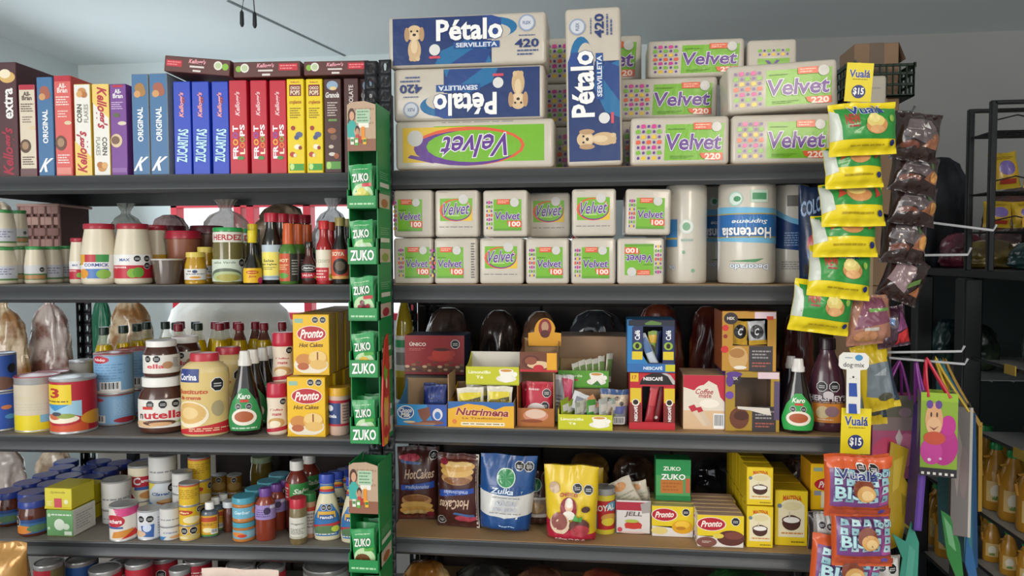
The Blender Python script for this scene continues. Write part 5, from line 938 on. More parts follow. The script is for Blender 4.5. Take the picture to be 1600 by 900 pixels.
def mosaic(x0, y0, x1, y1, nx, ny):
    out = []; cols = [PINK, OR, YEL, GRE, PU]
    for j in range(ny):
        for i in range(nx):
            cx = x0 + (x1 - x0) * (i + .5) / nx; cy = y0 + (y1 - y0) * (j + .5) / ny; big = (i + j) % 2
            c = cols[(i * 2 + j * 3) % 4] if big else PU; rx = (x1 - x0) / nx * (.46 if big else .26); ry = (y1 - y0) / ny * (.42 if big else .3)
            out.append(('p', [(cx - rx, cy - ry * .7), (cx - rx * .3, cy - ry), (cx + rx, cy - ry * .6), (cx + rx * .8, cy + ry * .8), (cx, cy + ry), (cx - rx * .9, cy + ry * .7)], c))
    return out
def v220(): return [('p', [(.34, .1), (.93, .1), (.95, .84), (.36, .84)], GRE)] + mosaic(.05, .1, .32, .86, 5, 7) + [('l', .38, .72, .55, .76, 1, '#4a7a10'), ('r', .64, .72, .82, .86, OR), ('l', .66, .74, .8, .84, 2, '#f0c0a8'), ('c', .87, .77, .05, '#c4c2bd'), ('p', [(.7, .24), (.93, .24), (.93, .09), (.8, .09), (.72, .14)], OR), ('t', '220', .83, .165, .16, .13, '#f2dcd0', dict(b=.05)), ('t', 'Velvet', .64, .47, .56, .34, PU, dict(b=.022, ol=('#e9e4ee', .035), sh=.12)), ('l', .4, .13, .64, .2, 2, '#5a8f18')]
def vA(n='100', lx=.22): return [('r', lx, .13, lx + .62, .8, GRE)] + mosaic(lx - .17, .14, lx - .02, .78, 3, 7) + [('r', lx + .08, .69, lx + .36, .8, OR), ('l', lx + .1, .71, lx + .34, .78, 2, '#f0c0a8'), ('c', lx + .47, .73, .1, '#c9c7c2'), ('l', lx + .03, .56, lx + .22, .59, 1, '#4a7a10'), ('p', [(lx + .3, .34), (lx + .62, .34), (lx + .62, .2), (lx + .4, .2), (lx + .32, .25)], OR), ('t', n, lx + .47, .27, .26, .11, '#f4e6dc', dict(b=.04)), ('t', 'Velvet', lx + .31, .445, .56, .17, PU, dict(b=.022, ol=('#e9e4ee', .035), sh=.12)), ('r', lx, .13, lx + .62, .17, '#5a9a18')]
vB = [('r', .12, .34, .86, .82, GRE), ('p', [(.5, .34), (.86, .34), (.86, .6)], YEL), ('e', .48, .57, .37, .24, OR), ('e', .5, .56, .34, .215, PU), ('e', .5, .575, .33, .21, GRE), ('c', .66, .8, .11, '#c6c4c0'), ('t', 'Velvet', .5, .6, .6, .26, PU, dict(sh=.35, b=.012, ol=('#e4dcea', .035), rise=.1)), ('r', .28, .44, .58, .47, '#a9d070'), ('l', .1, .2, .86, .225, 1, '#5a5a58'), ('l', .1, .95, .3, .965, 1, '#8a8a86')]
vbig = [('r', .06, .12, .75, .86, GRE), ('p', [(.6, .86), (.95, .86), (.95, .14), (.55, .14)], '#d9b42c'), ('e', .53, .54, .35, .4, OR), ('e', .55, .58, .33, .36, PU), ('e', .5, .54, .3, .33, GRE), ('c', .87, .36, .05, '#c4c2bd'), ('p', [(.7, .84), (.9, .7), (.92, .76), (.76, .88)], PU), ('t', 'Velvet', .5, .54, .42, .46, PU, dict(sh=.35, b=.015, ol=('#eae4ee', .035), rise=.12)), ('l', .25, .03, .7, .06, 1, '#8a8a86')]
GNB = 'long napkin packs on the top shelf of the right unit'
def npk(lab, x0, x1, yt, zb, d, dep_, L, lrot=0, grp=GNB, rot=0, roll=0, U=RU, hz=None, r=.009):
    return carton('napkin_pack', lab, 'napkin pack', U, x0, x1, yt, zb, d, dep_, PAPER, L, group=grp, film=True, r=r, lrot=lrot, rot=rot, roll=roll, gap=.0012, hz=hz)
# flip the big one: its picture is printed upside down in the photo
big = [(lambda l: l)(l) for l in vbig]
o, z1 = npk('long green and yellow napkin pack printed upside down, at the bottom of the left stack', 617, 866, 186, T1, .0, .13, vbig, 180)
o, z2 = npk('blue napkin pack with puppy printed upside down, middle of the left stack', 614, 851, 103, z1, .012, .13, petalo, 180)
npk('blue napkin pack with puppy the right way up, top of the left stack', 606, 854, 21, z2, .006, .13, petalo, 0)
# standing pack
X0, X1, zt = RU.frame(886, 975, 10, T1, .01)
npk('blue napkin pack with puppy standing on its end', 886, 974, 10, T1 + .0022, .01, .12, petalo, 90, roll=-.9)
GV = 'green napkin packs with purple lettering on the top shelf'
def v2(lab, x0, x1, yt, zb, d, roll=0, rot=0, lrot=0): return npk(lab, x0, x1, yt, zb, d, .11, v220(), lrot, GV, rot, roll)
o, za = v2('green napkin pack in front just right of the standing blue pack', 985, 1140, 181, T1, .005)
o, zb_ = v2('green napkin pack at the lower right, partly behind the hanging snack bags', 1143, 1302, 177, T1, .004)
o, zc_ = v2('tilted shiny green napkin pack on top at the right end', 1138, 1312, 96, zb_ + .006, -.002, -2.4)
o, q = v2('green napkin pack second row bottom, hidden behind the front one', 968, 1124, 186, T1, .15)
o, q2 = v2('green napkin pack second row middle, behind the front one', 966, 1122, 120, q, .15)
o, q = v2('green napkin pack second row bottom, behind the lower right pack', 1132, 1288, 186, T1, .15)
o, q3 = v2('green napkin pack second row middle, behind the tilted pack', 1132, 1288, 120, q, .15)
v2('green napkin pack at the top of the second row', 1012, 1164, 60, max(q2, q3) + .0005, .16)
npk('napkin pack with small tile print at the top, seen end on', 1168, 1246, 60, q3 + .0005, .16, .11, [('r', .2, .1, .85, .5, GRE)] + mosaic(.2, .55, .85, .75, 7, 2) + [('t', 'V', .5, .35, .3, .2, PU, dict(b=.05))], 0, GV)
z = T1
for i, y in enumerate((196, 128, 56)): o, z = v2(['green napkin pack at the bottom of the rear stack between the blue packs', 'green napkin pack in the middle of the rear stack between the blue packs', 'green napkin pack on top of the rear stack between the blue packs'][i], 846, 1003, y, z, .29)

# ================================================================== RIGHT UNIT, SECOND SHELF
G1 = 'small square napkin packs on the second shelf'
def sq(lab, x0, x1, yt, zb, d, L, lrot=0, roll=0, rot=0): return npk(lab, x0, x1, yt, zb, d, .2, L, lrot, G1, rot, roll, r=.007)
low = [(614, 676, vA(lx=.3), 0, 'bottom row napkin pack next to the left post'), (678, 746, vA(lx=.06) + [('l', .86, .12, .95, .9, 14, '#5a5a58')], 0, 'bottom row napkin pack with vertical black print, second from left'), (749, 818, vB, 0, 'bottom row napkin pack with orange oval, third from left'), (821, 889, vA(lx=.24), 0, 'bottom row napkin pack fourth from left'), (892, 962, vA(lx=.24), 0, 'bottom row napkin pack fifth from left'), (964, 1038, vA(lx=.22), 180, 'bottom row napkin pack printed upside down beside the paper towels')]
zs = []
for x0, x1, L, lr, lab in low: o, z = sq(lab, x0, x1, 371, T2, .008, L, lr); zs.append(z)
zm = max(zs) + .0004
top = [(614, 676, vA(lx=.12), 'top row napkin pack next to the left post', 296, .008, 0), (679, 748, vB, 'top row napkin pack with orange oval, second from left', 296, .008, 0), (754, 825, vA(lx=.24), 'top row napkin pack third from left', 296, .008, 0), (825, 891, vB, 'dim top row napkin pack pushed back between its neighbours', 300, .1, 0), (893, 963, vB, 'top row napkin pack with orange oval, fifth from left', 294, .006, 0), (976, 1048, vA(lx=.24), 'top row napkin pack beside the paper towels, slightly tilted', 294, .006, 1.2)]
for x0, x1, L, lab, y, d, ro in top: sq(lab, x0, x1, y, zm + (.002 if ro else 0), d, L, 0, ro)
# paper towel rolls
TW = M('#c8c2b6', .3, coat=.4, bump=.12, bscale=30, var=.03)
def towel(lab, x0, x1, yt, d, L, turn=0, span=360):
    root, z = vessel('paper_towel_roll', lab, 'paper towel', RU, x0, x1, yt, T2, d, [('body', TW, [(0, .008), (.2, .008), (.22, 0), (.9, 0), (.97, .012), (1, .035), (1, .965), (.97, .99), (.9, 1), (.24, 1), (.2, .97), (0, .97)])], dict(z=(.04, .96), span=span, turn=turn, nv=4, L=L, name='print'), 'wrapped paper towel rolls', 1, 0, 36)
    return root
def hort(inv=True):
    B1, B2 = '#2a6aae', '#6fb0d4'
    L = [('p', [(.0, .44), (1, .36), (1, .74), (0, .8)], B2), ('r', 0, .46, 1, .7, B1), ('r', 0, .695, 1, .708, '#b09a4a'), ('r', 0, .45, 1, .462, '#b09a4a'), ('t', 'Hortensia', .5, .5, .3, .12, '#eef0f0', dict(b=.05, ol=('#1d3f7a', .03))), ('t', 'Supreme', .52, .62, .2, .06, '#e4e8ec', dict(sh=.25, b=.02)), ('t', 'Decorado', .52, .14, .22, .06, '#d9e2ec', dict(b=.06, ol=('#1c3a6c', .07))), ('p', [(.4, .2), (.6, .23), (.55, .19)], '#4a8a5a'), ('c', .44, .86, .04, '#a8cfc0'), ('c', .44, .86, .033, '#d4e2da'), ('e', .45, .86, .02, .03, '#3f8a5a'), ('r', .52, .82, .62, .95, '#b9cfc0'), ('r', .53, .85, .61, .92, '#4f8f68')]
    return L
def hort_up():     # the photo's front roll stands upside down: its words read inverted, the brand word below the small word
    L = hort(); out = []
    for l in L:
        if l[0] == 't': l = list(l); o = dict(l[7]); o['rot'] = 180; l[7] = o; l = tuple(l)
        out.append(l)
    return out
leaf = [('c', .5, .58, .055, '#c9d8d0'), ('c', .5, .58, .048, '#dbdfd8'), ('e', .5, .58, .03, .045, '#7aa888'), ('l', .46, .4, .55, .46, 1, '#9ab0a8'), ('e', .48, .3, .012, .02, '#7aa888'), ('e', .55, .1, .015, .02, '#7aa888'), ('r', .3, .36, .43, .66, '#3f7fb8'), ('r', .3, .44, .43, .46, '#b09a4a'), ('t', 'Dec', .38, .13, .06, .05, '#d9e2ec', dict(rot=180, b=.06, ol=('#1c3a6c', .06)))]
towel('paper towel roll with pale globe mark beside the napkin packs', 1040, 1104, 290, .09, leaf)
towel('paper towel roll in the back between two front rolls', 1092, 1150, 292, .25, hort_up(), 8)
towel('front paper towel roll with bold blue band and inverted lettering', 1122, 1211, 287, .085, hort_up(), -2)
towel('dim paper towel roll with dark blue curve at the right', 1205, 1263, 290, .14, [('p', [(.3, .35), (.7, .3), (.7, .55), (.5, .62), (.3, .75)], '#1f3f74'), ('p', [(.3, .75), (.5, .62), (.7, .55), (.7, .6), (.5, .68), (.3, .82)], '#6fb0d4'), ('l', .45, .36, .6, .52, 6, '#7f9cc4'), ('l', .43, .1, .6, .2, 4, '#8a8a86'), ('r', .47, .8, .56, .92, '#6a665e')], 0)
pouch('detergent_bag', 'dark blue bag with pale slanted letters behind the hanging snacks', 'bag', RU, 1246, 1296, 292, 440, .04, .05, '#1b2c4c', [('t', 'COLOR', .45, .8, .8, .16, '#8fa8cc', dict(rot=0, rise=.6, b=.05)), ('e', .5, .4, .3, .12, '#b8323c'), ('e', .4, .3, .2, .1, '#3a62a8'), ('r', .1, .1, .9, .2, '#2a2226')], None, zb=T2 + .001, seed=31, stand=True)
# ================================================================== RIGHT UNIT, THIRD SHELF
def zat(px, py, d): return RU.at(px, py, d).z
def hint(px, py, d, z): return RU.at(px, py, d).z - z
DARKB = M2('#1d1614', '#4a3a34', 10, .22); BRNB = M2('#3a241a', '#7a5a44', 10, .25); REDB = M2('#5a1f1a', '#8a4a2c', 7, .3); BLKB = M2('#15161a', '#3a3c42', 9, .15)
GD = 'bulk bags at the back of the third shelf'
def lumpR(lab, x0, x1, yt, d, mat, seed, z, sy=.5, grp=GD, amp=.08): m_ = (x1 - x0) * .07; return blob_bag('bulk_bag', lab, 'bag', RU, x0 + m_, x1 - m_, yt + 4, 640, d, mat, seed, grp, min(sy, 68 / (x1 - x0)), False, z + .001, amp=amp)
lumpR('black plastic bag behind the red coffee box', 655, 745, 476, .385, DARKB, 41, T3, .7)
lumpR('dark brown bag behind the small white tray', 742, 818, 480, .385, DARKB, 42, T3, .8)
lumpR('round brown bag behind the yellow arched display box', 808, 882, 482, .385, BRNB, 43, T3, .8)
lumpR('black shiny bag behind the kraft carton', 878, 985, 480, .39, BLKB, 44, T3, .6)
lumpR('red brown bag behind the blue coffee stick box', 985, 1075, 470, .385, REDB, 45, T3, .7)
lumpR('dim red bag behind the gap between coffee boxes', 1070, 1138, 474, .39, REDB, 46, T3, .8)
lumpR('dark bag behind the gold display boxes with windows', 1136, 1222, 478, .39, DARKB, 47, T3, .7)
lumpR('dark reddish bag at the right end of the third shelf', 1215, 1275, 482, .39, REDB, 48, T3, .8)
# red coffee box on a dark carton
d = .2; z0 = zat(680, 585, d)
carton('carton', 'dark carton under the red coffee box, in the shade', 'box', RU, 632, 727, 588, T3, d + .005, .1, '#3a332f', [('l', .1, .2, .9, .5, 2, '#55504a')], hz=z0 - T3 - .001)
cof = [('r', 0, 0, 1, 1, '#8e2024'), ('t', 'ÚNICO', .22, .78, .28, .11, '#e0d4cc', dict(b=.03)), ('l', .08, .6, .34, .68, 2, '#b8685c'), ('o', .85, .78, .07), ('e', .6, .42, .22, .08, '#a8362a'), ('e', .62, .52, .16, .16, '#b83a2e'), ('e', .62, .64, .14, .04, '#4a1c14'), ('e', .8, .54, .05, .08, '#a8362a'), ('r', 0, 0, 1, .22, '#5a3a2c')] + [('e', .04 + .092 * i + .02 * (i % 2), .2 + .05 * (i * 7 % 3), .04, .035, ('#c8a888', '#8a5a3c', '#6a3a28')[i % 3]) for i in range(11)] + [('e', .06 + .09 * i, .1 + .03 * (i % 2), .035, .03, ('#7a4a30', '#b89474', '#4f2c1e')[i % 3]) for i in range(11)] + [('r', 0, 0, 1, .06, '#7a1c24')]
carton('coffee_box', 'red coffee box with cup and beans, standing at the left back', 'box', RU, 632, 726, 523, z0, d, .1, '#8e2024', cof, side='#27304f')
BTB = [(0, 0), (.93, 0), (1, .02), (1, .62), (.9, .74), (.6, .86), (.42, .92), (.4, .95)]
vessel('oil_bottle', 'tall oil bottle with green banded label at the far left behind the red coffee box', 'bottle', RU, 618, 646, 462, T3, .33, [('body', M('#b9a028', .08, coat=.4, trans=.3), BTB), ('cap', PL('#d9772c'), [(.42, .94), (.5, .945), (.5, .99), (.46, 1), (0, 1)])], dict(z=(.22, .62), span=200, col='#dfe2da', L=[('r', 0, .72, 1, .9, '#3fa86a'), ('r', .2, .3, .75, .6, '#8a8f84'), ('r', 0, 0, 1, .16, '#c9b83a')]), None)
# display trays
GTY = 'open display trays on the third shelf'
d = dep(RU, 660, 666, T3) + .001
chm = [('r', 0, 0, 1, 1, '#2b86c0'), ('p', [(.6, 1), (1, 1), (1, 0), (.75, 0)], '#2a50a0'), ('e', .18, .62, .17, .32, '#e4e2dc'), ('e', .18, .62, .15, .28, '#2b5a9a'), ('t', 'Choco', .18, .72, .25, .22, '#e8e4da', dict(b=.04, sh=.2)), ('t', 'Milk', .18, .5, .2, .22, '#e8e4da', dict(b=.04, sh=.2)), ('p', [(.42, .75), (.65, .9), (.68, .5), (.55, .15), (.46, .45)], '#7a4632'), ('e', .7, .16, .24, .1, '#7a4632'), ('e', .5, .1, .3, .06, '#9a6a4a'), ('e', .82, .55, .1, .28, '#d8d4d8'), ('e', .82, .5, .06, .18, '#3a70b8'), ('e', .25, .18, .12, .05, '#d8c4a0')]
open_box('display_tray', 'blue fronted open tray with dark blue sachets at the left end', 'tray', RU, 620, 698, 632, T3, d, .1, hint(660, 590, d + .1, T3), '#2b86c0', chm, GTY)
blu = [('r', .02, .02, .98, .96, '#24357c'), ('o', .4, .28, .13), ('o', .75, .28, .13), ('r', .02, .02, .98, .16, '#2f7ab8'), ('l', .2, .5, .8, .75, 2, '#3a52a4')]
for i, (a, b, y, dd, r) in enumerate(((664, 700, 602, .035, -3), (660, 698, 599, .06, 2))): pouch('drink_sachet', ['dark blue sachet in front in the blue tray', 'dark blue sachet behind in the blue tray'][i], 'sachet', RU, a, b, y, 655, d + dd, .012, '#24357c', blu, 'dark blue sachets', zb=T3 + .0065, seed=50 + i, tx=-4, ty=r, wr=.0015)
d = .002; zfl = 0
nu_ = [('r', 0, 0, 1, 1, '#e0a928'), ('p', [(0, 1), (1, 1), (1, .86), (.85, .84), (.72, .7), (.55, .86), (.3, .92), (.12, .78), (0, .7)], '#2d62a4'), ('t', 'Nutrimena', .52, .6, .8, .3, '#8e1f2e', dict(sh=.25, b=.035, ol=('#ecd9b0', .03), rise=-.12)), ('t', 'La Tradicional Maizena'[:14], .52, .36, .6, .07, '#8a5a1c', dict(b=.02)), ('r', .2, .07, .86, .2, '#ece2c2'), ('l', .22, .09, .84, .18, 1, '#8a7a50'), ('c', .1, .22, .035, '#d87a3a')]
open_box('display_tray', 'yellow fronted open tray with blue wavy top edge and large red lettering', 'tray', RU, 700, 803, 628, T3, d, .12, hint(750, 596, .12, T3), '#e0a928', nu_, GTY, flapl=hint(712, 583, .03, T3) - hint(712, 628, 0, T3))
ysa = [('r', .0, 0, 1, 1, '#d8d2c0'), ('r', .08, .3, .92, .86, '#d8c628'), ('p', [(.1, .6), (.9, .74), (.9, .62), (.1, .48)], '#4a4220'), ('l', .15, .52, .85, .7, 1, '#8a7a18'), ('e', .6, .36, .3, .08, '#e8e4d8'), ('r', .08, .3, .92, .36, '#c8b01c')]
for i, (a, b, y, dd, r) in enumerate(((716, 758, 606, .02, -3), (759, 799, 604, .024, 2), (726, 764, 602, .05, 3), (762, 799, 600, .052, -2))): pouch('drink_sachet', ['white and yellow sachet at the front left of the yellow tray', 'white and yellow sachet at the front right of the yellow tray', 'white and yellow sachet behind left in the yellow tray', 'white and yellow sachet behind right in the yellow tray'][i], 'sachet', RU, a, b, y, 655, d + dd, .014, '#d8d2c0', ysa, 'white and yellow sachets', zb=T3 + .0065, seed=55 + i, tx=-3, ty=r, wr=.0016)
cup = [('e', .76, .36, .19, .2, '#e4e0d4'), ('e', .76, .42, .12, .28, '#ece8de'), ('p', [(.62, .8), (.9, .8), (.84, .3), (.68, .3)], '#ece8de'), ('e', .76, .8, .14, .1, '#ece8de'), ('e', .76, .8, .11, .07, '#c98a3a'), ('e', .92, .6, .05, .14, '#ece8de')]
tea = [('r', 0, 0, 1, 1, '#bfc01e'), ('t', 'Limoncillo', .26, .7, .42, .18, '#eeeecb', dict(b=.03)), ('t', 'Té', .26, .42, .14, .16, '#eeeecb', dict(b=.04)), ('r', 0, 0, 1, .06, '#a2a818')] + cup
zt_ = zat(770, 601, .03)
open_box('display_tray', 'empty white inside tray with lime green front resting on the yellow tray', 'tray', RU, 728, 811, 573, zt_ + .0, .025, .075, hint(770, 549, .1, zt_), '#bfc01e', tea, GTY, inner=PR('#cfcabd'))
# kraft tray column
d = .025; zk_ = zat(838, 581, d)
br1 = [('r', 0, 0, 1, 1, '#a8642a'), ('e', .5, .6, .34, .34, '#c8866a'), ('e', .5, .7, .28, .26, '#d8b8a4'), ('e', .4, .3, .3, .1, '#8a4420')]
o, w_, hf = open_box('display_tray', 'tall kraft tray with red sachet beside the yellow tray', 'tray', RU, 808, 866, 638, T3, d, .1, zk_ - T3, '#a8642a', br1, GTY, hside=zk_ - T3 - .002)
rsa = [('r', 0, 0, 1, 1, '#b8243a'), ('o', .78, .72, .15), ('o', .74, .4, .15), ('e', .42, .25, .38, .22, '#d9d0cc'), ('e', .4, .2, .2, .1, '#b85a6a'), ('l', .1, .75, .5, .85, 1, '#e8b8b8')]
for i, dd in enumerate((.03, .055)): pouch('drink_sachet', ['red sachet with two black seals in the kraft tray', 'red sachet behind the front one in the kraft tray'][i], 'sachet', RU, 819 - i * 3, 862, 596 + i * 2, 655, d + dd, .012, '#b8243a', rsa, 'red sachets', zb=T3 + .0065, seed=61 + i, tx=-4, ty=3 - 4 * i, wr=.0016)
choc_ = [('r', 0, 0, 1, 1, '#6a3a22'), ('r', 0, 0, 1, .12, '#b8242e'), ('e', .3, .5, .24, .34, '#5a2a1c'), ('e', .5, .35, .3, .2, '#d8b890'), ('r', .72, .1, .98, .95, '#dda020'), ('e', .5, .2, .14, .16, '#b8242e'), ('e', .3, .55, .16, .2, '#8a4a30')]
X0, X1, _z = RU.frame(812, 872, 549, zk_, d); w_ = X1 - X0
o, w_, hf = open_box('display_tray', 'brown chocolate tray with arched yellow back card, on top of the kraft tray', 'tray', RU, 812, 871, 550, zk_ + .001, d - .006, .1, hint(840, 528, d + .1, zk_), '#6a3a22', choc_, GTY)
hA = hint(850, 497, d + .09, zk_); hB = hint(850, 528, d + .09, zk_); mb = MB(); mb.prism([(-w_ / 2 + .012, hB - .02), (w_ / 2 + .004, hB - .02), (w_ / 2 + .004, hB + .012), (w_ * .36, hB + .014)] + [(w_ * .1 + w_ * .3 * math.cos(a), hB + .014 + (hA - hB - .014) * math.sin(a)) for a in [math.pi * q / 10 for q in range(1, 10)]] + [(-w_ * .2, hB + .014), (-w_ / 2 + .012, hB + .012)], .088, .0905, PR('#d99a1c'))
decal(mb, [('e', .5, .5, .36, .46, '#8a2a26'), ('e', .5, .56, .2, .26, '#b89070'), ('e', .5, .2, .26, .2, '#5a2420')], lambda u, v, o_: (w_ * .1 + (u - .5) * w_ * .5, .088 - o_, hB + v * (hA - hB)), 1.2); mb.build('back_card', o)
# kraft carton and tea trays
d = .19; carton('carton', 'large plain kraft carton behind the tea trays', 'box', RU, 873, 981, 524, T3, d, .11, '#9a7a5c', [], side='#8f7054')
zt2 = zat(910, 606, .085)
carton('carton', 'small kraft carton under the green fronted tea tray', 'box', RU, 876, 948, 612, T3, .09, .09, '#8f7054', hz=zt2 - T3 - .001)
gte = [('r', 0, 0, 1, 1, '#55962c'), ('t', 'Té verde', .28, .7, .4, .16, '#cfe4b8', dict(b=.02)), ('r', .06, .4, .4, .5, '#a8423a'), ('r', 0, 0, 1, .08, '#3f7a20')] + cup + [('p', [(.66, .16), (.78, .44), (.86, .14)], '#3a7a30')]
open_box('display_tray', 'green fronted tea tray with white cup, at the back on a kraft carton', 'tray', RU, 872, 951, 579, zt2, .085, .085, hint(910, 560, .17, zt2), '#55962c', gte, GTY)
random.seed(3)
for i in range(6):
    x = 898 + i * 9; pouch('tea_sachet', 'thin white tea sachet standing in the green fronted tray, {} from the left'.format(ORD[i]), 'sachet', RU, x, x + 13, (565, 562, 560, 560, 556, 552)[i], 600, .1 + i * .008, .004, '#d8d6c8', [('r', .1, .2, .9, .8, '#7a9a5a')], 'tea sachets in the green tray', zb=zt2 + .006, seed=70 + i, ty=(-14, -10, -7, -4, -2, 6)[i], wr=.0006, nx=6, ny=10, rot=40)
d = .001
open_box('display_tray', 'lime yellow fronted tea tray packed with mixed sachets, at the front', 'tray', RU, 872, 957, 648, T3, d, .12, hint(912, 622, .12, T3), '#cfc01c', tea, GTY, hside=hint(912, 640, .0, T3))
cols = ['#9ab02c', '#a8ba3c', '#8aa428', '#b9bfae', '#d8d6d2', '#c9ccd0', '#58a84a', '#d2b8a0', '#d8d8d4', '#c4c8c4', '#dcdcd8', '#a8c0b4']
for i, c in enumerate(cols):
    x = 874 + i * 6.6; y = 622 + (i * 5 % 9); pouch('tea_sachet', '{} sachet in the lime yellow tray, {} from the left'.format('lime green' if i < 3 else 'bright green' if i == 6 else 'pale', ORD[i]), 'sachet', RU, x, x + 20, y, 665, .018 + (i % 3) * .012, .004, c, [('r', .1, .55, .9, .8, '#e4e2da'), ('r', .1, .15, .9, .4, '#8a9a6a')], 'mixed sachets in the lime yellow tray', zb=T3 + .0065, seed=80 + i, ty=(i % 4 - 2) * 2, rot=55 if i < 4 else 48, wr=.0006, nx=6, ny=10)
for i, (a, b, y, c, r) in enumerate(((888, 916, 612, '#dcdce0', 20), (916, 940, 618, '#c98a5c', -35))): pouch('tea_sachet', ['white sachet lying loosely on top of the lime yellow tray', 'orange brown sachet lying loosely on top of the lime yellow tray'][i], 'sachet', RU, a, b, y, y + 26, .03, .006, c, [('r', .2, .3, .8, .7, '#8a8a98' if i == 0 else '#d8b090')], None, zb=zat(900, 640, .03), seed=95 + i, ty=r, tx=-30, wr=.001, nx=6, ny=8)
pouch('snack_packet', 'small silver and pink packet standing behind the lime yellow tray', 'packet', RU, 866, 897, 586, 640, .075, .012, '#c9c6c6', [('r', .0, .5, .45, .9, '#9a9aa0'), ('p', [(.4, .95), (.95, .9), (.9, .4), (.6, .3)], '#c8486a'), ('l', .08, .3, .4, .6, 4, '#6a6a70')], None, zb=T3 + .0012, seed=98, wr=.002)
pouch('oat_packet', 'grey and blue packet with scattered oats beside the tea trays', 'packet', RU, 937, 983, 608, 662, .06, .03, '#8d8f98', [('r', 0, .55, 1, .9, '#b8a890'), ('r', 0, .86, 1, 1, '#2a4a7c'), ('e', .3, .7, .12, .08, '#4a3a34'), ('e', .6, .76, .1, .06, '#5a4a40'), ('e', .75, .62, .08, .06, '#3a302c'), ('p', [(.1, .5), (.9, .56), (.8, .34), (.2, .38)], '#5a62a4'), ('b', .45, .05, .9, .26)], None, zb=T3 + .0012, seed=99, stand=True, wr=.002)
# coffee stick dispensers
stick = [('r', 0, .55, 1, .95, '#d8b828'), ('r', 0, .0, 1, .5, '#7a2a24'), ('e', .5, .55, .35, .1, '#e0d8cc'), ('e', .5, .56, .25, .07, '#2a1a14'), ('t', 'NESCAFÉ', .5, .24, .36, .4, '#eee', dict(rot=90, b=.04))]
def instick(L, x0, y0, x1, y1):
    out = []; a, b = x1 - x0, y1 - y0
    for l in L:
        l = list(l)
        if l[0] == 'r': l[1:5] = [x0 + l[1] * a, y0 + l[2] * b, x0 + l[3] * a, y0 + l[4] * b]
        elif l[0] == 'e': l[1:5] = [x0 + l[1] * a, y0 + l[2] * b, l[3] * a, l[4] * b]
        elif l[0] == 't': l[2:6] = [x0 + l[2] * a, y0 + l[3] * b, l[4] * a, l[5] * b]
        out.append(tuple(l))
    return out
d = dep(RU, 1018, 671, T3)
redb = [('p', [(.22, .79), (.27, .88), (.36, .95), (.5, .995), (.99, .995), (.99, .79)], '#1b1214'), ('p', [(.7, .99), (.84, .94), (.95, .8), (.99, .8), (.99, .86), (.9, .96), (.8, .995)], '#b9b4b2'), ('p', [(.8, .995), (.9, .96), (.99, .86), (.99, .995)], '#b8202c'), ('t', 'NESCAFÉ', .52, .9, .42, .075, '#efeaea', dict(b=.05)), ('r', .02, .84, .2, .99, '#dcb826'), ('t', '17', .11, .915, .1, .07, '#b8442a', dict(b=.05))] + instick(stick, .02, .12, .26, .76) + instick(stick, .76, .12, .99, .76) + [('r', 0, 0, 1, .12, '#b8202c')]
o, z1, wb, hb_ = window_box('coffee_stick_box', 'red coffee stick dispenser box with window, standing on the shelf', 'box', RU, 983, 1055, 582, T3, d, .09, '#b8202c', (.28, .13, .75, .76), redb, 'coffee stick boxes', '#8e1a24')
blb = [('p', [(0, 1), (0, 0), (.55, 0), (.2, .5), (.1, 1)], '#2a78b4'), ('r', 0, 0, 1, .16, '#2a68a8'), ('t', 'NESCAFÉ', .54, .085, .4, .075, '#dce6ee', dict(b=.05)), ('r', .02, .88, .98, .99, '#1c2030'), ('p', [(.36, .93), (.5, .985), (.72, .94), (.7, .9), (.38, .9)], '#5a7a3a'), ('r', .8, .02, 1, .15, '#c6c020')] + instick([('r', 0, .0, 1, .25, '#d8c028'), ('r', 0, .25, 1, 1, '#26315a'), ('e', .5, .42, .42, .12, '#8fae3a'), ('e', .5, .42, .2, .08, '#2a1c16'), ('t', 'Café', .5, .75, .5, .3, '#e6e8ec', dict(rot=90, b=.04))], .1, .24, .32, .86) + instick([('r', 0, .0, 1, .25, '#d8c028'), ('r', 0, .25, 1, 1, '#26315a'), ('e', .5, .42, .42, .12, '#8fae3a'), ('e', .5, .42, .2, .08, '#2a1c16'), ('t', 'Café', .5, .75, .5, .3, '#e6e8ec', dict(rot=90, b=.04))], .75, .24, .97, .86)
o, z2, wb2, hb2 = window_box('coffee_stick_box', 'blue coffee stick dispenser box stacked on the red one', 'box', RU, 980, 1055, 499, z1, d + .002, .09, '#22305c', (.33, .18, .74, .87), blb, 'coffee stick boxes', '#1d6a9a', '#12131c')
def sticks(zb, d, x, h, specs, lab):
    for i, (dx, c, L, r) in enumerate(specs):
        mb = pouch_mesh(.02, h, .007, c, L, seed=110 + i + int(x), wr=.0008, nx=6, ny=14)
        o = tag(mb.build('coffee_stick', angle=60), lab.format(ORD[i]), 'stick', 'coffee sticks in the dispensers'); put(o, RU, x + dx, d + .012 + i * .011, zb + .0045, 0, 0, r)
X0, X1, _z = RU.frame(983, 1055, 582, T3, d); xm = (X0 + X1) / 2
sticks(T3, d, xm, .1, [(-.008, '#a02630', [('r', .1, .5, .9, .9, '#b83a3e')], 9), (.006, '#7a2026', [('c', .5, .2, .2, '#d8c8c0')], 13), (.012, '#a02630', [], 14)], 'red coffee stick leaning in the red dispenser window, {} from the front')
sticks(z1, d, xm, .09, [(.012, '#b9c2cc', [('r', .1, .5, .9, .9, '#4a6a9a')], -24), (-.004, '#7f9a3a', [('e', .5, .5, .4, .15, '#2a1c16'), ('r', 0, .7, 1, .9, '#c8a028')], 4), (.01, '#2a3a6a', [], 2)], 'coffee stick in the blue dispenser window, {} from the front')
d = dep(RU, 1100, 671, T3)
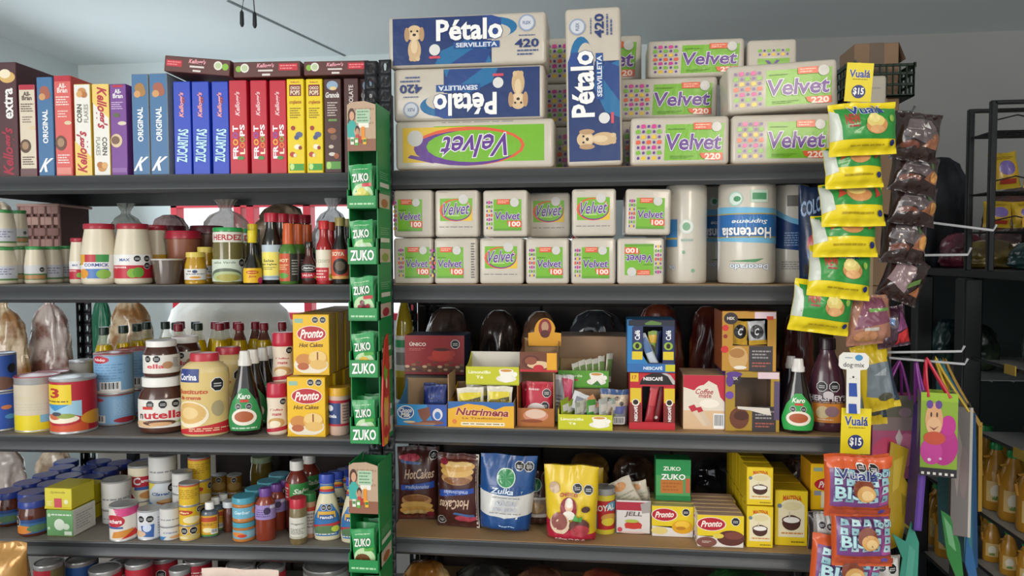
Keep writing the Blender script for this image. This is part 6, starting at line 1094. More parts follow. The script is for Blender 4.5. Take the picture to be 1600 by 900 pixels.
cmb = [('r', 0, 0, 1, 1, '#d8b690'), ('r', 0, .35, 1, 1, '#dfd4c4'), ('p', [(0, 1), (1, 1), (1, .5), (.88, .6), (.8, .82), (.6, .9), (.42, .78), (.25, .72), (0, .78)], '#bb2238'), ('e', .48, .67, .22, .15, '#e2d8c8'), ('t', 'Coffee', .5, .7, .42, .1, '#a83a3e', dict(sh=.3, b=.02)), ('t', 'mate', .52, .62, .3, .07, '#a83a3e', dict(b=.02)), ('p', [(.12, .42), (.26, .46), (.6, .08), (.48, .06)], '#d8c4ac'), ('p', [(.12, .42), (.26, .46), (.34, .36), (.2, .32)], '#b8283a'), ('p', [(.3, .4), (.42, .42), (.7, .08), (.58, .06)], '#d2bca2'), ('p', [(.3, .4), (.42, .42), (.48, .34), (.36, .31)], '#b8283a'), ('e', .62, .48, .24, .08, '#efe6d8'), ('b', .72, .02, .98, .3)]
carton('creamer_box', 'red and cream creamer box with barcode and two pictured sticks', 'box', RU, 1067, 1134, 585, T3, d, .11, '#d8b690', cmb, side='#c9a884')
d = dep(RU, 1170, 674, T3)
def catl(a, b): return [('p', [(0, 1), (.5, 1), (.45, .91), (.17, .91), (.17, .39), (.3, .3), (.2, 0), (0, 0)], a), ('r', .5, 0, 1, .42, '#3a3436'), ('r', .94, 0, 1, .9, a), ('l', .56, .2, .9, .36, 3, '#9a9696'), ('l', .56, .06, .9, .16, 2, '#a85a4a'), ('r', .6, .88, .99, .99, '#dcc4cc'), ('e', .16, .88, .13, .1, '#2c2226'), ('t', 'MIX', .16, .88, .14, .05, '#d8d0c8', dict(b=.04))] + b
A1 = catl('#b8862a', [('c', .06, .72, .06, '#c8302c'), ('c', .05, .36, .07, '#c8302c'), ('c', .06, .58, .04, '#8e2a24'), ('e', .3, .22, .18, .2, '#c9a268'), ('e', .28, .3, .14, .08, '#a8763c'), ('e', .34, .06, .12, .03, '#e4ded0'), ('r', .82, .86, .94, .92, '#c8442c')])
A2 = catl('#a8862a', [('e', .16, .95, .15, .045, '#5a3a86'), ('e', .08, .84, .07, .1, '#5a3a86'), ('c', .08, .6, .075, '#6a44a0'), ('e', .26, .22, .18, .18, '#6a3a24'), ('e', .3, .26, .14, .08, '#4a2418'), ('r', .9, .2, 1, .84, '#5a4a6a')])
o, z1, wb, hb_ = window_box('treat_box', 'opened gold and purple box with torn white window flap, lower one', 'box', RU, 1133, 1218, 580, T3, d, .12, '#a8862a', (.18, .4, .84, .9), A2, 'gold display boxes with windows', '#5a3a86', '#8a7260')
mb = MB(); V = [(-.42, .0), (.36, -.02), (.42, -.26), (.2, -.2), (-.1, -.12), (-.42, -.06)]
mb.add([(x * wb * .75 + .004, -.004 - .006 * (i % 2), hb_ * .42 + y * hb_ * .55) for i, (x, y) in enumerate(V)] + [(x * wb * .75 + .004, -.003 - .006 * (i % 2), hb_ * .42 + y * hb_ * .55) for i, (x, y) in enumerate(V)], [(0, 1, 2, 3, 4, 5), (11, 10, 9, 8, 7, 6)] + [(i, (i + 1) % 6, 6 + (i + 1) % 6, 6 + i) for i in range(6)], PR('#d8cfc4')); mb.build('torn_flap', o)
o, z2, wb, hb_ = window_box('treat_box', 'gold display box with red dots and silver packets in its window, upper one', 'box', RU, 1128, 1213, 486, z1, d, .12, '#b8862a', (.2, .42, .84, .88), A1, 'gold display boxes with windows', '#8e4a24', '#2c1c16')
X0, X1, _z = RU.frame(1128, 1213, 486, z1, d); xm = (X0 + X1) / 2
pk = [('e', .5, .55, .38, .3, '#1c1a1c'), ('t', 'C', .5, .55, .3, .3, '#d8d8dc', dict(sh=.3, b=.04)), ('r', 0, 0, 1, .2, '#c9a23a')]
for i, (dx, c) in enumerate(((-.02, '#c8a040'), (.024, '#b4b6ba'))):
    m = pouch_mesh(.04, .055, .014, c, pk, seed=130 + i, nx=10, ny=12, wr=.003); o = tag(m.build('treat_packet', angle=60), ['gold packet with dark oval in the left of the window', 'silver packet with dark oval in the right of the window'][i], 'packet', 'packets in the display window'); put(o, RU, xm + dx, d + .02, z1 + hb_ * .43, (6, -6)[i], 0, (4, -6)[i])
mb = MB(); mb.rbox(-wb * .42, wb * .42, .004, .06, .003, hb_ * .42, KRAFT, .001); o = tag(mb.build('card_insert'), 'kraft insert inside the upper gold box, under the packets', 'insert'); put(o, RU, xm, d, z1)
# syrup and chocolate bottles at the right end
d = dep(RU, 1246, 680, T3) + .028
syr2 = [l for l in syl if l[0] != 'l']
vessel('syrup_bottle', 'dark syrup bottle with white cap and bright green label at the right end', 'bottle', RU, 1221, 1272, 560, T3, d, [('body', SYM, SYR), ('cap', PL('#d9d6d2'), SCAP)], dict(z=(.05, .54), span=150, L=[(('p', l[1], '#2fa04a') if l[0] == 'p' else l) for l in syr2], nv=8), None, .62)
vessel('syrup_bottle', 'dark syrup bottle hidden right behind the bright green label one', 'bottle', RU, 1213, 1258, 556, T3, d + .075, [('body', SYM, SYR), ('cap', PL('#c9c6c2'), SCAP)], None, None, .62)
HSH = [(0, 0), (.8, 0), (.95, .02), (1, .07), (1, .45), (.96, .56), (.8, .68), (.55, .78), (.42, .84), (.4, .88)]
hsl = [('r', 0, .05, 1, .48, '#c9802c'), ('p', [(0, .3), (0, .05), (.3, .05), (.2, .2)], '#b8552c'), ('e', .4, .28, .14, .14, '#cdb88a'), ('e', .58, .3, .14, .12, '#8a6a74'), ('o', .37, .86, .1), ('o', .62, .86, .1), ('e', .5, .68, .1, .08, '#d8d0d4'), ('t', "HERSHEY'S", .5, .6, .8, .13, '#d8d0d4', dict(b=.05)), ('l', .2, .49, .8, .52, 1, '#d8b890'), ('l', .3, .1, .6, .14, 1, '#e8d8c0')]
vessel('chocolate_syrup_bottle', 'purple brown chocolate syrup bottle with orange label band', 'bottle', RU, 1264, 1320, 528, T3, d + .03, [('body', M('#4a2a36', .2, coat=.4), HSH), ('cap', M('#2a1a22', .25), [(.42, .875), (.46, .88), (.44, .985), (.4, 1), (0, 1)])], dict(z=(.08, .56), span=160, L=hsl, nv=6), None, .7)

# ================================================================== RIGHT UNIT, FOURTH SHELF
zS = T4
BRNF = '#472420'
hc = [('r', .02, .02, .98, .98, BRNF), ('e', .3, .86, .26, .05, '#b8485a'), ('p', [(.08, .84), (.6, .8), (.55, .77), (.1, .8)], '#4a6a9c'), ('o', .88, .9, .1), ('t', 'HotCakes', .55, .66, .74, .13, '#d2b49c', dict(sh=.3, b=.02, rise=.15)), ('p', [(.08, .5), (.92, .56), (.92, .47), (.08, .43)], '#2f50a4'), ('t', 'tradicionales', .5, .49, .6, .05, '#b8c4e4', dict(sh=.3, rise=.1)), ('e', .48, .3, .38, .09, '#b88a5a'), ('e', .47, .33, .33, .05, '#8a5a34'), ('e', .48, .22, .4, .07, '#d2a85e'), ('e', .48, .15, .42, .07, '#c99a4e'), ('e', .5, .12, .36, .04, '#d8b878'), ('e', .48, .06, .42, .04, '#5a2a22'), ('e', .8, .1, .1, .04, '#8a2a3a')]
GH = 'brown pancake flour bags'
pouch('flour_bag', 'brown pancake flour bag standing at the left end, right way up', 'bag', RU, 622, 686, 697, 817, dep(RU, 650, 817, T4) + .025, .05, BRNF, hc, GH, zb=T4 + .0012, seed=151, wr=.004, rot=6)
hc2 = [('r', 0, 0, .07, 1, '#c9beb4')] + [l for l in hc]
pouch('flour_bag', 'brown pancake flour bag turned upside down with white side strip', 'bag', RU, 683, 750, 708, 829, dep(RU, 716, 829, T4) + .025, .05, BRNF, hc2, GH, zb=T4 + .0012, seed=152, wr=.004, rot=-4, lrot=180)
pin = [('c', 0, 0, 1, '')]
def flower(cx, cy, r, asp, c1, c2):
    out = [('c', cx, cy, r * 1.12, '#cfe0d4'), ('c', cx, cy, r, c1)]
    for k in range(8):
        a = k * math.pi / 4; out.append(('p', [(cx, cy), (cx + r * .95 * math.cos(a + .1), cy + r * .95 * asp * math.sin(a + .1)), (cx + r * .7 * math.cos(a + .16), cy + r * .7 * asp * math.sin(a + .16))], c2))
    return out
zul = [('r', 0, .2, 1, .56, '#d4d4d2'), ('p', [(0, .24), (.5, .16), (1, .26), (1, .2), (0, .18)], '#1c4a86'), ('e', .5, .56, .52, .06, '#1c4a86'), ('o', .7, .88, .08), ('o', .87, .87, .08)] + flower(.48, .72, .15, .72, '#2a8a50', '#a8d0b4') + [('t', 'Zulka', .42, .56, .42, .07, '#d4e2f2', dict(sh=.2, b=.02)), ('l', .25, .46, .75, .49, 1, '#8a8c92'), ('t', 'AZUCAR', .5, .41, .4, .07, '#b4b8c4', dict(b=.04)), ('t', 'MORENA', .5, .33, .44, .05, '#b4b8c4', dict(b=.03)), ('l', .2, .27, .8, .29, 1, '#7a7c84'), ('l', .4, .1, .7, .13, 1, '#a8c4e4')]
pouch('sugar_bag', 'large shiny blue and white sugar bag leaning forward', 'bag', RU, 744, 834, 709, 838, dep(RU, 772, 838, T4) + .037, .068, '#1c4a86', zul, 'sugar bags', zb=T4 + .0055, seed=153, wr=.006, stand=True, ty=3.5, rot=2)
zul2 = [('r', 0, .2, 1, .5, '#8a7462'), ('r', 0, .5, 1, .54, '#c4bab0'), ('r', 0, .18, 1, .24, '#c4bab0'), ('e', .45, .36, .34, .1, '#a8885c')] + flower(.5, .76, .17, .7, '#2f7a4c', '#8ab89c') + [('t', 'Zulka', .48, .6, .4, .06, '#a88a80', dict(sh=.2))]
pouch('sugar_bag', 'brown sugar bag with green flower half hidden behind the yellow pouch', 'bag', RU, 812, 864, 735, 834, dep(RU, 832, 834, T4) + .075, .06, '#4a2a24', zul2, 'sugar bags', zb=T4 + .0012, seed=154, wr=.004, stand=True)
abu = [('r', 0, 0, 1, .12, '#b0203a'), ('p', [(0, .12), (.7, .1), (.4, .22), (0, .3)], '#b0203a'), ('o', .63, .72, .085), ('o', .83, .7, .085), ('c', .2, .72, .1, '#b89a7c'), ('e', .47, .46, .16, .15, '#8a2030'), ('e', .48, .5, .08, .08, '#d2a88a'), ('e', .48, .54, .07, .06, '#d8d0c4'), ('e', .48, .38, .12, .06, '#e0d8cc'), ('t', 'CHOCO', .47, .64, .34, .05, '#b0203a', dict(b=.05, bow=-.3)), ('e', .3, .26, .2, .14, '#d8c0a4'), ('e', .29, .29, .16, .12, '#8a4a44'), ('e', .68, .24, .2, .1, '#5a3028'), ('e', .7, .18, .18, .08, '#a83a44'), ('p', [(.55, .32), (.6, .4), (.68, .34), (.74, .38), (.72, .3)], '#4a9a4a'), ('e', .8, .46, .08, .04, '#4a2a24'), ('t', 'CHOCOLATE POLVO', .5, .055, .6, .04, '#e8b8b8', dict(b=.04))]
pouch('chocolate_pouch', 'shiny yellow stand-up pouch with red bottom and oval emblem', 'pouch', RU, 849, 937, 727, 849, .034, .065, '#dcbc1e', abu, None, zb=T4 + .0012, seed=155, wr=.005, stand=True, rot=-4)
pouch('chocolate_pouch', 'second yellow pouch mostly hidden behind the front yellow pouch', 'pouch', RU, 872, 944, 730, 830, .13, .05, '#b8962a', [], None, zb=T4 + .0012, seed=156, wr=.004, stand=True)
roy = [('r', 0, 0, 1, 1, '#b8282e'), ('r', 0, .86, 1, 1, '#d2c23a'), ('r', 0, 0, 1, .12, '#d2c23a'), ('r', 0, .12, .3, .5, '#4a8ab0'), ('e', .75, .72, .2, .12, '#5aa0b8'), ('t', 'ROYAL', .5, .68, .6, .16, '#ece4dc', dict(b=.05, rise=.5)), ('e', .65, .42, .24, .12, '#d09a4a'), ('e', .62, .32, .2, .1, '#dcc83a')]
can('baking_powder_can', 'red and yellow baking powder can with grey lid', RU, 928, 961, 760, T4, dep(RU, 945, 835, T4) + .025, '#b8282e', roy, None, PL('#8d9096'), lo=.0, hi=.86, cat='can')
jel = [('r', 0, .7, .84, .95, '#a8283c'), ('t', 'JELL', .5, .58, .5, .17, '#6a5a5c', dict(sh=.15, b=.05)), ('e', .5, .26, .25, .12, '#b8342c'), ('r', .27, .16, .73, .3, '#c23a2e'), ('e', .46, .38, .2, .05, '#a8b84a'), ('p', [(.7, .9), (1, 1), (1, .66), (.75, .62)], '#a09a98'), ('c', .12, .12, .07, '#c8485a'), ('e', .5, .04, .4, .03, '#d8b8b0')]
d = dep(RU, 990, 834, T4); zj = None
o, w_, hf = open_box('gelatin_box', 'white opened gelatin box with red dessert picture', 'box', RU, 962, 1017, 782, T4, d, .075, hint(1000, 760, d + .075, T4), '#d4cfcc', jel, None, inner=PR('#b8ada6'))
for i, (x0, x1, y, ty) in enumerate(((962, 998, 745, -28), (975, 1008, 752, -14))):
    pouch('gelatin_packet', ['pale packet leaning out of the gelatin box to the left', 'pale packet standing behind in the gelatin box'][i], 'packet', RU, x0 + 12, x1 + 12, y, 795, d + .025 + .02 * i, .008, '#c2b8a4', [('e', .4, .8, .3, .12, '#c98a4a'), ('l', .1, .2, .9, .6, 4, '#9aa08a')], 'gelatin packets', zb=zat(990, 797, d + .03), seed=160 + i, ty=ty, tx=-4, wr=.0015)
# small pudding boxes
pud = [('r', 0, .35, 1, 1, '#e0c41e'), ('p', [(0, .35), (1, .35), (1, .55), (.5, .3)], '#e0c41e'), ('e', .3, .72, .32, .22, '#e8ddd4'), ('e', .3, .72, .3, .2, '#b01e2e'), ('t', 'Pronto', .3, .73, .46, .2, '#f0e4dc', dict(sh=.35, b=.04, rise=.15)), ('o', .82, .82, .09)]
p1 = pud + [('e', .74, .34, .26, .22, '#d8a01c'), ('e', .74, .42, .18, .12, '#e8bc3a'), ('e', .7, .3, .12, .06, '#b87a1c'), ('e', .18, .2, .2, .12, '#dcc878')]
p2_ = pud + [('e', .72, .3, .3, .24, '#5a2c24'), ('e', .78, .38, .2, .12, '#7a4034'), ('e', .2, .16, .22, .16, '#7a4a40'), ('l', .1, .12, .3, .2, 2, '#d8c8c0'), ('e', .45, .36, .12, .08, '#d8c44a')]
d = dep(RU, 1050, 839, T4); o, z1 = carton('pudding_box', 'yellow pudding box in front with orange dessert picture', 'box', RU, 1018, 1084, 790, T4, d, .026, '#dcd6d0', p1, side='#d8bc1c', top='#c8b878', group='pudding boxes')
X0, X1, _z = RU.frame(1018, 1084, 790, T4, d)
for i in range(3): put(dup(o, ['yellow pudding box right behind the orange dessert one', 'third box behind the orange dessert pudding box', 'fourth box behind the orange dessert pudding box'][i]), RU, (X0 + X1) / 2 + .002 * (i % 2), d + .027 * (i + 1), T4)
d = dep(RU, 1122, 855, T4, .001); o, z2 = carton('pudding_box', 'yellow and white pudding box in front with brown dessert picture', 'box', RU, 1089, 1163, 804, T4, d, .026, '#dcd6d0', p2_, side='#dcd6d0', top='#b89a8c', group='pudding boxes')
X0, X1, _z = RU.frame(1089, 1163, 804, T4, d)
for i in range(5): put(dup(o, 'pudding box behind the brown dessert one, {} of its row from the front'.format(ORD[i + 1])), RU, (X0 + X1) / 2 - .002 * (i % 3), d + .0268 * (i + 1), T4)
zu = [('r', 0, .62, 1, 1, '#1f8a48'), zk(.5, .58, .7, .14), ('t', 'ZUKO', .46, .78, .5, .1, '#e4ecdc', dict(b=.05)), ('r', .14, .18, .78, .5, '#b8702c'), ('l', .2, .22, .72, .46, 3, '#a05a20'), ('r', 0, 0, 1, .12, '#1f7a40'), ('r', .85, .2, .98, .55, '#b8603c')]
carton('drink_sachet_box', 'green carton of drink sachets standing on the yellow pudding boxes', 'box', RU, 1024, 1080, 717, z1 + .0004, dep(RU, 1050, 839, T4) + .035, .05, '#4a9a58', zu, side='#1f7a40')
# starch cartons
mz = [('r', .1, .16, .9, .74, '#e2d8b4'), ('t', 'MAIZENA', .52, .86, .56, .1, '#c04a20', dict(b=.05)), ('e', .52, .72, .36, .12, '#e2d8b4'), ('e', .52, .72, .3, .08, '#d8cc9c'), ('e', .5, .42, .28, .14, '#4a2c22'), ('r', .2, .44, .8, .52, '#e2d8b4'), ('e', .5, .47, .29, .075, '#4a2c22'), ('e', .5, .47, .25, .055, '#e8e4dc'), ('r', .42, .5, .46, .62, '#c9c0a8'), ('l', .2, .2, .85, .26, 1, '#c8843a'), ('l', .5, .05, .9, .1, 1, '#7a6a18'), ('c', .14, .72, .07, '#6a7a8a')]
YM = '#e0c21e'
d = dep(RU, 1187, 856, T4, .001); o, z1 = carton('starch_box', 'small yellow starch box in the lower front of the two high stack', 'box', RU, 1166, 1209, 790, T4, d, .045, YM, mz, group='small yellow starch boxes', side='#d2b21a')
o2, z2 = carton('starch_box', 'small yellow starch box in the upper front of the two high stack', 'box', RU, 1166, 1209, 729, z1 + .0003, d, .045, YM, mz, group='small yellow starch boxes', side='#d2b21a')
X0, X1, _z = RU.frame(1166, 1209, 790, T4, d)
for i in range(5):
    put(dup(o, 'small yellow starch box in the lower row, {} from the front'.format(ORD[i + 1])), RU, (X0 + X1) / 2, d + .0458 * (i + 1), T4)
    put(dup(o2, 'small yellow starch box in the upper row, {} from the front'.format(ORD[i + 1])), RU, (X0 + X1) / 2, d + .0458 * (i + 1), z1 + .0003)
d = dep(RU, 1236, 853, T4); o, z1 = carton('starch_box', 'large yellow starch box in front with pale bowl picture', 'box', RU, 1210, 1263, 765, T4, d, .06, YM, mz, group='large yellow starch boxes', side='#c8a81a')
X0, X1, _z = RU.frame(1210, 1263, 765, T4, d)
for i in range(3): put(dup(o, 'large yellow starch box, {} from the front of its row'.format(ORD[i + 1])), RU, (X0 + X1) / 2, d + .061 * (i + 1), T4)
pr3 = [('r', .08, .84, .34, .92, '#8fa898'), ('e', .52, .56, .42, .14, '#b7202f'), ('t', 'Pronto', .52, .565, .6, .14, '#f0e4dc', dict(sh=.35, b=.04, rise=.15)), ('r', .1, .32, .3, .42, '#8a90a0'), ('r', .3, .05, .95, .4, '#e0d8b8')]
zsu = zat(1285, 800, .05)
pouch('pasta_packet', 'white and dark packet under the yellow pancake box at the right end', 'packet', RU, 1262, 1312, 800, 864, .03, .03, '#cfc9c6', [('r', 0, 0, .2, 1, '#2a2226'), ('e', .55, .8, .2, .05, '#8a3a3c'), ('r', .6, .2, .9, .95, '#a8422c'), ('o', .4, .42, .13), ('o', .42, .2, .13)], None, zb=T4 + .0012, seed=170, wr=.003)
carton('carton', 'plain carton under the yellow pancake box at the right end', 'box', RU, 1266, 1325, 800, T4, .065, .2, '#8a8070', hz=zsu - T4)
o, q = carton('pancake_mix_box', 'yellow pancake mix box at the right end behind the orange snack bag', 'box', RU, 1266, 1322, 724, zsu + .001, .06, .09, YB_, pr3, side='#c9921c')
# dim bags at the back of the fourth shelf
GD4 = 'bulk bags at the back of the fourth shelf'
for i, (a, b, y, m_, lab) in enumerate(((650, 760, 706, BRNB, 'dark brown bag behind the upside down flour bag'), (880, 960, 704, M2('#5a3e1c', '#8a6a34', 8, .3), 'ochre bag behind the yellow pouch'), (950, 1030, 708, BRNB, 'brown bag behind the gelatin box'), (1075, 1150, 712, BLKB, 'black bag behind the brown dessert boxes'), (1205, 1268, 712, BRNB, 'brown bag behind the large starch boxes'))):
    blob_bag('bulk_bag', lab, 'bag', RU, a + 6, b - 6, y + 4, 780, .385, m_, 60 + i, GD4, 62 / (b - a), False, T4 + .001, amp=.07)
# ================================================================== RIGHT UNIT, BOTTOM SHELF
GD5 = 'bags on the bottom shelf of the right unit'
for i, (a, b, y, m_, lab) in enumerate(((628, 704, 876, M2('#8a5a24', '#d8b884', 11, .25), 'amber bag with pale corner on the bottom shelf'), (712, 800, 882, M2('#20201e', '#5a5a54', 9, .2), 'dark clear bag next to the amber bag'), (808, 890, 884, BRNB, 'brown bag in the shade of the bottom shelf, third from left'), (900, 985, 890, REDB, 'dim reddish bag on the bottom shelf'), (1000, 1090, 892, DARKB, 'black bag on the bottom shelf right of the reddish bag'), (1095, 1220, 890, M2('#16301c', '#2f6a34', 8, .25), 'dark green bag at the right of the bottom shelf'))):
    blob_bag('bulk_bag', lab, 'bag', RU, a, b, y, 990, .14 + .05 * (i % 2), m_, 70 + i, GD5, .8, False, T5 + .001, amp=.09)
# ================================================================== HANGING GOODS at the right end of the right unit
def card(name, lab, cat, x0, x1, yt, yb, d, col, L, rot=0, ty=0, group=None, thick=.0016, parent=None):
    X0, X1, zt = RU.frame(x0, x1, yt, zat((x0 + x1) / 2, yb, d), d); zb = zat((x0 + x1) / 2, yb, d); w, h = X1 - X0, zt - zb; mb = MB()
    mb.rbox(-w / 2, w / 2, 0, thick, 0, h, PR(col), .0003); decal(mb, L, lambda u, v, o: ((u - .5) * w, -o, v * h), w / h)
    o = mb.build(name); tag(o, lab, cat, group); put(o, RU, (X0 + X1) / 2, d, zb, rot, 0, ty); return o
def hstrip(lab, px, pts, d, cardspec, col='#d8c21c', grp='snack hanging strips'):
    """a clip strip: header card and a plastic band running down behind the bags; pts = [(px, py)]"""
    P = [RU.at(x, y, d) for x, y in pts]; root = empty('hanging_strip', lab, 'hanging strip', grp); b = P[0]; put(root, RU, b.x, d, b.z); mb = MB(); m = PL(col); hw = .009
    vs = []
    for p in P:
        for y in (0, .0012): vs += [(p.x - b.x - hw, y, p.z - b.z), (p.x - b.x + hw, y, p.z - b.z)]
    fs = []
    for i in range(len(P) - 1):
        a = 4 * i; fs += [(a, a + 1, a + 5, a + 4), (a + 3, a + 2, a + 6, a + 7), (a + 1, a + 3, a + 7, a + 5), (a + 2, a, a + 4, a + 6)]
    fs += [(0, 2, 3, 1), (4 * len(P) - 4, 4 * len(P) - 3, 4 * len(P) - 1, 4 * len(P) - 2)]
    mb.add(vs, fs, m); mb.build('band', root)
    if cardspec:
        x0, x1, yt, yb, L, ty, c = cardspec; q0, q1 = RU.at(x0, yb, d), RU.at(x1, yt, d); w, h = q1.x - q0.x, q1.z - q0.z; mb = MB(); mb.rbox(-w / 2, w / 2, -.003, -.0012, 0, h, PR(c), .0004)
        decal(mb, L, lambda u, v, o: ((u - .5) * w, -.003 - o, v * h), w / h); o = mb.build('header_card', root); o.location = ((q0.x + q1.x) / 2 - b.x, 0, q0.z - b.z); o.rotation_euler = (0, R(ty), 0)
    return root
prc = [('t', 'Vualá', .5, .72, .78, .2, '#2a3f8a', dict(b=.025, ol=('#e8e4d0', .025))), ('l', .25, .55, .8, .6, 1, '#8a7a20'), ('c', .5, .26, .26, '#22306e'), ('t', '$15', .5, .26, .4, .2, '#f0f0ea', dict(b=.03))]
HY = '#e0cb1c'
DA = -.055
hstrip('hanging strip with yellow price card, of green and yellow snack bags', 0, [(1338, 98), (1336, 170), (1325, 260), (1318, 360), (1300, 440), (1285, 500)], DA, (1318, 1361, 98, 160, prc, 4, HY))
vl = [('p', [(.1, .3), (.97, .28), (.97, .86), (.06, .9)], '#2f8a3c'), ('p', [(0, .28), (.14, .3), (.1, .8), (0, .88)], '#c2c8be'), ('t', 'Vualá', .5, .85, .5, .17, '#27408e', dict(b=.025, ol=('#e4e6e0', .03), rise=.12)), ('t', 'NEW', .28, .68, .2, .2, '#b8363a', dict(b=.04)), ('l', .22, .5, .36, .58, 1, '#a8343a'), ('e', .62, .54, .17, .17, '#c98e58'), ('e', .6, .62, .14, .12, '#dcc878'), ('e', .58, .68, .09, .09, '#e6d88c'), ('e', .62, .46, .12, .08, '#d8a46e'), ('e', .85, .66, .04, .07, '#8ab04a'), ('l', .25, .14, .75, .2, 1, '#a89214'), ('c', .87, .2, .045, '#22306e')]
vl2 = [('p', [(.08, .45), (.97, .45), (.97, .97), (.06, .97)], '#2f8a3c'), ('p', [(0, .3), (.16, .35), (.12, .9), (0, .95)], '#c2c8be'), ('e', .55, .72, .2, .2, '#c98e58'), ('e', .52, .82, .15, .12, '#dcc878'), ('p', [(.2, .6), (.28, .95), (.34, .7)], '#b8483a'), ('p', [(.8, .6), (.86, .95), (.92, .7)], '#b8483a'), ('l', .25, .2, .75, .3, 1, '#a89214'), ('c', .87, .25, .05, '#22306e')]
GV1 = 'green and yellow snack bags on the first hanging strip'
bs = [((1293, 1405, 162, 243), vl, 0, 1, -3, 'top green and yellow snack bag under the yellow price card'), ((1288, 1384, 226, 294), vl2, .012, -9, -2, 'second green and yellow snack bag from the top'), ((1282, 1388, 286, 354), vl2, .004, -12, -1, 'third green and yellow snack bag from the top'), ((1268, 1375, 336, 402), vl2, -.004, -10, 0, 'fourth green and yellow snack bag from the top'), ((1258, 1362, 386, 466), vl, -.012, -8, 6, 'fifth green and yellow snack bag from the top'), ((1228, 1328, 438, 520), vl, -.02, 4, 7, 'bottom green and yellow snack bag, hanging lowest at the left')]
for i, (b, L, dd, tx, ty, lab) in enumerate(bs):
    o = pouch('snack_bag', lab, 'snack bag', RU, b[0], b[1], b[2], b[3], DA - .165 + .026 * i, .05, HY, L, GV1, seed=200 + i, wr=.004, crimp=.08, tx=tx, ty=ty, rot=8, pinch=.03)
# dark cookie bags
DB = -.02
hstrip('hanging strip of dark brown cookie bags, right of the green snack bags', 0, [(1424, 176), (1424, 250), (1420, 330), (1412, 420), (1380, 500), (1372, 560)], DB, None, '#2a2422')
dk1 = [('p', [(.1, .5), (.7, .35), (.85, .6), (.7, .85), (.25, .85)], '#5a5052'), ('p', [(.55, .3), (.9, .25), (.95, .5), (.8, .62)], '#8a5a40'), ('e', .3, .3, .2, .1, '#6a3a2c'), ('p', [(.5, .7), (.62, .82), (.66, .66)], '#c8c4c4'), ('l', .2, .62, .5, .66, 1, '#8e8688'), ('p', [(.05, .2), (.5, .1), (.4, .3)], '#2a1c1a')]  # clear silvery top; highlights at the right are painted into the colour
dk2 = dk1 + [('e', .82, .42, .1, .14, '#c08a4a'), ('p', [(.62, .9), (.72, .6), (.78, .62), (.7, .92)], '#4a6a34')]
DKM = lambda c: M(c, .14, coat=.7, bump=.35, bscale=26, var=.1)
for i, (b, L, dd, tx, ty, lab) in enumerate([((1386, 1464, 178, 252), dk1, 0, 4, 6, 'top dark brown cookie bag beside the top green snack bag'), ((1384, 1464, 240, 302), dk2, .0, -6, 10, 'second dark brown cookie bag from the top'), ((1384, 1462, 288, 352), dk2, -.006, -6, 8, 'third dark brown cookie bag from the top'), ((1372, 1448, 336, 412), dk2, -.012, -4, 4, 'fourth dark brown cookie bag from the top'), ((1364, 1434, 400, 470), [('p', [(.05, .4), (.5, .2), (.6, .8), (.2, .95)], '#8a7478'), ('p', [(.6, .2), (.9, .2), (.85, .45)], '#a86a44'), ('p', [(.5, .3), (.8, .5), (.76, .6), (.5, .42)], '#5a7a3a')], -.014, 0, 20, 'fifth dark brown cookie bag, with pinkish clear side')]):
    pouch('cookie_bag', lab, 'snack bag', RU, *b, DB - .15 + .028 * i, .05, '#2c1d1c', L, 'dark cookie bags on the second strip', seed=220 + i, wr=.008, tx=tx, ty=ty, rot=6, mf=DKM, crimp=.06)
pouch('cookie_bag', 'brown and mauve cookie bag with green mark below the dark bags', 'snack bag', RU, 1322, 1398, 462, 538, DB - .04, .05, '#a0705c', [('p', [(.1, .35), (.9, .45), (.8, .95), (.4, .95)], '#7a4458'), ('p', [(.45, .75), (.9, .74), (.9, .68), (.45, .68)], '#6a9a4a'), ('r', .3, .3, .62, .37, '#b8b0a8'), ('e', .35, .2, .25, .12, '#b8825c')], None, seed=230, wr=.006, mf=DKM, rot=4, ty=-6)
pouch('cookie_bag', 'purple and red snack bag hanging right of the mauve cookie bag', 'snack bag', RU, 1372, 1424, 478, 542, DB - .03, .04, '#3a2030', [('p', [(.5, .05), (.98, .1), (.95, .45), (.6, .35)], '#b8282c'), ('p', [(.55, .4), (.95, .45), (.8, .9)], '#7a3a6a'), ('p', [(.15, .7), (.5, .55), (.55, .7), (.2, .88)], '#5a7aa8')], None, seed=231, wr=.006, mf=DKM, ty=-10)
for i, (b, lab) in enumerate((((1352, 1410, 534, 640), 'upper grey and yellow snack bag behind the white card hanger'), ((1336, 1388, 556, 664), 'lower grey and yellow snack bag partly behind the yellow price card'))):
    pouch('snack_bag', lab, 'snack bag', RU, *b, DB - .012 + .02 * i, .03, '#c9ae1e', [('p', [(.1, .25), (.95, .12), (.9, .7), (.3, .72)], '#6e7880'), ('p', [(.85, .1), (1, .1), (1, .8), (.9, .75)], '#2a3a4a'), ('p', [(.4, .55), (.8, .62), (.75, .5)], '#9aa2a8'), ('e', .6, .2, .2, .06, '#4a4a3c')], 'grey and yellow snack bags', seed=234 + i, wr=.005, ty=-14 + 8 * i)
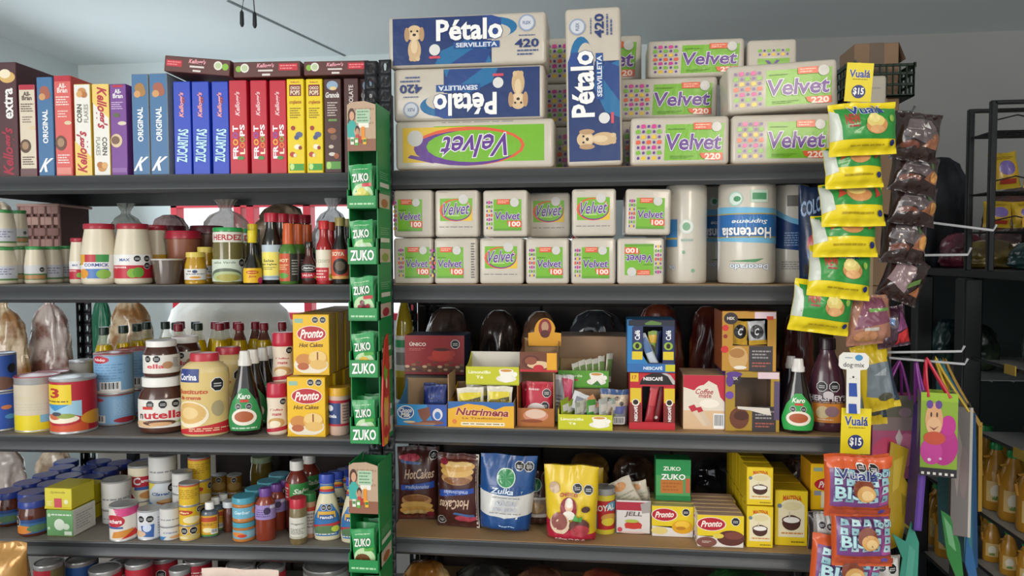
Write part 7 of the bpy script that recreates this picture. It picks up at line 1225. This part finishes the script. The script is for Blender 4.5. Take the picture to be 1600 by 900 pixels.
# white card hanger
DH = -.1
xs = [RU.at(x, 600, DH).x for x in (1308, 1355, 1323, 1342)]; zz = [zat(1330, y, DH) for y in (551, 578, 646)]; xm = (xs[0] + xs[1]) / 2
mb = MB(); a, b_, c, e = [x - xm for x in xs]; z0 = zz[2]; h1, h2 = zz[1] - z0, zz[0] - z0
mb.prism([(c, 0), (e + .004, 0), (e, h1), (b_ - .004, h1 + .002), (b_, h1 + .008), (b_, h2 - .008), (b_ - .008, h2), (a + .008, h2), (a, h2 - .008), (a, h1 + .008), (a + .005, h1 + .002), (c - .003, h1)], 0, .0018, PR('#dcdad4'))
decal(mb, [('t', 'dog·mix', .5, .79, .7, .1, '#4a4c54', dict(b=.01)), ('e', .66, .92, .13, .05, '#3f86b4'), ('l', .2, .9, .45, .93, 1, '#6a8aa0'), ('c', .5, .6, .035, '#2a2a2c'), ('c', .4, .575, .012, '#8a6a3a'), ('c', .6, .575, .012, '#8a6a3a'), ('p', [(.36, .5), (.62, .5), (.66, .28), (.38, .28)], '#2a4a9c'), ('p', [(.38, .16), (.64, .16), (.68, .0), (.4, .0)], '#2a4a9c')], lambda u, v, o: (a + (b_ - a) * u, -o, v * h2), (b_ - a) / h2)
o = tag(mb.build('card_hanger'), 'white T shaped card hanger with two blue blocks and small print', 'hanger'); put(o, RU, xm, DH, z0, 0, 0, 1.5)
# third strip: orange snack bags
DC = -.085
hstrip('hanging strip with yellow price card, of orange and pale blue snack bags', 0, [(1337, 640), (1337, 720), (1338, 800), (1340, 880), (1342, 960)], DC, (1312, 1360, 638, 708, prc, 1, HY))
OG = '#c9562a'
def orl(k): 
    rn = random.Random(k); out = [('r', .06, .2, .96, .84, '#7a4a86'), ('r', .8, .22, .98, .8, '#b25a9a')]
    for j in range(4):
        for i in range(5):
            x = .1 + i * .18; y = .28 + j * .145; q = .07; out.append(('p', [(x, y), (x + .13 + rn.uniform(-.02, .02), y + rn.uniform(-.01, .02)), (x + .12, y + .1), (x + rn.uniform(0, .03), y + .115)], ('#9cc6cc', '#86b4bd', '#b4d6d8')[(i + j + k) % 3]))
            out.append(('r', x + .035, y + .03, x + .075, y + .06, '#4a5a80'))
    out += [('t', 'BIS', .3, .47, .4, .2, '#a9d0d2', dict(b=.06, ol=('#4a3a78', .04))), ('t', 'QUI', .82, .74, .26, .1, '#a9d0d2', dict(b=.06, ol=('#4a3a78', .04)))]
    out += [('e', .52, .54, .16, .17, '#7a3a24'), ('e', .56, .46, .14, .13, '#c99a5a'), ('e', .58, .44, .09, .08, '#dcbc84'), ('r', .03, .1, .97, .2, '#a8442a'), ('e', .8, .17, .06, .04, '#5a4aa0')]
    return out
orlt = orl(0) + [('r', .0, .84, 1, 1, OG), ('o', .5, .87, .07), ('o', .68, .85, .07), ('t', 'Vualá', .42, .76, .62, .15, '#27306e', dict(b=.025, ol=('#dce2e2', .03), rise=-.25))]
for i, (b, L, dd, tx, ty, lab) in enumerate([((1288, 1390, 708, 806), orlt, -.02, 3, -2, 'top orange and pale blue snack bag under the yellow price card'), ((1300, 1394, 792, 884), orl(1), -.008, -5, -1, 'second orange and pale blue snack bag from the top'), ((1262, 1372, 840, 934), orl(2), -.02, -4, 5, 'lowest orange and pale blue snack bag at the bottom edge')]):
    pouch('snack_bag', lab, 'snack bag', RU, *b, DC - .085 + .03 * i, .045, OG, L, 'orange and pale blue snack bags', seed=240 + i, wr=.005, tx=tx, ty=ty, crimp=.07, pinch=.02)
seals = [('r', .1, .05, .9, .95, '#c8c6c2'), ('o', .3, .75, .16), ('o', .68, .72, .16), ('o', .62, .38, .16), ('r', .15, .1, .45, .5, '#b05a30')]
for i, (b, lab) in enumerate((((1270, 1306, 800, 868), 'grey backed snack bag turned sideways left of the second orange bag'), ((1358, 1406, 866, 930), 'grey backed snack bag with black seals right of the lowest orange bag'))):
    pouch('snack_bag', lab, 'snack bag', RU, *b, DC + .01, .03, '#8e8a86', seals, 'snack bags showing their grey backs', seed=250 + i, wr=.004)
# hooks on the end post
def peg(lab, x0, x1, y0, y1, d, up=9):
    a, b = RU.at(x0, y0, d), RU.at(x1, y1, d); t = RU.at(x1 + 4, y1 - up, d); mb = MB()
    mb.tube([(0, 0, 0), (b.x - a.x, 0, b.z - a.z), (t.x - a.x, -.004, t.z - a.z)], .0028, M('#b4b6ba', .35, metal=.2), 8); mb.rbox(-.004, .002, -.008, .03, -.014, .014, M('#b4b6ba', .35, metal=.2), .001)
    o = tag(mb.build('peg_hook'), lab, 'hook', 'white wire hooks on the end of the right unit'); put(o, RU, a.x, d, a.z); return o
EX = 1352
peg('upper of two close white wire hooks above the gift bags', EX, 1502, 551, 549, .01); peg('lower of two close white wire hooks carrying gift bag handles', EX, 1507, 556, 569, .035)
peg('white wire hook at the level of the dark cookie bags', EX, 1512, 400, 398, .02, 11); peg('highest white wire hook, upturned tip right of the cookie bags', EX, 1552, 335, 360, .03, 9)
mb = MB(); p0 = RU.at(EX - 6, 172, .005); p1 = RU.at(1424, 178, DB); mb.tube([(0, 0, 0), ((p1.x - p0.x), DB - .005, p1.z - p0.z + .004), ((p1.x - p0.x) + .006, DB - .007, p1.z - p0.z + .016)], .0028, M('#55585c', .35, metal=.5), 8)
put(tag(mb.build('peg_hook'), 'dark wire hook holding the strip of dark cookie bags', 'hook'), RU, p0.x, .005, p0.z)
mb = MB(); p0 = RU.at(1340, 100, DA); mb.tube([(0, 0, 0), (0, .012, .01), (.0, .055, .0), (0, .055, -.16)], .0025, M('#55585c', .35, metal=.5), 8); put(tag(mb.build('peg_hook'), 'dark wire hook holding the yellow price card at the top', 'hook'), RU, p0.x, DA + .0015, p0.z)

# gift bags
def gift(lab, x0, x1, yt, yb, d, dep_, col, L, hcol, hook, rot=0, side=None, group='paper gift bags on the hooks', ty=0):
    X0, X1, zt = RU.frame(x0, x1, yt, zat((x0 + x1) / 2, yb, d), d); zb = zat((x0 + x1) / 2, yb, d); w, h = X1 - X0, zt - zb; root = empty('gift_bag', lab, 'gift bag', group); mb = MB(); s = PR(side or col); t = .001
    f, k = PR(col), dep_
    mb.rbox(-w / 2, w / 2, 0, t, 0, h, f, 0); mb.rbox(-w / 2, w / 2, k - t, k, 0, h, f, 0); mb.rbox(-w / 2, w / 2, 0, k, 0, t, s, 0)
    for sx in (-1, 1):                                        # creased gussets
        x = sx * w / 2; c = x - sx * min(.012, w * .15); mb.add([(x, 0, 0), (c, k / 2, 0), (x, k, 0), (x, 0, h), (c, k / 2, h), (x, k, h)], [(0, 1, 4, 3), (1, 2, 5, 4)], s)
    decal(mb, L, lambda u, v, o: ((u - .5) * w, -o, v * h), w / h); mb.build('body', root)
    hp = RU.at(*hook, d); hx, hz_ = hp.x - (X0 + X1) / 2, hp.z - zb
    for y in (-.001, k + .001):
        mb = MB(); pts = []
        for q in range(13):
            u = q / 12 * 2 - 1; pts.append((u * w * .3 * (abs(u) ** .5) + hx * (1 - u * u), y + (k / 2 - y) * (1 - u * u) * .9, h - .01 + (hz_ - h + .01) * (1 - abs(u) ** 1.7)))
        mb.tube(pts, .0032, PR(hcol), 6); mb.build('handle', root)
    put(root, RU, (X0 + X1) / 2, d, zb, rot, 0, ty); return root
face = [('r', 0, .9, 1, 1, '#8cae2a'), ('r', 0, 0, 1, .1, '#232026')] + [('r', .04 + .16 * i, .02, .12 + .16 * i, .05, '#d8d4d0') for i in range(6)] + [('e', .62, .38, .4, .24, '#a8287c'), ('e', .3, .3, .3, .16, '#b83a8e'), ('e', .75, .62, .2, .12, '#b02a84'), ('e', .36, .68, .24, .2, '#c9986c'), ('e', .36, .6, .2, .11, '#d4a880'), ('e', .24, .86, .09, .05, '#5a3a86'), ('e', .48, .86, .09, .05, '#5a3a86'), ('e', .28, .74, .025, .03, '#3a2a22'), ('e', .44, .74, .025, .03, '#3a2a22'), ('p', [(.22, .6), (.36, .55), (.5, .61), (.36, .575)], '#7a3a2c'), ('e', .38, .46, .3, .08, '#b84a30'), ('c', .25, .2, .05, '#d8c8d4'), ('c', .55, .22, .04, '#c8a8c4')]
gift('green gift bag with smiling face, pink flowers and red handles', 1440, 1494, 614, 745, .0, .045, '#7f9e2c', face, '#b8263c', (1452, 562), -14, '#7a7470')
gift('pink gift bag with white flowers and purple handles behind the orange bags', 1362, 1436, 618, 748, .1, .04, '#b0587c', [('r', 0, .72, 1, 1, '#6a6a5c'), ('r', 0, .58, 1, .74, '#8a7a7a'), ('e', .3, .3, .3, .2, '#c8486e'), ('e', .75, .35, .25, .2, '#d0789a'), ('p', [(.5, .5), (.58, .35), (.66, .5), (.58, .6)], '#cfc0c0'), ('p', [(.8, .1), (.9, .0), (.95, .2), (.86, .3)], '#d4c8c0'), ('e', .2, .85, .12, .06, '#7f8a4a'), ('e', .7, .8, .14, .06, '#8f7a84')], '#9a3a9a', (1412, 566), 4)
gift('grey striped gift bag seen from its side beside the smiling face bag', 1488, 1517, 636, 838, .08, .06, '#6c6664', [('p', [(.2, .9), (.5, .7), (.3, .3), (.1, .5)], '#8a7f7c'), ('e', .6, .5, .2, .2, '#7a6a68'), ('r', .86, 0, 1, 1, '#b4aea8')], '#c9a826', (1466, 562), -20)
for i, (x0, x1, yt, yb, c, d, ty, lab) in enumerate(((1510, 1522, 640, 880, '#3a7c8a', .17, -2, 'thin teal gift bag seen edge on'), (1519, 1531, 646, 888, '#1f4c78', .2, -2, 'thin blue gift bag seen edge on, left of the yellow edge'), (1530, 1536, 660, 800, '#b08a34', .25, -1, 'thin yellow brown gift bag seen edge on'))):
    gift(lab, x0, x1, yt, yb, d, .14, c, [('r', .2, .05, .5, .95, '#2a5a7c')] if i < 2 else [], c, (1500, 566), 0, c, 'gift bags seen edge on', ty)
gift('purple gift bag seen edge on between the pink and green bags', 1430, 1442, 634, 830, .03, .05, '#5a3a94', [('r', .3, .02, .7, .98, '#6c4aa8')], '#8a3a98', (1424, 566), 0, '#4c3284', 'gift bags seen edge on', 3)
def cut(name, lab, cat, pts, d, col, mat=None, th=.004, extra=()):
    P = [RU.at(x, y, d) for x, y in pts]; cx = sum(p.x for p in P) / len(P); cz = min(p.z for p in P); mb = MB(); mb.prism([(p.x - cx, p.z - cz) for p in P][::-1], 0, th, mat or FILM(col))
    for ptz, c in extra:
        q = [RU.at(x, y, d) for x, y in ptz]; mb.add([(p.x - cx, -.0008, p.z - cz) for p in q], [tuple(range(len(q)))], FILM(c))
    o = tag(mb.build(name), lab, cat); put(o, RU, cx, d, cz); return o
cut('party_bag', 'yellow flower shaped paper bag below the pink gift bag', 'party decoration', [(1392, 690), (1420, 702), (1412, 745), (1438, 788), (1430, 800), (1418, 790), (1424, 830), (1414, 822), (1408, 852), (1392, 858), (1385, 760)], .085, '#b89a24', extra=(([(1396, 720), (1412, 712), (1404, 760), (1394, 770)], '#cbb03a'), ([(1408, 770), (1432, 790), (1416, 786), (1410, 810)], '#8f7c1c')))
cut('party_bag', 'teal pointed paper bag hanging at the bottom below the purple bag', 'party decoration', [(1424, 815), (1436, 848), (1434, 900), (1424, 935), (1400, 935), (1410, 872), (1394, 834), (1415, 846)], .045, '#3f9a86', extra=(([(1420, 850), (1430, 860), (1426, 900), (1414, 905)], '#58ac98'),))
cut('party_bag', 'shiny green pointed foil bag at the bottom right of the gift bags', 'party decoration', [(1470, 797), (1484, 806), (1500, 850), (1506, 905), (1498, 912), (1480, 868)], .085, '#2f7a3c', extra=(([(1474, 806), (1486, 822), (1494, 862), (1482, 850)], '#6aa474'),))
cut('party_bag', 'small dark blue pointed foil bag right of the green pointed one', 'party decoration', [(1510, 840), (1520, 862), (1528, 905), (1518, 915), (1508, 880)], .08, '#2a5a8a')

# ================================================================== BOXES AND CRATE behind the right unit
d = .5; CB = M('#8a7058', .8, var=.08); ztop_ = zat(1350, 192, .46)
X0, X1 = RU.at(1306, 300, d).x, RU.at(1398, 300, d).x; hcol = ztop_ / 4
for k in range(4):
    mb = MB(); w = X1 - X0; mb.rbox(-w / 2, w / 2, 0, .34, 0, hcol - .001, CB, .003); mb.rbox(-.025, .025, -.0008, .3408, 0, hcol - .0005, M('#a58c68', .35), .0003); mb.rbox(-w / 2 + .002, w / 2 - .002, .165, .175, hcol - .0012, hcol - .0006, POST, 0)
    put(tag(mb.build('cardboard_box'), 'large brown cardboard box in the stack behind the hanging bags, {} from the floor'.format(ORD[k]), 'box', 'stacked cardboard boxes'), RU, (X0 + X1) / 2, d, hcol * k)
npk('white napkin pack end resting on the box stack behind the yellow price card', 1336, 1386, 117, ztop_ + .001, .51, .08, [('r', .03, .3, .2, .75, '#c8a0a0'), ('l', .3, .7, .8, .78, 1, '#a8a49c')], 0, None)
X0, X1 = RU.at(1352, 170, .62).x, RU.at(1412, 170, .62).x; zc = zat(1398, 151, .6); mb = MB(); w = X1 - X0; mb.rbox(-w / 2, w / 2, 0, .2, 0, zc - ztop_ - .001, CB, .003); mb.rbox(-.02, .02, -.0008, .2, 0, zc - ztop_ - .0005, M('#a58c68', .35), .0003)
put(tag(mb.build('cardboard_box'), 'small brown cardboard box under the dark green crate', 'box'), RU, (X0 + X1) / 2 - .012, .62, ztop_ + .001)
# crate
X0, X1 = RU.at(1322, 120, .6).x, RU.at(1430, 120, .6).x; w = X1 - X0; h = zat(1398, 99, .6) - zc; dp = .24; g = M('#13291d', .4, bump=.05); mb = MB(); b = .006
mb.rbox(-w / 2, w / 2, 0, dp, 0, .005, g, .001)
for y in (0, dp - b):
    for z in (0, h * .33, h * .66, h - .008): mb.rbox(-w / 2, w / 2, y, y + b, z, z + .008, g, .001)
    for i in range(11): x = -w / 2 + (w - b) * i / 10; mb.rbox(x, x + b * .7, y, y + b, 0, h, g, .001)
for x in (-w / 2, w / 2 - b):
    for z in (0, h * .33, h * .66, h - .008): mb.rbox(x, x + b, 0, dp, z, z + .008, g, .001)
    for i in range(9): y = (dp - b) * i / 8; mb.rbox(x, x + b, y, y + b * .7, 0, h, g, .001)
for sx in (-1, 1): mb.rbox(sx * w / 2 - .004, sx * w / 2 + .004, 0, dp, h - .012, h + .003, g, .002)
put(tag(mb.build('plastic_crate'), 'dark green plastic crate high at the right behind the hanging bags', 'crate'), RU, (X0 + X1) / 2, .6, zc)
X0, X1 = RU.at(1330, 90, .65).x, RU.at(1400, 90, .65).x; w = X1 - X0; hb = zat(1370, 66, .65) - zc - .006; mb = MB()
mb.rbox(-w / 2, w / 2, 0, .14, 0, hb, CB, .002); mb.rbox(-.02, .022, -.0008, .1408, hb * .3, hb + .0006, M('#6a5a4c', .35), .0003); mb.add([(w / 2, .0, hb), (w / 2, .14, hb), (w / 2 + .02, .14, hb - .05), (w / 2 + .02, 0, hb - .05)], [(0, 1, 2, 3)], CB)
put(tag(mb.build('cardboard_box'), 'brown cardboard box with grey tape standing in the green crate', 'box'), RU, (X0 + X1) / 2 + .012, .66, zc + .0065)

# ================================================================== DARK BACKINGS added to darken the gaps behind the units
BACKDARK = M('#241c19', .6, bump=.1, var=.2, vscale=5)
def add_backing(lab, U, px0, px1, ytop, d, dp, name='dark_backing'):
    X0, X1 = U.at(px0, ytop, d).x, U.at(px1, ytop, d).x; z = U.at((px0 + px1) / 2, ytop, d).z; root = empty(name, lab, 'backing', 'added dark backings behind the shelving'); w = X1 - X0; mb = MB()
    mb.rbox(-w / 2, w / 2, 0, dp, .06, z, BACKDARK, .003); mb.rbox(-w / 2 + .02, w / 2 - .02, .02, dp - .02, 0, .06, POST, .002); mb.build('body', root); n = max(2, round(w / .4))
    for i in range(n): mb = MB(); mb.rbox(-w / 2 + w * i / n + .004, -w / 2 + w * (i + 1) / n - .004, -.014, -.0005, .07, z - .012, M('#2e2420', .55, bump=.1, var=.2, vscale=6), .002); mb.build('backing_panel', root)
    put(root, U, (X0 + X1) / 2, d, 0)
add_backing('added tall dark cabinet standing behind the right shelving unit', RU, 652, 1262, 472, .5, .3)
add_backing('added low dark cabinet standing behind the left shelving unit', LU, 336, 575, 640, .5, .3)

# ================================================================== COOLER AND WIRE RACK at the right wall
CX = 1.235; yA, yB_, yC = 3.34, 2.64, 1.75; BK = M('#15171a', .35, coat=.2); WW = M('#a5a7a6', .4)
zTop = 1.40
root = empty('display_cooler', 'black display cooler with white wire shelves along the right side', 'cooler'); root.location = (CX, yC, 0)
def cp(nm, x0, x1, y0, y1, z0, z1, m, r=.003): mb = MB(); mb.rbox(x0 - CX, x1 - CX, y0 - yC, y1 - yC, z0, z1, m, r); return mb.build(nm, root)
INN = M('#2c3835', .5, var=.1)
cp('base', CX, 1.95, yC, yA, 0, .12, BK); cp('back_panel', 1.92, 1.95, yC, yA, .12, zTop, INN); cp('end_panel', CX + .01, 1.92, yA - .03, yA, .12, zTop, INN); cp('top_panel', CX, 1.95, yC, yA, zTop - .03, zTop, BK);
for y, w in ((yA - .03, .06), (3.0, .06), (yB_, .07), (yC + .03, .06)): cp('frame_post', CX - .03, CX + .03, y - w / 2, y + w / 2, 0, zTop - .03, BK, .006)
def wshelf(y0, y1, z):
    mb = MB(); mb.rbox(CX + .01 - CX, 1.9 - CX, y0 - yC, y1 - yC, z - .004, z, WW, .001); mb.tube([(.0, y0 - yC, z + .004), (.0, y1 - yC, z + .004)], .005, BK, 8)
    for k in range(9): x = .03 + k * .07; mb.tube([(x, y0 - yC, z - .006), (x, y1 - yC, z - .006)], .002, WW, 6)
    mb.build('wire_shelf', root)
zA = RU.at(1440, 855, 3.01 - D0).z; zB1 = RU.at(1535, 800, 2.557 - D0).z; zB2 = RU.at(1556, 893, 2.5 - D0).z
for z in (zA, 1.02): wshelf(yB_ + .04, yA - .06, z)
for z, ye in ((zB2, yB_ - .04), (zB1, 2.96), (.86, yB_ - .04), (1.1, yB_ - .04)): wshelf(yC + .07, ye, z)
for y, z in ((2.3, .86), (2.36, 1.1), (2.22, .86)):
    mb = MB(); mb.rbox(-.012, -.008, y - yC - .03, y - yC + .03, z - .012, z + .018, PR('#b89a3a'), .0005); mb.build('price_tag', root)
# juice jugs
JUC = M('#b98428', .25, coat=.3, var=.05); JC = PL('#1f8a44')
def jug_mesh(r, h):
    root = empty('juice_jug', '', 'jug', 'orange juice jugs in the cooler')
    mb = MB(); mb.lathe([(0, 0), (r * .9, 0), (r, h * .04), (r, h * .5), (r * .96, h * .6), (r * .7, h * .76), (r * .42, h * .87), (r * .4, h * .9)], JUC, 20, 1, .85)
    mb.build('body', root)
    mb = MB(); mb.tube([(-r * .5, -r * .45, h * .8), (-r * .95, -r * .5, h * .78), (-r * 1.08, -r * .5, h * .66), (-r * .98, -r * .45, h * .5)], r * .13, JUC, 8); mb.build('handle', root)
    mb = MB(); mb.lathe([(r * .4, h * .89), (r * .48, h * .895), (r * .48, h * .985), (r * .44, h), (0, h)], JC, 16); mb.build('cap', root)
    mb = MB(); decal(mb, [('r', 0, 0, 1, 1, '#d8b878'), ('e', .5, .5, .3, .35, '#e4dcc8'), ('r', .3, .1, .7, .3, '#6a8a3a')], lambda u, v, o: ((r + o) * math.sin((u - .5) * 1.5), -(r + o) * .85 * math.cos((u - .5) * 1.5), h * (.14 + .3 * v)), 1.2, nu=10, off=.0008); mb.build('label', root)
    return root
jp = jug_mesh(.04, .225); first = [1]
def jug(x, y, z, lab, s=1, rz=-20):
    o = jp if first[0] else dup(jp); first[0] = 0; o['label'] = lab; o.location = (x, y, z); o.scale = (s, s, s); o.rotation_euler = (0, 0, R(rz)); return o
def jugat(px, X, z, lab, s=1):
    t = math.tan(math.atan((px - 800) / F) - R(6.8)); jug(X, X / t, z + .001, lab, s)
for px, X, lab in ((1564, 1.31, 'orange juice jug on the upper cooler shelf, beside the dark frame post'), (1592, 1.31, 'orange juice jug on the upper cooler shelf, standing foremost'), (1622, 1.31, 'orange juice jug on the upper cooler shelf, cut by the picture edge'), (1548, 1.40, 'orange juice jug on the upper cooler shelf, behind the frame post'), (1578, 1.40, 'orange juice jug on the upper cooler shelf, behind the foremost one'), (1608, 1.40, 'orange juice jug on the upper cooler shelf, back row at the picture edge')): jugat(px, X, zB1, lab, 1.0)
for px, X, lab in ((1560, 1.30, 'small orange juice jug on the lower shelf, front left'), (1588, 1.30, 'small orange juice jug on the lower shelf, front right'), (1556, 1.38, 'small orange juice jug on the lower shelf, back left'), (1616, 1.30, 'small orange juice jug on the lower shelf, at the picture edge')): jugat(px, X, zB2, lab, .64)
for px, X, lab in ((1475, 1.335, 'dim orange jug in the far cooler bay, left'), (1490, 1.315, 'dim orange jug in the far cooler bay, right'), (1483, 1.41, 'dim orange jug in the far cooler bay, behind')): jugat(px, X, zA, lab, 1.1)
# dark goods inside and on top of the cooler
def wbag(name, lab, x, y, z, w, h, mat, seed, grp, sy=.7, neck=False):
    U0 = Unit((0, 0, 0), 0); o = blob_bag(name, lab, 'bag', RU, 1500, 1520, 400, 420, .5, mat, seed, grp, sy, neck, 1.0, amp=.09); s0 = RU.frame(1500, 1520, 400, 1.0, .5); k = w / (s0[1] - s0[0]); kz = h / (s0[2] - 1.0)
    for v in o.data.vertices: v.co = (v.co.x * k, v.co.y * k, v.co.z * kz)
    o.location = (x, y, z); o.rotation_euler = (0, 0, 0); return o
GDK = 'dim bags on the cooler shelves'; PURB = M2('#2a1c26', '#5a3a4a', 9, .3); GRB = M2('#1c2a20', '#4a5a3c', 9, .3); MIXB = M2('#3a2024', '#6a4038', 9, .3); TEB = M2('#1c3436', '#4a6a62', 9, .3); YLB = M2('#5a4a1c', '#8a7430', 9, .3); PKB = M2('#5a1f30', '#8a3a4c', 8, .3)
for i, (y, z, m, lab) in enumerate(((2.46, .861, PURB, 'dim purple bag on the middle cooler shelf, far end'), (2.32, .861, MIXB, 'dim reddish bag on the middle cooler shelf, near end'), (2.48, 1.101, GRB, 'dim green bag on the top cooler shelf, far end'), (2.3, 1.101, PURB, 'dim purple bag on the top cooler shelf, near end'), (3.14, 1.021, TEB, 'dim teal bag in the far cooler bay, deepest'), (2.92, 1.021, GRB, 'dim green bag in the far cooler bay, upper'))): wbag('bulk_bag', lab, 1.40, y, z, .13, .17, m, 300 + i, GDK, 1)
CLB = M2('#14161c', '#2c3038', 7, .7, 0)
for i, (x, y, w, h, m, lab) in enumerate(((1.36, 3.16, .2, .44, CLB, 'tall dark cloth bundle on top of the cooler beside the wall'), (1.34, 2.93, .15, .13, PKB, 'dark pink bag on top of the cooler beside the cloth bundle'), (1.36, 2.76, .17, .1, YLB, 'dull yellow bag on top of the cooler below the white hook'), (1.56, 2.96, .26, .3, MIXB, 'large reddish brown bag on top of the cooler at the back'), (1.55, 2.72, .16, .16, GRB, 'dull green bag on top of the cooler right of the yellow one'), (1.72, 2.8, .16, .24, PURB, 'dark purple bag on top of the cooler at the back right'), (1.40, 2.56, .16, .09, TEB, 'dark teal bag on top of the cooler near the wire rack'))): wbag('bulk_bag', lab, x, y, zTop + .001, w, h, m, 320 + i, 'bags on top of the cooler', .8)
# black wire rack with yellow snack bags on top of the cooler
rk = empty('wire_rack', 'black wire rack with yellow snack bags at the upper right edge', 'rack'); ry = 2.3; rx = RU.at(1549, 300, ry - D0).x; rk.location = (rx, ry, zTop)
zr = lambda y: RU.at(1560, y, ry - D0).z - zTop; wR = .42
for x in (0, wR):
    for y in (0, .13): mb = MB(); mb.rbox(x - .009, x + .009, y - .009, y + .009, 0, zr(157), BK, .003); mb.build('post', rk)
mb = MB(); mb.rbox(0, wR, -.009, .009, zr(163), zr(157), BK, .002); mb.rbox(0, wR, .12, .14, zr(163), zr(157), BK, .002); mb.build('top_frame', rk)
for yy in (205, 300, 362):
    z = max(.012, zr(yy)); mb = MB()
    for y in (0, .033, .066, .1, .13): mb.tube([(0, y, z), (wR, y, z)], .0028, BK, 6)
    for k in range(10): mb.tube([(wR * k / 9, 0, z), (wR * k / 9, .13, z)], .002, BK, 6)
    mb.tube([(0, -.004, z + .03), (wR * .15, -.004, z + .045), (wR * .3, -.004, z + .03), (wR * .5, -.004, z + .042), (wR, -.004, z + .03)], .0022, BK, 6); mb.build('shelf', rk)
for yy, xx in ((196, .11), (350, .11), (205, .3)): mb = MB(); z = max(.0, zr(yy)); mb.rbox(xx - .03, xx + .03, -.012, -.009, z - .01, z + .018, PR('#b8922c'), .0005); mb.build('price_tag', rk)
chp = [('r', .05, .3, .95, .7, '#b89420'), ('e', .5, .55, .3, .2, '#6a5a9a'), ('r', .2, .12, .8, .25, '#9a3a2c'), ('l', .2, .78, .8, .88, 2, '#8a6a18')]
for i, (x, yy, ty) in enumerate(((.075, 300, -6), (.16, 300, 4), (.245, 300, -3), (.05, 362, 3), (.135, 362, -4), (.22, 362, 5))):
    m = pouch_mesh(.08, .11, .04, '#b0962a', chp, seed=340 + i, nx=12, ny=12); o = tag(m.build('snack_bag', angle=60), 'yellow snack bag on the {} wire rack shelf, {} from the left'.format('upper' if yy == 300 else 'lower', ORD[i % 3]), 'snack bag', 'yellow snack bags on the wire rack'); o.location = (rx + x, ry + .066, zTop + max(.012, zr(yy)) + .014); o.rotation_euler = (R(-6), R(ty), 0); o.scale = (1, 1, 1 if yy == 300 else .72)
m = pouch_mesh(.09, .07, .03, '#3c2452', [('e', .5, .5, .3, .2, '#5a3a78')], seed=350, nx=12, ny=12); o = tag(m.build('snack_bag', angle=60), 'dark purple snack bag lying over the top of the wire rack', 'snack bag'); o.location = (rx + .15, ry + .01, zTop + zr(157) + .003)
